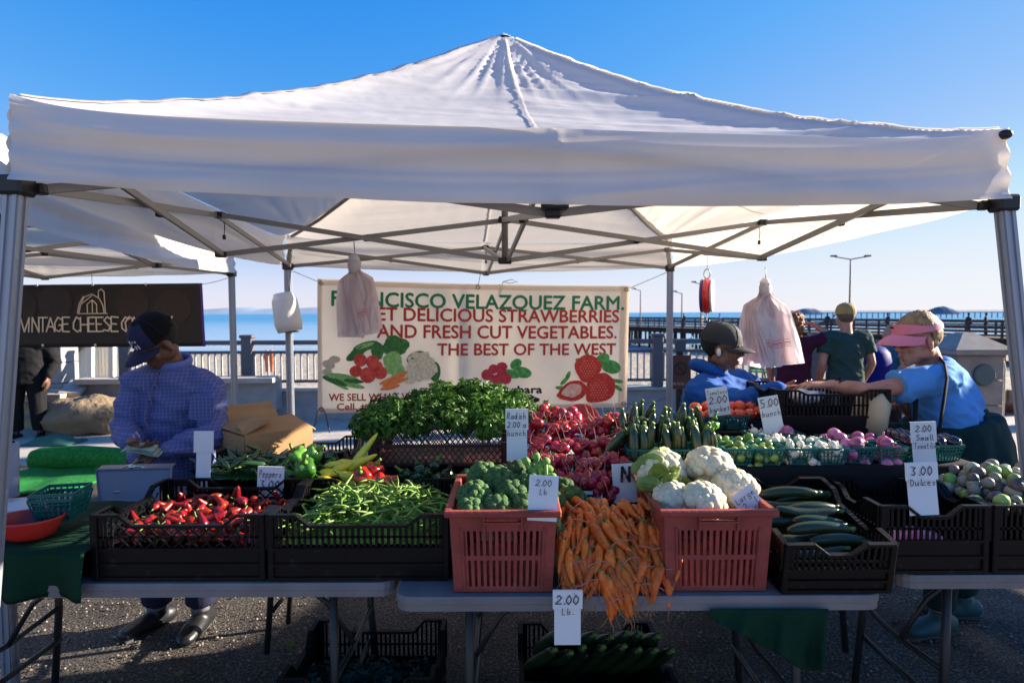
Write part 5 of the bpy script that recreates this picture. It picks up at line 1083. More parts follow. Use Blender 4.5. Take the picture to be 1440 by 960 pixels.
for px, py, d, mt, rot, s_, lb, nm in [(429, 660, 2.44, grb, (.5, .1, 0), 1.15, 'large dark green bell pepper at the left end of the peppers', 'green'), (421, 640, 2.52, lgb, (.3, -.7, 0), .95, 'light green bell pepper on top, left of two', 'green'), (441, 638, 2.54, lgb, (.2, .8, 0), .95, 'light green bell pepper on top, right of two', 'green'), (405, 672, 2.48, grb, (1.2, .3, 0), 1.0, 'green bell pepper lying lowest beside the price card', 'green'), (462, 645, 2.60, dgb, (.9, 1.2, 0), 1.0, 'dark green bell pepper behind the yellow peppers', 'green'), (449, 662, 2.58, grb, (.9, .2, 0), .9, 'green bell pepper tucked behind the yellow peppers', 'green'),
    (510, 671, 2.42, redb, (.7, -.2, 0), .98, 'red bell pepper leftmost of the red bells', 'red'), (527, 662, 2.47, redb, (.2, .3, 0), .9, 'red bell pepper at the top of the red bells', 'red'), (533, 678, 2.43, redb, (1.0, .4, 0), .95, 'red bell pepper in the middle of the red bells', 'red'), (550, 679, 2.44, redb, (1.1, .1, .4), .85, 'red bell pepper rightmost of the red bells', 'red'), (520, 685, 2.42, redb, (1.3, .1, 0), .8, 'red bell pepper lowest of the red bells above the bean crate rim', 'red')]:
    place('bell_pepper', [('b', bell(mt, sd=px)), ('stem', bst)], P(px, py, d), rot, lb, 'pepper', nm + ' bell peppers', s_)
i = 0
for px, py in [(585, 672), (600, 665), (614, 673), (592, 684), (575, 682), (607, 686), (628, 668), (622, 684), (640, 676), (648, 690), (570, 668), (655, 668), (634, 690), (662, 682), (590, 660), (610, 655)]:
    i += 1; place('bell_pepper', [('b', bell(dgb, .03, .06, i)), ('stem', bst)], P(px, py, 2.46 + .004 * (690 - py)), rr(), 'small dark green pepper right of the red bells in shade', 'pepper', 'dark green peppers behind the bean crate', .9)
banm = mat('banana_pepper', (.80, .62, .03), .25, .5, coat=.4, objvar=.12, huevar=.015, vscale=20, col2=(.62, .60, .04)); bms = [pepmesh(Q.uniform(.11, .14), Q.uniform(.015, .018), Q.uniform(-.035, .035), .06, mt=banm, sd=i + 40, nm='banana_pepper', blunt=.4) for i in range(4)]; bsm = stemmesh(.016, .03)
for i, (px, py, d, a, b2) in enumerate([(452, 664, 2.46, .1, 0), (450, 672, 2.43, .35, .5), (458, 655, 2.50, -.05, 0), (470, 660, 2.48, -.2, 1), (462, 676, 2.42, .4, .2), (480, 668, 2.44, .25, 1), (475, 650, 2.52, .1, 2), (488, 658, 2.50, -.4, 0), (498, 652, 2.54, -.9, 0), (468, 682, 2.41, .2, 0), (492, 676, 2.43, .7, 1)]):
    place('banana_pepper', [('c', bms[i % 4]), ('stem', bsm)], P(px, py, d), Euler((b2, a, Q.uniform(-.3, .3))), 'yellow green banana pepper in the pile between green and red bells', 'pepper', 'yellow banana peppers', 1.12)
# bundles of loose veg behind beans: a couple of yellow/dark bits
# radishes
radm = mat('radish_red', (.36, .010, .028), .25, .5, coat=.3, objvar=.25, huevar=.012, var=.15, vscale=20); rootm = mat('root_white', (.42, .22, .18), .6); lfm = mat('radish_leaf', (.05, .16, .025), .5, trans=.25, var=.4, vscale=20)
rmesh = [MB().ell((0, 0, 0), (.0225, .0225, .023), seg=16, rings=12, fn=lambda d, i=i: 1 + .06 * nz(d, 2, i) + .12 * max(0, -d.z - .85)).mesh('radish', radm, True) for i in range(3)]
def rootmesh(i):
    q = random.Random(i); pts = [Vector((0, 0, -.021))]; d_ = Vector((0, 0, -1))
    for k in range(7): d_ = (d_ + Vector((q.uniform(-.5, .5), q.uniform(-.5, .5), q.uniform(-.2, .35)))).normalized(); pts.append(pts[-1] + d_ * .012)
    return MB().tube(pts, [.003, .0016, .0013, .0011, .001, .0009, .0008, .0006], 5).mesh('root', rootm, True)
rtm = [rootmesh(i) for i in range(6)]
def leafclump(n_, rad_, size, seed, up=.2, shape=(1, 1, 1), parsley=True, lo=.55):
    q = random.Random(seed); b = MB()
    for k in range(n_):
        d_ = Vector((q.gauss(0, 1), q.gauss(0, 1), q.gauss(0, 1))).normalized(); rr_ = rad_ * q.uniform(lo, 1.12) * (1 + .35 * nz(d_, 3, seed)); c = Vector((d_.x * shape[0], d_.y * shape[1], d_.z * shape[2])) * rr_
        nrm = (d_ + Vector((q.uniform(-.8, .8), q.uniform(-.8, .8), q.uniform(-.3, .9)))).normalized(); x = nrm.orthogonal().normalized(); a = q.uniform(0, 6.3); x = (x * cos(a) + nrm.cross(x) * sin(a)); y = nrm.cross(x); s_ = size * q.uniform(.6, 1.25)
        # three lobed leaflet, cupped
        P_ = lambda u, v, h: c + x * (u * s_) + y * (v * s_) + nrm * (h * s_)
        b.add([P_(0, -.5, 0), P_(-.28, 0, .12), P_(-.6, .35, .02), P_(-.2, .32, .1), P_(0, .8, -.05), P_(.2, .32, .1), P_(.6, .35, .02), P_(.28, 0, .12), P_(0, .1, -.06)], [(0, 8, 1), (1, 8, 3, 2), (3, 8, 4), (8, 5, 4), (8, 7, 6, 5), (0, 7, 8)])
    return b
RL = ['back row, left, by the price card', 'back row, right, before the red dish', 'second row, leftmost, by the price card', 'second row, second from the left', 'second row, middle', 'second row, second from the right', 'second row, rightmost, by the zucchinis', 'middle row, leftmost', 'middle row, second from the left', 'middle row, centre', 'middle row, second from the right', 'middle row, rightmost, by the zucchini basket', 'lower row, leftmost', 'lower row, second from the left', 'lower row, centre', 'lower row, second from the right', 'lower row, rightmost', 'lowest row, left, behind the broccoli', 'lowest row, centre', 'lowest row, right, above the white card', 'far left end, half behind the price card', 'left foot, under the price card']
rlm = leafclump(60, .035, .028, 3).mesh('leaves', lfm, True)
for bi, (px, py, d) in enumerate([(768, 585, 2.66), (795, 590, 2.64), (758, 608, 2.58), (784, 612, 2.56), (812, 612, 2.58), (838, 606, 2.60), (858, 600, 2.60), (770, 634, 2.46), (798, 638, 2.45), (826, 638, 2.46), (852, 634, 2.48), (868, 622, 2.5), (776, 658, 2.36), (802, 662, 2.35), (828, 664, 2.35), (850, 660, 2.36), (866, 654, 2.38), (795, 684, 2.32), (820, 686, 2.31), (845, 684, 2.31), (742, 600, 2.62), (746, 655, 2.45)]):
    c = P(px, py, d); rw_ = (bi // 4 if bi < 4 else 0); T = thing('radish_bunch', 'bunch of red radishes, %s of the radish mound' % RL[bi], 'radishes', c, 'bunches of radishes'); q = random.Random(bi * 7 + 1)
    for k in range(14):
        v = Vector((q.gauss(0, 1), -abs(q.gauss(.3, .6)), q.gauss(0, 1))).normalized(); p = Vector((v.x * .052, v.y * .040, v.z * .046)); dr = (v + Vector((0, -.5, -.4)) + Vector((q.uniform(-.5, .5),) * 3)).normalized(); rot = dr.to_track_quat('-Z', 'Y').to_euler()
        r_ = obj('radish', rmesh[k % 3], None, T); r_.location = p; r_.rotation_euler = rot; r_.scale = (q.uniform(.8, 1.15),) * 3
        if k % 3 != 1: rt_ = obj('root', rtm[(k + bi) % 6], None, r_)
    if bi % 3 == 0: l_ = obj('leaves', rlm, None, T); l_.location = (0, .03, .02)
# red plate behind the radishes
c = P(818, 590, 2.78); T = thing('red_plate', 'red plastic dish standing behind the radish mound', 'dish', c); rdp = mat('red_plastic', (.55, .03, .025), .3, .5)
obj('dish', MB().lathe([(.0, .0), (.05, .001), (.065, .012), (.078, .02), (.080, .017), (.066, .006), (.05, -.004), (0, -.005)], 30, Matrix.Translation(c) @ Matrix.Rotation(.75, 4, 'X')), rdp, T, True)
# zucchini
zm = mat('zucchini_green', (.014, .036, .012), .25, .5, coat=.35, vscale=4, col2=(.028, .065, .018), objvar=.35, stretch=(14, 14, 1), bump=.1, bscale=40); zsm = mat('zucchini_stem', (.09, .18, .03), .6)
def zuc(L_, r0, bend=.0): return [('z', MB().tube([(bend * sin(pi * t), 0, -L_ / 2 + L_ * t) for t in [k / 8 for k in range(9)]], [r0 * .7, r0 * .95, r0, r0 * 1.0, r0, r0 * .97, r0 * .92, r0 * .85, r0 * .62], 14, round_ends=True).mesh('zucchini', zm, True)), ('stem', MB().tube([(0, 0, L_ / 2 + .006), (0, 0, L_ / 2 + .020), (.002, 0, L_ / 2 + .024)], [r0 * .42, r0 * .34, r0 * .42], 6).mesh('stem', zsm, True))]
zs = [zuc(.12, .0205), zuc(.11, .019, .005), zuc(.14, .0215, -.006)]
bkm = mat('teal_plastic', (.008, .16, .145), .4, .5, trans=.25)
def basketmesh(w0=.084, w1=.112, h=.062, n=7):
    b = MB(); c0 = [(-1, -1), (1, -1), (1, 1), (-1, 1)]
    for k in range(4):
        a, c_ = c0[k], c0[(k + 1) % 4]
        A0, A1 = Vector((a[0] * w0 / 2, a[1] * w0 / 2, 0)), Vector((a[0] * w1 / 2, a[1] * w1 / 2, h)); C0, C1 = Vector((c_[0] * w0 / 2, c_[1] * w0 / 2, 0)), Vector((c_[0] * w1 / 2, c_[1] * w1 / 2, h))
        for i in range(n + 1): t = i / n; b.bar(A0.lerp(C0, t), A1.lerp(C1, t), .0042, .0022, up=(a[0] + c_[0], a[1] + c_[1], 0))
        for t in (.02, .3, .55, .8): b.bar(A0.lerp(A1, t), C0.lerp(C1, t), .0022, .003)
        b.bar(A1, C1, .004, .009)
    b.box((0, 0, .001), (w0, w0, .002)); return b.mesh('berry_basket', bkm, False)
bkmesh = basketmesh(); BG = 'teal berry baskets on the raised shelf'
def basket(x, y, z, rz, what, s_=1, cat='basket', label=None, group=BG):
    o = place('berry_basket', [('b', bkmesh)], (x, y, z), (0, 0, rz), label or 'teal berry basket holding %s' % what, cat, group, s_); return o
ZS = 1.009
for i, (x, y) in enumerate([(.50, 2.395), (.625, 2.395), (.745, 2.40), (.48, 2.52), (.60, 2.52), (.72, 2.53)]):
    basket(x, y, ZS, Q.uniform(-.06, .06), 'upright dark zucchinis, %s of the six' % ('front left', 'front middle', 'front right', 'back left', 'back middle', 'back right')[i])
    for k, (dx, dy) in enumerate([(-.028, -.028), (.006, -.03), (.034, -.024), (-.022, .012), (.018, .016), (.03, .036)]):
        if i >= 3 and k < 2: continue
        h = .066 + (.045 if i >= 3 else 0) * (k % 2) + Q.uniform(-.004, .012)
        place('zucchini', zs[(k + i) % 3], (x + dx, y + dy, ZS + h), Euler((Q.uniform(-.15, .06), Q.uniform(-.14, .14), Q.uniform(0, 6))), 'dark zucchini standing upright in the %s zucchini basket' % ('front left', 'front middle', 'front right', 'back left', 'back middle', 'back right')[i], 'zucchini', 'zucchinis standing in baskets')
for i, (px, py, d, a) in enumerate([(868, 588, 2.66, 1.3), (878, 600, 2.55, 1.1), (884, 592, 2.68, 1.5), (872, 615, 2.46, .9), (895, 585, 2.72, .3), (862, 630, 2.42, .5), (912, 590, 2.70, .2), (955, 592, 2.70, .15), (986, 600, 2.60, -.3), (930, 598, 2.66, .4)]):
    place('zucchini', zs[i % 3], P(px, py, d), Euler((.25, a, 0)), 'dark zucchini leaning behind the front baskets of zucchinis', 'zucchini', 'zucchinis piled behind the baskets', 1.05)
for i, (px, py, d) in enumerate([(1005, 598, 2.50), (998, 612, 2.45)]):
    place('bell_pepper', [('b', bell(lgb, .02, .04, i)), ('stem', bst)], P(px, py, d), (0, 0, 0), 'small round green squash %s the zucchini baskets' % ('above' if i == 0 else 'beside'), 'squash', None, .9)
# round things in baskets
def ball(mt, r_, fn=None, nm='ball', seg=16): return MB().ell((0, 0, 0), (r_, r_, r_ * .9), seg=seg, rings=12, fn=fn).mesh(nm, mt, True)
tg1 = mat('tomatillo_green', (.16, .30, .045), .3, .5, coat=.2, vscale=25, col2=(.28, .40, .09), objvar=.4, huevar=.03); tpu = mat('tomatillo_purple', (.10, .055, .10), .35, .5, vscale=22, col2=(.24, .22, .12), objvar=.7, huevar=.10); tpg = mat('tomatillo_pale', (.34, .36, .18), .4, .5, vscale=20, col2=(.28, .22, .24), objvar=.4, huevar=.04)
onw = mat('onion_white', (.66, .62, .50), .35, .5, vscale=30, col2=(.74, .72, .62), objvar=.12); onp = mat('onion_purple', (.26, .03, .13), .3, .5, coat=.3, vscale=18, col2=(.50, .16, .32), objvar=.3, stretch=(1, 1, .3)); tmr = mat('tomato_red', (.60, .055, .015), .2, .5, coat=.5, var=.15, vscale=8, objvar=.15); egm = mat('eggplant_purple', (.012, .006, .016), .15, .5, coat=.6, objvar=.3)
husk = mat('husk', (.30, .26, .12), .7, trans=.2)
tomst = MB(); 
for k in range(5): a = k * 2 * pi / 5; tomst.add([(0, 0, .90), (.25 * cos(a - .3), .25 * sin(a - .3), .93), (.62 * cos(a), .62 * sin(a), .80), (.25 * cos(a + .3), .25 * sin(a + .3), .93)], [(0, 1, 2, 3)])
def calyx(r_, m_): b = MB(); b.v = [v * r_ for v in tomst.v]; b.f = list(tomst.f); return b.mesh('calyx', m_, False)
BT = {'tomatillo': ([ball(tg1, .0155)], calyx(.0155, husk)), 'white_onion': ([ball(onw, .016, lambda d: 1 + .25 * max(0, d.z - .8) * 3)], MB().tube([(0, 0, .016), (0, .001, .030)], [.004, .003], 5).mesh('neck', onw, True)),
      'purple_onion': ([ball(onp, .024, lambda d: 1 + .2 * max(0, d.z - .85) * 4)], MB().tube([(0, 0, .024), (.002, 0, .037)], [.005, .0025], 6).mesh('neck', mat('onion_neck', (.5, .3, .35), .6), True))}
def fillbasket(x, y, z, kind, label, cat, group, n_=22, r_=.0155, hh=.075, rad_=.048):
    q = random.Random(int(x * 1000 + y * 77)); pts = []
    for _ in range(900):
        p = Vector((q.uniform(-rad_, rad_), q.uniform(-rad_, rad_), 0)); p.z = hh * (1 - .35 * (p.x ** 2 + p.y ** 2) / rad_ ** 2) - q.choice((0, 0, 1, 2)) * r_ * 1.3
        if all((p - o).length > r_ * 1.75 for o in pts): pts.append(p)
        if len(pts) >= n_: break
    ms, st_ = BT[kind]
    for p in pts: place(kind, [('b', ms[0])] + [('top', st_)], Vector((x, y, z)) + p, Euler((q.uniform(-2, 2), q.uniform(-1.2, 1.2), 0)), label, cat, group, q.uniform(.85, 1.15))
for i, (x, y, k) in enumerate([(.875, 2.40, 't'), (.995, 2.40, 't'), (.86, 2.53, 't'), (.98, 2.53, 't'), (1.12, 2.40, 'w'), (1.24, 2.40, 'w'), (1.10, 2.53, 'w'), (1.22, 2.53, 'w'), (1.36, 2.42, 'p'), (1.48, 2.42, 'p'), (1.35, 2.56, 'p'), (1.48, 2.56, 'p'), (1.08, 2.67, 'w'), (1.20, 2.67, 'p')]):
    what = {'t': 'small green tomatillos, ', 'w': 'small white onions, ', 'p': 'purple onions, '}[k] + ('front left', 'front right', 'back left', 'back right', 'front left', 'front right', 'middle left', 'middle right', 'front left', 'front right', 'back left', 'back right', 'rearmost', 'rearmost')[i]; basket(x, y, ZS + .0, Q.uniform(-.08, .08), what)
    if k == 't': fillbasket(x, y, ZS, 'tomatillo', 'small round green tomatillo in the %s tomatillo basket' % ('front left', 'front right', 'back left', 'back right')[i], 'tomatillo', 'green tomatillos in teal baskets', 22, .0155)
    if k == 'w': fillbasket(x, y, ZS, 'white_onion', 'small white onion in the %s white onion basket' % {4: 'front left', 5: 'front right', 6: 'middle left', 7: 'middle right', 12: 'rearmost'}[i], 'onion', 'white onions in teal baskets', 18, .017)
    if k == 'p': fillbasket(x, y, ZS, 'purple_onion', 'glossy purple onion in the %s purple onion basket' % {8: 'front left', 9: 'front right', 10: 'back left', 11: 'back right', 13: 'rearmost'}[i], 'onion', 'purple onions in teal baskets', 10, .023, .08, .042)
for i, (x, y) in enumerate([(1.60, 2.42), (1.72, 2.45), (1.62, 2.56)]):
    basket(x, y, ZS, .1, 'dark eggplants, %s' % ('left one', 'right one', 'back one')[i])
    for k in range(4): place('eggplant', [('e', MB().ell((0, 0, 0), (.024, .024, .036), seg=16, rings=12, fn=lambda d: 1 + .12 * d.z).mesh('eggplant', egm, True)), ('cap', calyx(.03, lfm))], (x + (-.022, .022)[k % 2], y + (-.022, .024)[k // 2], ZS + .075), Euler((Q.uniform(0, 3), Q.uniform(0, 3), 0)), 'small dark eggplant in a teal basket at the right end of the shelf', 'eggplant', 'eggplants in teal baskets')
tomm = [MB().ell((0, 0, 0), (.031, .031, .027), seg=20, rings=14, fn=lambda d, i=i: 1 + .03 * cos(math.atan2(d.y, d.x) * 5 + i) - .12 * max(0, d.z - .86) * 3).mesh('tomato', tmr, True) for i in range(3)]; tcal = calyx(.031, lfm)
for x, y in [(.84, 2.93), (.95, 2.93), (1.06, 2.93)]: basket(x, y, 1.048, 0, 'ripe tomatoes, %s of three' % ('left' if x < .9 else 'middle' if x < 1 else 'right'), s_=1.02, group='teal baskets of tomatoes')
for i, (px, py, d) in enumerate([(978, 574, 2.95), (993, 572, 2.98), (1009, 578, 2.93), (1024, 581, 2.92), (1040, 582, 2.92), (1055, 582, 2.92), (1040, 571, 2.97), (1056, 572, 3.0), (998, 583, 2.90), (1030, 572, 3.0), (984, 586, 2.9), (1068, 578, 2.96)]):
    place('tomato', [('t', tomm[i % 3]), ('calyx', tcal)], P(px, py, d), Euler((Q.uniform(-.8, .8), Q.uniform(-.8, .8), 0)), 'ripe orange red tomato in the teal baskets before the blue hoodie', 'tomato', 'tomatoes in teal baskets', 1.0)
# tomatillo crate
tl = [MB().ell((0, 0, 0), (.022, .022, .020), seg=14, rings=10).mesh('tomatillo', m_, True) for m_ in (tpu, tpg, tg1)]
for lay, r_ in ((0, .036), (1, .040), (2, .042)):
    for i, (x, y) in enumerate(scatter(1.595 + .02 * lay, 1.90, 2.005, 2.29, r_, Q, 900)):
        z = .935 + lay * .028 + .025 * (y - 2.0) / .28
        if lay == 2 and y < 2.08: continue
        place('tomatillo', [('t', tl[Q.choice((0, 0, 1, 1, 1, 2))])], (x + Q.uniform(-.008, .008), y, z + Q.uniform(-.008, .008)), rr(), 'purple, pale or green tomatillo in the heap in the rightmost crate', 'tomatillo', 'mixed tomatillos heaped in the crate', Q.uniform(.75, 1.3))
# cucumbers
ck = zuc(.20, .0185, .012); ck2 = zuc(.18, .0195, -.010)
for c_ in (ck, ck2): c_[0][1].materials[0] = mat('cucumber_green', (.008, .024, .010), .3, .4, coat=.2, vscale=5, col2=(.015, .04, .014), objvar=.3, stretch=(14, 14, 1), bump=.15, bscale=60)
CT = Matrix.Translation((.985, 1.845, Zt)) @ Matrix.Rotation(R(10), 4, 'X')
for i, (x, y, z, a, t) in enumerate([(-.05, .07, .12, 1.5, .05), (.06, .10, .135, 1.62, 0), (-.03, .15, .13, 1.45, .1), (.05, .20, .14, 1.7, 0), (-.07, .24, .14, 1.55, -.1), (.04, .29, .145, 1.5, .1), (-.04, .33, .15, 1.6, 0), (.06, .37, .15, 1.45, 0), (-.06, .39, .165, 1.6, .1), (0, .13, .16, 1.55, 0), (.02, .25, .165, 1.62, .05), (0, .36, .17, 1.5, -.1)]):
    place('cucumber', [ck, ck2][i % 2], CT @ Vector((x, y, z - .025)), Euler((0, a, t)), 'cucumber in the tilted crate, ' + (['bottom layer, %s from the front' % o for o in ('first', 'second', 'third', 'fourth', 'fifth', 'sixth', 'seventh', 'eighth', 'ninth')] + ['top layer, front one', 'top layer, middle one', 'top layer, back one'])[i], 'cucumber', 'cucumbers in the tilted crate')
for i in range(15):
    a = i / 14; place('cucumber', [ck, ck2][i % 2], (.10 + .42 * a + Q.uniform(-.008, .008), 2.20 + .05 * (i % 2), .33 + .03 * (i % 2) + Q.uniform(-.01, .01)), Euler((R(50) + Q.uniform(-.1, .1), 0, .35 + Q.uniform(-.12, .12))), 'long dark cucumber in the right ground crate, number %s from the left' % ('one', 'two', 'three', 'four', 'five', 'six', 'seven', 'eight', 'nine', 'ten', 'eleven', 'twelve', 'thirteen', 'fourteen', 'fifteen')[i], 'cucumber', 'cucumbers in the ground crate', 1.25)
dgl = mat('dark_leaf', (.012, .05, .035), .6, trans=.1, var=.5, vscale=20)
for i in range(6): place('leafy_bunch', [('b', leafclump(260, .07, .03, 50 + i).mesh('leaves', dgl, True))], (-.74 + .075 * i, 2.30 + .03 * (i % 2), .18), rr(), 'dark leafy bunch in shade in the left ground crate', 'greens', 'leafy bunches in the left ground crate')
# carrots
cam_ = mat('carrot_orange', (.86, .20, .022), .5, .4, vscale=60, col2=(.58, .105, .014), objvar=.25, huevar=.005, bump=.3, bscale=80); hairm = mat('carrot_root', (.40, .17, .06), .7); band = mat('rubber_band', (.40, .22, .18), .5); ctop = mat('carrot_top', (.10, .22, .04), .6, var=.4, vscale=40)
def carrot(i):
    q = random.Random(i + 60); L_ = q.uniform(.09, .135); r0 = q.uniform(.0125, .0175); bx_, by_ = q.uniform(-.012, .012), q.uniform(-.01, .01); b = MB()
    ts = [k / 12 for k in range(13)]; b.tube([(bx_ * sin(pi * t), by_ * sin(pi * t), -L_ * t) for t in ts], [r0 * (.72 if t == 0 else 1) * (1 - .62 * t ** 1.7) * (1 + .05 * sin(t * 40 + i)) * (.5 if t == 1 else 1) for t in ts], 10, round_ends=True)
    h = MB(); p = Vector((0, 0, -L_)); pts = [p]; d_ = Vector((0, 0, -1))
    for k in range(6): d_ = (d_ + Vector((q.uniform(-.4, .4), q.uniform(-.4, .4), 0))).normalized(); p = p + d_ * .008; pts.append(p)
    h.tube(pts, [.003, .0018, .0014, .0012, .001, .0009, .0006], 5)
    for k in range(0):
        z = -L_ * q.uniform(.5, .9); a = q.uniform(0, 6.3); h.tube([(0, 0, z), (cos(a) * .016, sin(a) * .016, z - .008), (cos(a) * .024, sin(a) * .02, z - .022)], [.001, .0008, .0005], 4)
    return b.mesh('carrot', cam_, True), h.mesh('root', hairm, True), MB().tube([(0, 0, 0), (0, 0, .012), (.002, 0, .016)], [r0 * .5, r0 * .4, r0 * .3], 6).mesh('top', ctop, True)
cars = [carrot(i) for i in range(8)]
def bunch(px, py, d, pitch, yaw, seed, n_=12, roll=0, label=None, s_=1):
    c = P(px, py, d); T = thing('carrot_bunch', label or 'bunch of orange carrots tied with a pale rubber band in the carrot heap', 'carrots', (0, 0, 0), 'bunches of carrots'); q = random.Random(seed)
    for k in range(n_):
        rw = k % 3; a = (k / n_ - .5); p = Vector(((a * .098) + q.uniform(-.010, .010), (rw - 1) * .022 + q.uniform(-.006, .006), .05 + q.uniform(-.03, .03)))
        me, hm_, tp = cars[q.randrange(8)]; o = obj('carrot', me, None, T); o.location = p; o.rotation_euler = (q.uniform(-.2, .2) + (rw - 1) * -.08, -a * .55 + q.uniform(-.16, .16), q.uniform(0, 6)); o.scale = (q.uniform(.9, 1.15),) * 3
        obj('root', hm_, None, o); obj('top', tp, None, o)
    pts = [Vector((cos(a) * .050 * (1 + .1 * sin(a * 3 + seed)), sin(a) * .040 - .004, -.012 + .012 * cos(2 * a + seed) + .01 * cos(a))) for a in [2 * pi * k / 20 for k in range(21)]]
    obj('rubber_band', MB().tube(pts, .0018, 6, cap=False), band, T, True)
    T.location = c; T.rotation_euler = (Matrix.Rotation(yaw, 3, 'Z') @ Matrix.Rotation(pitch, 3, 'X') @ Matrix.Rotation(roll, 3, 'Y')).to_euler(); T.scale = (s_,) * 3
    return T
ORD = ['leftmost', 'second from the left', 'third from the left', 'fourth from the left', 'fifth from the left', 'sixth from the left', 'seventh from the left', 'eighth from the left']
q = random.Random(77); bi_ = 0
for row, (py, d, pitch, xs) in enumerate([(722, 2.06, -1.25, (806, 840, 876, 908)), (744, 1.99, -1.0, (814, 850, 888, 922)), (770, 1.93, -.80, (800, 834, 868, 903, 927)), (795, 1.89, -.65, (806, 842, 878, 912, 932)), (818, 1.86, -.50, (812, 846, 882, 914)), (832, 1.84, -.45, (870,))]):
    for ci_, px in enumerate(xs):
        bi_ += 1; bunch(px + q.uniform(-4, 4), py + q.uniform(-5, 5), d, pitch + q.uniform(-.25, .2), -(px - 862) / 260 + q.uniform(-.3, .3), bi_, 10, -(px - 866) / 260 + q.uniform(-.35, .35), s_=q.uniform(.82, .98), label='carrot bunch in the %s row of the heap, %s' % (('top', 'second', 'third', 'fourth', 'fifth', 'lowest')[row], ORD[ci_] if len(xs) > 1 else 'hanging over the table edge'))
obj('carrot_fill', MB().slab(lambda u, v: (.155 + .27 * u, 1.87 + .26 * v, .76 + .15 * v ** .8 * (sin(pi * min(1, u * .9 + .06)) ** .4) + .01 * nz((u * 12, v * 12, 0))), 20, 16, (0, 0, -.03)), mat('carrot_dark_orange', (.40, .11, .02), .9, vscale=30, var=.5), None, True, kind='stuff', label='roots and tops packed under the carrot bunches')  # mottled dark orange filler closing gaps under the bunches
# broccoli
brm = mat('broccoli_green', (.025, .070, .018), .75, .3, vscale=120, col2=(.085, .165, .05), bump=.9, bscale=260, bdist=.004, objvar=.3); brs = mat('broccoli_stem', (.16, .28, .07), .5, var=.15, vscale=20)
def broc(sd):
    q = random.Random(sd); b = MB(); st_ = MB()
    for k in range(20):
        a = k * 2.4; t = (k + .5) / 20; th_ = math.acos(1 - t * .95); d_ = Vector((sin(th_) * cos(a), sin(th_) * sin(a), cos(th_))); c = d_ * .046 + Vector((0, 0, .0)); r_ = .021 * q.uniform(.85, 1.2)
        b.ell(c, (r_, r_, r_ * .9), rr(q), 22, 16, fn=lambda d, k=k: 1 + .13 * nz(d, 6, k) + .09 * nz(d, 13, k)); st_.tube([(0, 0, -.055), c * .5 + Vector((0, 0, -.02)), c], [.016, .011, .012], 7)
    st_.tube([(0, 0, -.10), (0, 0, -.03)], [.019, .022], 10, round_ends=True); return b.mesh('florets', brm, True), st_.mesh('stalk', brs, True)
brc = [broc(1), broc(2), broc(3)]
for i, (px, py, d, rx_, ry_, s_) in enumerate([(668, 700, 1.98, .5, -.1, 1.0), (700, 718, 1.92, .7, .1, .9), (738, 715, 1.93, .6, .1, .9), (702, 680, 2.06, .3, -.1, 1.05), (730, 672, 2.12, .2, .1, 1.05), (680, 672, 2.15, .1, -.3, 1.0), (745, 690, 2.02, .5, .2, 1.0), (661, 722, 1.90, .6, -.2, .85), (803, 705, 2.14, .4, .3, .95), (790, 690, 2.2, .2, .5, .85), (775, 712, 2.02, .4, .4, .9), (720, 700, 1.98, .5, 0, 1.0), (755, 668, 2.16, .3, .3, .9)]):
    T = thing('broccoli', ['broccoli head at the left rim of the left red crate', 'broccoli head at the front rim, middle of the left red crate', 'broccoli head at the front rim beside the price card', 'broccoli head in the middle of the broccoli pile', 'broccoli head at the back, right of the pile middle', 'broccoli head at the back left corner of the pile', 'broccoli head just left of the wide price card', 'small broccoli head in the front left corner of the crate', 'broccoli head outside the crate between card and carrots', 'small broccoli head peeking above the price card', 'broccoli head hidden mostly behind the wide price card', 'broccoli head in the second row above the front rim', 'broccoli head under the pale stalky one'][i], 'broccoli', (0, 0, 0), 'broccoli in the left red crate' if i not in (8, 9) else None); o = obj('florets', brc[i % 3][0], None, T); o2 = obj('stalk', brc[i % 3][1], None, T); T.location = P(px, py, d); T.rotation_euler = (rx_, ry_, Q.uniform(0, 6) * 0 + .3 * i); T.scale = (s_ * .92,) * 3
# broccolini: upright stalky head with light stems
T = thing('broccoli', 'stalky light green broccoli head showing its cut stems above the others', 'broccoli', P(757, 660, 2.06)); q = random.Random(4); c0 = P(765, 690, 2.06); b = MB(); b2 = MB()
for k in range(9):
    tip = P(740 + k * 4.6, 642 + (k % 3) * 9 + abs(k - 3) * 2, 2.05 + .02 * (k % 2)); b.tube([c0, c0.lerp(tip, .5) + Vector((q.uniform(-.006, .006), 0, 0)), tip], [.008, .0065, .006], 7); b2.ell(tip, (.015, .014, .013), None, 12, 9, fn=lambda d, k=k: 1 + .25 * nz(d, 5, k))
obj('stalk', b, mat('pale_stem', (.25, .42, .10), .45), T, True); obj('florets', b2, mat('light_floret', (.13, .28, .06), .8, var=.4, vscale=90), T, True)
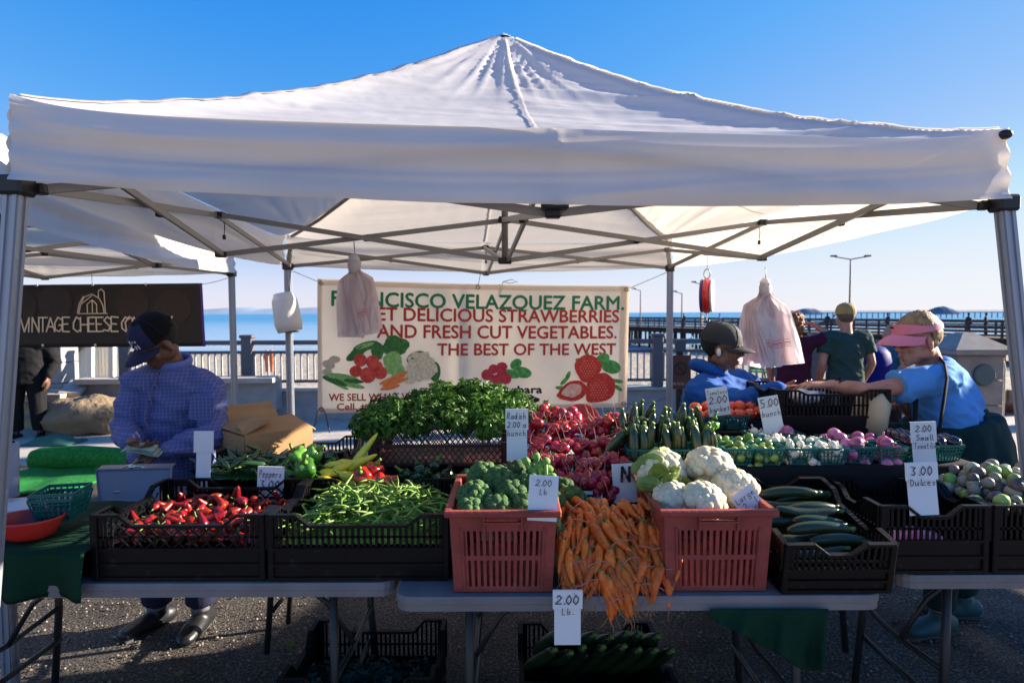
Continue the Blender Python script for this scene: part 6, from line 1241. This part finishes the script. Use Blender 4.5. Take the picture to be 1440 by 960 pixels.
# cauliflower
cfm = mat('cauliflower_cream', (.66, .56, .36), .75, .3, vscale=40, col2=(.76, .69, .50), bump=.8, bscale=240, bdist=.003); cfl = mat('cauliflower_leaf', (.16, .28, .06), .5, .4, vscale=14, col2=(.34, .42, .14), trans=.2)
def cauli(sd):
    q = random.Random(sd); b = MB(); n_ = 46
    for k in range(n_):
        a = k * 2.4 + sd; t = (k + .5) / n_; th_ = math.acos(1 - t * 1.15); d_ = Vector((sin(th_) * cos(a), sin(th_) * sin(a), cos(th_))); r_ = .0205 * q.uniform(.85, 1.25); R_ = .058 * (1 + .10 * nz(d_, 2, sd))
        b.ell(d_ * R_, (r_, r_, r_), rr(q), 16, 12, fn=lambda d, k=k: 1 + .10 * nz(d, 4, k) + .06 * nz(d, 9, k))
    b.ell((0, 0, -.005), (.055, .055, .05)); return b.mesh('curd', cfm, True)
def cleaf(sd, L_=.10, w_=.035):
    def f(u, v):
        x = (u - .5) * 2 * w_ * (sin(pi * min(.98, v * .85 + .12)) ** .6) * (1 + .15 * nz((u * 3, v * 8, sd))); return Vector((x, .030 + .05 * sin(v * 1.9) + .012 * abs(u - .5) * 2 + .005 * nz((u * 6, v * 9, sd)), -.06 + L_ * v + .006 * nz((u * 9, v * 6, sd + 5))))
    return MB().slab(f, 8, 14, (0, .0015, 0)).merge(MB().tube([(0, .034, -.06), (0, .06, -.015), (0, .084, .02)], [.006, .004, .002], 6))
cfs = [cauli(1), cauli(5), cauli(9)]
for i, (px, py, d, s_, rt, lv, lb) in enumerate([(930, 668, 2.14, 1.22, (.3, -.2, .4), 4, 'cauliflower at the back left of the crate with green leaves'), (996, 663, 2.14, 1.20, (.2, .1, 2), 1, 'large upright cauliflower at the back right of the crate'), (1032, 692, 2.02, 1.08, (.4, .3, 3), 1, 'cauliflower at the right edge beside the tilted price card'), (988, 708, 1.93, 1.0, (.6, .1, 1), 2, 'lowest cauliflower at the front rim of the crate'), (945, 703, 1.97, .85, (.5, -.3, .2), 3, 'small cauliflower partly hidden by a leaf at the front left')]):
    T = thing('cauliflower', lb, 'cauliflower', (0, 0, 0), 'cauliflowers in the right red crate'); obj('curd', cfs[i % 3], None, T)
    for k in range(lv): a = k * 1.25 + 2.0 + i * .7; o = obj('leaf', MB().merge(cleaf(i * 5 + k, .085 + .02 * (k % 2)), Matrix.Rotation(a, 4, 'Z')), cfl, T, True)
    T.location = P(px, py, d); T.rotation_euler = rt; T.scale = (s_ * .94,) * 3
for k, (px, py, d, rt, s_) in enumerate([(902, 676, 2.06, (1.2, .9, .3), 1.1), (915, 694, 1.98, (1.5, .6, 0), 1.1), (956, 655, 2.1, (.6, -.9, .2), .9), (953, 690, 1.94, (1.0, .1, .3), .8), (893, 690, 2.0, (1.4, 1.4, .1), .9)]):
    o = obj('cauliflower_leaf', cleaf(30 + k).mesh('leaf', cfl, True), None, None, True, ('broad pale green leaf poking out left of the cauliflowers', 'curled green leaf drooping over the left rim of the cauliflower crate', 'leaf between the two back cauliflowers', 'upright leaf before the small front cauliflower', 'outermost leaf tip left of the cauliflower crate')[k], 'leaf'); o.location = P(px, py, d); o.rotation_euler = rt; o.scale = (s_,) * 3
# parsley
pam = mat('parsley_green', (.060, .155, .020), .5, .4, var=.35, vscale=30, objvar=.2, trans=.22); pst = mat('parsley_stalk', (.10, .22, .05), .5)
pms = [leafclump(520, .10, .040, 70 + i, shape=(1.35, 1.0, .74), lo=.35).mesh('leaves', pam, False) for i in range(4)]
for i, (px, py, d) in enumerate([(532, 590, 2.76), (560, 580, 2.76), (598, 574, 2.76), (636, 572, 2.76), (672, 574, 2.76), (705, 578, 2.76), (733, 586, 2.80), (550, 574, 2.92), (588, 564, 2.92), (625, 553, 2.92), (662, 552, 2.94), (695, 556, 2.94), (725, 565, 2.92), (522, 602, 2.70), (645, 590, 2.68), (590, 594, 2.68), (690, 594, 2.68), (545, 596, 2.68), (735, 594, 2.72)]):
    T = thing('parsley_bunch', 'parsley bunch in the maroon crate, %s' % (['front row, ' + o for o in ORD[:6]] + ['front row, rightmost behind the radish card'] + ['back row, ' + o for o in ORD[:5]] + ['back row, rightmost', 'hanging over the left end of the crate', 'hanging over the rim at the middle', 'hanging over the rim left of the middle', 'hanging over the rim at the right', 'hanging over the rim near the left end', 'hanging over the right end of the crate'])[i], 'parsley', (0, 0, 0), 'parsley bunches in the maroon crate'); obj('leaves', pms[i % 4], None, T); obj('stalk', MB().tube([(0, 0, 0), (0, .01, -.08)], [.02, .014], 7), pst, T); T.location = P(px, py, d); T.rotation_euler = (Q.uniform(-.3, .3), Q.uniform(-.3, .3), Q.uniform(0, 6)); T.scale = (Q.uniform(.70, .80),) * 3

# ---------------- price cards
card = mat('white_card', (.74, .74, .74), .7, .3, bump=.05, bscale=20); inkm = mat('marker_ink', (.012, .012, .02), .5)
def sign(label, px, py, d, wpx, hpx, lines, flap=.42, roll=0, lean=-.12, yaw=0, fw=1.12, wd=.11):
    """px,py = bottom centre on the photo; sizes in photo pixels at d"""
    k = d / F; w_, h = wpx * k, hpx * k; T = thing('price_card', label, 'price card', (0, 0, 0))
    obj('strip', MB().box((0, 0, h / 2), (w_, .0012, h)), card, T)
    fh = h * flap; ww = w_ * fw
    if flap > 0: obj('flap', MB().box((0, -.005, h - fh / 2 + .001), (ww, .001, fh), (.05, 0, 0)).box((0, -.0025, h + .0015), (ww, .0062, .001)), card, T)
    wb = MB(); y = h - .012; lw = ww * .86
    for i, (txt, sz) in enumerate(lines):
        s_ = sz * k; y -= s_; n_ = sum(.45 if c in 'Iil.1 ' else 1 for c in txt) * .78 * s_; sq = min(1, lw / n_)
        pen(wb, txt, -min(n_, lw) / 2 / sq, 0, s_, lambda a, b, y=y, sq=sq: Vector((a * sq, -.0085 - .0015 * (1 - (y + b) / h), y + b)), wd=wd); y -= s_ * .45
    obj('writing', wb, inkm, T)
    T.location = P(px, py, d); T.rotation_euler = (Matrix.Rotation(yaw, 3, 'Z') @ Matrix.Rotation(lean, 3, 'X') @ Matrix.Rotation(roll, 3, 'Y')).to_euler(); return T
sign('tall white price card for the radishes in front of the parsley', 727, 648, 2.28, 29, 73, [('Radish', 9), ('2.00 a', 8), ('bunch', 8)], .40, .0)
sign('wide price card reading 2.00 lb propped over the broccoli crate', 762, 732, 1.84, 42, 64, [('2.00', 9), ('Lb', 8)], .0, .06)
sign('long price card reading 2.00 lb hanging at the table edge below the carrots', 798, 906, 1.775, 38, 80, [('2.00', 13), ('Lb.', 9)], .34, 0, lean=.0)
sign('price card reading peppers 3.00 above the red chili crate', 379, 716, 2.385, 34, 60, [('Peppers', 10), ('3.00', 11)], .5, .03)
sign('narrow blank white card beside the plaid shirt man', 285, 690, 2.42, 21, 84, [], .36, .0, fw=1.35)
sign('price card reading 5.00 bunch right of the tomatoes', 1090, 613, 2.66, 29, 57, [('5.00', 11), ('bunch', 8)], .0, -.16)
sign('small price card reading 2.00 basket standing in the tomatoes', 1013, 584, 2.84, 31, 40, [('Tomatoes', 6), ('2.00', 10), ('basket', 7)], .0, -.14)
sign('price card tilted on its corner beside the cauliflower', 1064, 722, 1.93, 36, 40, [('Large', 8), ('2 x 1', 8), ('1 3.00', 8)], .0, -.62)
sign('upper price card of two stacked on the right before the eggplants', 1301, 652, 2.32, 33, 59, [('2.00', 9), ('Small', 8), ('Tomatillo', 8)], .5, -.03)
sign('lower tall price card reading 3.00 on the empty right crate', 1300, 724, 1.975, 42, 74, [('3.00', 12), ('Dulces', 9)], .34, -.04)
sign('white card with a large dark letter behind the carrots', 883, 706, 2.28, 40, 55, [('N', 20)], .0, -.05, wd=.2)
sign('short white card lying behind the broccoli and carrots', 830, 716, 2.26, 36, 26, [('3', 18)], .0, 0, wd=.2)

# ---------------- left end of the table
gcl = mat('green_tablecloth', (.003, .032, .014), .85, .2, bump=.3, bscale=90, var=.15)
T = thing('covered_box', 'box under a dark green cloth at the left end of the table', 'tablecloth', (-1.7, 2.1, Zt)); obj('box', MB().box((-1.72, 2.18, .795), (.66, .42, .09)), bp_, T)
def gc(u, v):
    x = -2.15 + .80 * u; t = v * 1.0
    if v < .35: return (x, 1.905 + .026 * sin(u * 24 + 2 * nz((u * 4, 0, 1))) * (1 - v / .35) - .012 * nz((u * 5, v * 3, 0)), .700 + .155 * v / .35)
    return (x, 1.925 + .5 * (v - .35) / .65, .852 + .004 * nz((u * 8, v * 8, 2)))
obj('cloth', MB().slab(gc, 60, 24, (0, .002, .003)), gcl, T, True)
c = P(42, 752, 2.02); T = thing('red_bowl', 'red oval plastic bowl on the green cloth', 'bowl', (c.x, c.y, .86)); 
obj('bowl', MB().lathe([(0, .004), (.055, .004), (.075, .02), (.098, .066), (.104, .070), (.107, .067), (.103, .061), (.080, .014), (.06, -.001), (0, -.002)], 40, Matrix.Translation((c.x, c.y, .862)) @ Matrix.Rotation(-.0, 4, 'X') @ Matrix.Diagonal((1.0, .85, 1, 1))), rdp, T, True)
o = obj('dark_fruit', MB().ell((0, 0, 0), (.065, .05, .02), seg=24, rings=10, fn=lambda d: 1 + .15 * nz(d, 7)), mat('dark_fruit', (.04, .008, .006), .5), None, True, 'dark pile of dried fruit inside the red bowl', 'fruit'); o.location = (c.x, c.y, .884)
o = place('berry_basket', [('b', bkmesh)], P(87, 726, 2.12), (0, 0, .15), 'lower of two nested empty teal baskets behind the red bowl', 'basket', 'empty nested baskets', 1.22); o = place('berry_basket', [('b', bkmesh)], P(87, 719, 2.12), (0, 0, .22), 'upper of two nested empty teal baskets behind the red bowl', 'basket', 'empty nested baskets', 1.22)
T = thing('printed_carton', 'white flat carton printed California upside down at the left edge', 'box', P(20, 740, 2.14)); wc = mat('white_carton', (.62, .62, .66), .7)
c = P(22, 722, 2.2); RM = Matrix.Translation(c) @ Matrix.Rotation(.32, 4, 'Z')
obj('carton', MB().merge(MB().box((-.02, 0, 0), (.26, .18, .07)), RM), wc, T); obj('lettering', MB().merge(text_mb('CALIFORNIA', .034, lambda x, y: (x - .13, 0, y), bold=.0012, width=.22), RM @ Matrix.Translation((0, -.092, -.008)) @ Matrix.Rotation(pi, 4, 'Y')), mat('ink_navy', (.01, .015, .06), .6), T)
T = thing('paper_roll', 'grey paper roll standing upright by the left tent leg', 'roll', P(15, 695, 2.25)); obj('roll', MB().tube([P(15, 697, 2.25), P(15, 622, 2.25)], .026, 18), mat('grey_paper', (.26, .28, .36), .7), T, True); obj('core', MB().tube([P(15, 622, 2.25), P(15, 620.5, 2.25)], .013, 12), dk, T, True)
T = thing('cash_box', 'open grey metal cash box with its lid raised toward the plaid shirt man', 'cash box', (-1.5, 2.5, Zt)); cbm = mat('grey_enamel', (.17, .175, .21), .4, .5, metal=.2, bump=.05)
a0, a1, a2, a3 = P(142, 718, 2.44), P(238, 718, 2.44), P(241, 657, 2.56), P(136, 660, 2.56)
obj('lid', MB().poly([a0, a1, a2, a3], (0, .008, .003)).poly([a3, a2, a2 + Vector((0, .035, .01)), a3 + Vector((0, .035, .01))], (0, 0, -.004)), cbm, T); obj('lid_rim', MB().tube([a0 + Vector((0, -.004, 0)), a3 + Vector((0, -.004, 0)), a2 + Vector((0, -.004, 0)), a1 + Vector((0, -.004, 0))], .005, 6), cbm, T, True)
obj('base', MB().box((-1.51, 2.56, .80), (.29, .2, .10), bev=.006), cbm, T); obj('latch', MB().box(P(164, 692, 2.47), (.024, .008, .010), bev=.002), mat('chrome', (.6, .6, .6), .25, metal=.9), T); obj('handle', MB().ell(P(186, 656, 2.56), (.018, .012, .012)).tube([P(170, 658, 2.56), P(180, 654, 2.56), P(196, 655, 2.56), P(204, 658, 2.56)], .004, 6), MATS['chrome'], T, True)
# cardboard box
cdb = mat('cardboard', (.46, .27, .13), .85, .2, vscale=3, col2=(.36, .21, .105), bump=.15, bscale=40, stretch=(1, 1, 6)); c = P(378, 640, 3.0); ang = R(47)
T = thing('cardboard_box', 'open brown cardboard box with bent flaps behind the peppers', 'box', (c.x, c.y, .80)); RM = Matrix.Translation((c.x - .015, 2.985, .775)) @ Matrix.Rotation(ang, 4, 'Z'); bw = .165; bh = .27
for s_, nm in ((-1, 'front_side'), (1, 'back_side')):
    obj('side', MB().merge(MB().box((0, s_ * bw, bh / 2), (2 * bw, .006, bh)), RM), cdb, T); obj('side', MB().merge(MB().box((s_ * bw, 0, bh / 2), (.006, 2 * bw - .008, bh)), RM), cdb, T)
fl = lambda pts: MB().merge(MB().poly(pts, (0, 0, .005)), RM)
obj('flap', fl([(-bw, -bw, bh), (bw, -bw, bh), (bw - .03, -.02, bh + .05), (-bw + .02, -.03, bh + .035)]), cdb, T); obj('flap', fl([(-bw, -bw, bh + .008), (-bw, bw, bh + .008), (-.02, bw - .03, bh + .035), (-.01, -bw + .04, bh + .06)]), cdb, T)
obj('flap', fl([(bw, bw, bh), (bw, -bw, bh), (bw + .03, -bw + .02, bh - .02), (bw + .03, bw - .02, bh - .02)]), cdb, T); obj('flap', fl([(-bw, bw, bh), (bw, bw, bh), (bw - .02, bw + .06, bh + .09), (-bw + .02, bw + .06, bh + .09)]), cdb, T)
obj('lettering', MB().merge(pen(MB(), 'FRESH PRODUCE', -.12, .13, .020, lambda x, y: (-bw - .005, -x, y), wd=.14), RM).merge(pen(MB(), 'KEEP DRY', -.12, .09, .020, lambda x, y: (-bw - .005, -x, y), wd=.14), RM) if False else MB().merge(MB().box((-bw - .0035, 0, .19), (.001, .2, .006)), RM).merge(MB().box((-bw - .0035, .02, .17), (.001, .16, .004)), RM).merge(MB().box((-bw - .0035, 0, .15), (.001, .2, .006)), RM), mat('box_ink', (.20, .09, .05), .8), T)
# green cloth over middle table edge
obj('green_cloth', MB().slab(lambda u, v: P(1000 + 165 * u - 6 * v, 856 + v * (12 + 78 * min(1, u * 1.15) ** 1.1) - v * 14 * max(0, u - .8) * 5 * .3 + 3 * v * nz((u * 6, 1, 2)), 1.812 - .02 * v + .022 * sin(u * 17 + 2 * nz((u * 3, v, 1))) * v + .01 * sin(u * 37) * v), 40, 16, (0, .003, 0)), gcl, None, True, 'dark green cloth corner hanging from the middle table', 'cloth')
# magenta bag in the empty crate; white sheets in crate
obj('produce_bag', smoothmesh(MB().ell((1.40, 2.10, .80), (.10, .09, .045), seg=20, rings=12), .01, 1, disp=lambda co: .014 * nz(co, 22)), mat('magenta_film', (.55, .04, .22), .3, vscale=12, col2=(.7, .3, .5)), None, True, 'magenta plastic bag inside the empty right crate', 'bag')
obj('produce_bag', smoothmesh(MB().ell(P(1134, 558, 2.9), (.08, .06, .035), seg=20, rings=12), .01, 1, disp=lambda co: .018 * nz(co, 26)), mat('printed_film', (.55, .55, .58), .35, vscale=30, col2=(.12, .12, .16), contrast=(.52, .56)), None, True, 'crumpled printed plastic bag on top of the upper black crate', 'bag')
obj('tote', MB().box((1.665, 2.84, 1.125), (.10, .22, .21), (0, .12, 0), bev=.045), mat('beige_plastic', (.50, .40, .26), .5), None, True, 'beige plastic tote against the right end of the upper black crate', 'tote')

# ---------------- things hanging from the frame
bagm = mat('bag_film', (.86, .80, .80), .45, .4, vscale=9, col2=(.80, .76, .78), trans=.5, bump=.8, bscale=26); bagp = mat('bag_pink', (.80, .62, .62), .45, .4, vscale=9, col2=(.84, .72, .72), trans=.5, bump=.8, bscale=26); bprint = mat('bag_red_print', (.55, .10, .12), .6)
def bags(label, px, pyt, pyb, d, wpx, fan, n_=6, seed=0, x2=0):
    k = d / F; H = (pyb - pyt) * k; W_ = wpx * k; top = P(px, pyt, d); T = thing('bag_bundle', label, 'plastic bags', top, 'bundles of plastic bags hanging from the frame')
    for i in range(n_):
        t_ = i / max(1, n_ - 1) - .5
        def f(u, v, i=i, t_=t_):
            s = u * 2 - 1; prof = .16 + .14 * v / .2 if v < .2 else (.30 + .58 * min(1, (v - .2) / .10) ** .8 + .12 * v)
            x = s * W_ / 2 * prof * .80 * (1 - .16 * max(0, v - .6) / .4); y = -i * .012 * v + .030 * noise.noise(Vector((s * 2.2 + i * 3, v * 2.6, seed))) * (.3 + v) + .02 * cos(s * 3 + i) * v
            z = -H * v * (1 - .10 * ((i * 7) % n_) / n_)
            A_ = fan * t_ * .55 + x2; x, z = x * cos(A_) - z * sin(A_), x * sin(A_) * min(1, v * 2) + z * cos(A_)
            y += .010 * sin(s * 9 + i) * max(0, 1 - v * 2.5) + .008 * noise.noise(Vector((s * 4, v * 5, i * 2 + seed))); return top + Vector((x, y, z))
        o = obj('bag', MB().grid(f, 34, 44), bagm if i % 2 else bagp, T, True)
        if i in (n_ - 1, n_ - 3):
            pr2 = MB()
            for r_, (va, vb) in enumerate(((.70, .705), (.73, .74), (.755, .76), (.78, .785))): pr2.grid(lambda u, v: f(.3 + .45 * u, va + (vb - va) * v) + Vector((0, -.004, 0)), 14, 1)
            obj('printed_lines', pr2, bprint, o)
    obj('knot', MB().ell(top + Vector((0, 0, -.01)), (.030, .028, .03), fn=lambda d_: 1 + .3 * nz(d_, 4, seed)).ell(top + Vector((0, 0, -.05)), (.035, .03, .05), fn=lambda d_: 1 + .3 * nz(d_, 4, seed + 3)), bagm, T, True)
    obj('hook', MB().tube([top, top + Vector((.004, 0, .03)), top + Vector((0, 0, .085))], .003, 5), barm, T, True)
bags('bundle of plastic bags hanging left over the farm banner', 498, 362, 474, 3.33, 58, .45, 5, 2, .08)
bags('larger bundle of pinkish plastic bags hanging right by the woman', 1076, 396, 516, 3.58, 66, .70, 8, 9, .0)
c0, c1 = P(398, 412, 4.72), P(408, 466, 4.72); T = thing('towel_roll', 'white wrapped towel roll hanging on the back left tent pole', 'roll', c1); obj('roll', MB().tube([c0, c0.lerp(c1, .2), c0.lerp(c1, .8), c1], [(.07, .06), (.095, .08), (.105, .09), (.09, .08)], 20, round_ends=False), mat('white_film', (.78, .78, .78), .4, bump=.5, bscale=14, trans=.15), T, True); obj('core', MB().ell(c1 + Vector((-.0, -.01, -.0)), (.075, .07, .008), HM if 0 else None), mat('dark_olive', (.12, .11, .07), .7), T, True); obj('tie', MB().tube([c0 + Vector((.05, 0, 0)), P(406, 400, 4.75), P(407, 386, 4.76)], .004, 5), blk, T, True)  # core is a flat dark olive piece at the roll's lower end
c = P(994, 416, 4.36); T = thing('hanging_scale', 'red and white hanging scale with a hook under the canopy', 'scale', c)
ry_m = lambda w0, w1, r_: MB().lathe([(0, w0), (r_, w0), (r_, w1), (0, w1)], 32, Matrix.Translation(c) @ Matrix.Rotation(R(-24), 4, 'Z') @ Matrix.Rotation(pi / 2, 4, 'Y'))
obj('body', MB().lathe([(0, -.028), (.105, -.028), (.122, -.015), (.122, .015), (.105, .028), (0, .028)], 36, Matrix.Translation(c) @ Matrix.Rotation(R(-24), 4, 'Z') @ Matrix.Rotation(pi / 2, 4, 'Y')), mat('scale_red', (.62, .02, .015), .3, coat=.5), T, True)
obj('rim', ry_m(-.040, -.027, .116), mat('scale_blue', (.03, .05, .3), .4), T, True); obj('dial', ry_m(.029, .040, .114), mat('scale_white', (.8, .8, .8), .4), T, True)
obj('ring', MB().tube([c + Vector((cos(a) * .022, 0, .155 + sin(a) * .034)) for a in [2 * pi * k / 12 for k in range(13)]], .004, 5, cap=False).tube([c + Vector((0, 0, .19)), c + Vector((.002, 0, .30))], .002, 4), barm, T, True); obj('hook', MB().tube([c + Vector((0, 0, -.12)), c + Vector((0, 0, -.17)), c + Vector((.015, 0, -.19)), c + Vector((.02, 0, -.17))], .004, 5), barm, T, True)
# green turf on the ground of the next stall, teal cloth
tf = mat('green_turf', (.010, .13, .022), .9, .2, vscale=30, col2=(.03, .24, .05), bump=.8, bscale=120)
T = thing('turf_mat', 'bright green turf mat with a rolled up edge on the ground by the left stall', 'mat', (-4.2, 6, .02))
x0, x1, ya, yb = X(10, 5.9), X(176, 5.9), 5.35, 6.75
obj('mat', MB().slab(lambda u, v: (x0 + (x1 - x0) * u * (1 - .22 * (1 - v)), ya + (yb - ya) * v, .03 + .03 * nz((u * 3, v * 3, 0)) + .05 * max(0, nz((u * 2, v * 5, 8)))), 40, 24, (0, 0, .02)), tf, T, True)
obj('rolled_edge', MB().tube([(x0, 6.25, .12), (x0 + .4, 6.28, .13), (x1 - .35, 6.24, .12), (x1 - .05, 6.1, .10), (x1, 5.95, .08)], [.12, .125, .12, .11, .08], 18, round_ends=True), tf, T, True)
obj('folded_cloth', MB().slab(lambda u, v: (X(28, 7.4) + .6 * u, 7.3 + .35 * v, .03 + .10 * sin(pi * u) * sin(pi * v) + .03 * nz((u * 5, v * 5, 1))), 16, 10, (0, 0, .01)), mat('teal_canvas', (.03, .12, .09), .9), None, True, 'dark teal folded cloth lying on the paving behind the turf', 'cloth')
# scraps near the tables
q = random.Random(9); scr = cleaf(77, .06, .018)
for v in scr.v: v.z, v.y = v.y * .25 - .006, v.z
sme = scr.mesh('fallen_leaf', mat('withered_leaf', (.10, .12, .03), .8, var=.5, vscale=60, objvar=.4, huevar=.05), True)
for i, (x, y) in enumerate([(-1.1, 2.9), (-.15, 2.75), (.75, 2.6), (-.95, 3.4), (1.05, 3.1), (-.2, 3.5), (1.9, 2.7), (.9, 2.35), (-1.6, 3.6), (2.2, 3.3), (-.35, 2.35), (-1.45, 2.6)]):
    place('fallen_leaf', [('l', sme)], (x, y, .014), (q.uniform(-.1, .1), q.uniform(-.1, .1), q.uniform(0, 6.3)), 'withered leaf scrap dropped on the rough ground under the tables', 'leaf', 'leaf scraps on the ground', q.uniform(.6, 1.2))
q = random.Random(31); pb = [MB().ell((0, 0, 0), (.006, .005, .0035), seg=6, rings=4, fn=lambda d, i=i: 1 + .4 * nz(d, 3, i)) for i in range(4)]
gv = MB()
for i in range(9000):
    x, y = q.uniform(-3.6, 3.6), 2.2 + 4.4 * q.random() ** 1.5; s_ = q.uniform(.5, 1.5); M_ = Matrix.Translation((x, y, .008)) @ Matrix.Rotation(q.uniform(0, 6), 4, 'Z') @ Matrix.Scale(s_, 4); gv.merge(pb[i % 4], M_)
obj('pebble_aggregate', gv, mat('pebbles', (.30, .26, .22), .85, vscale=9, col2=(.05, .045, .04), objvar=0), None, True, kind='stuff', label='small pebbles set in the rough ground')
bpy.context.view_layer.update()
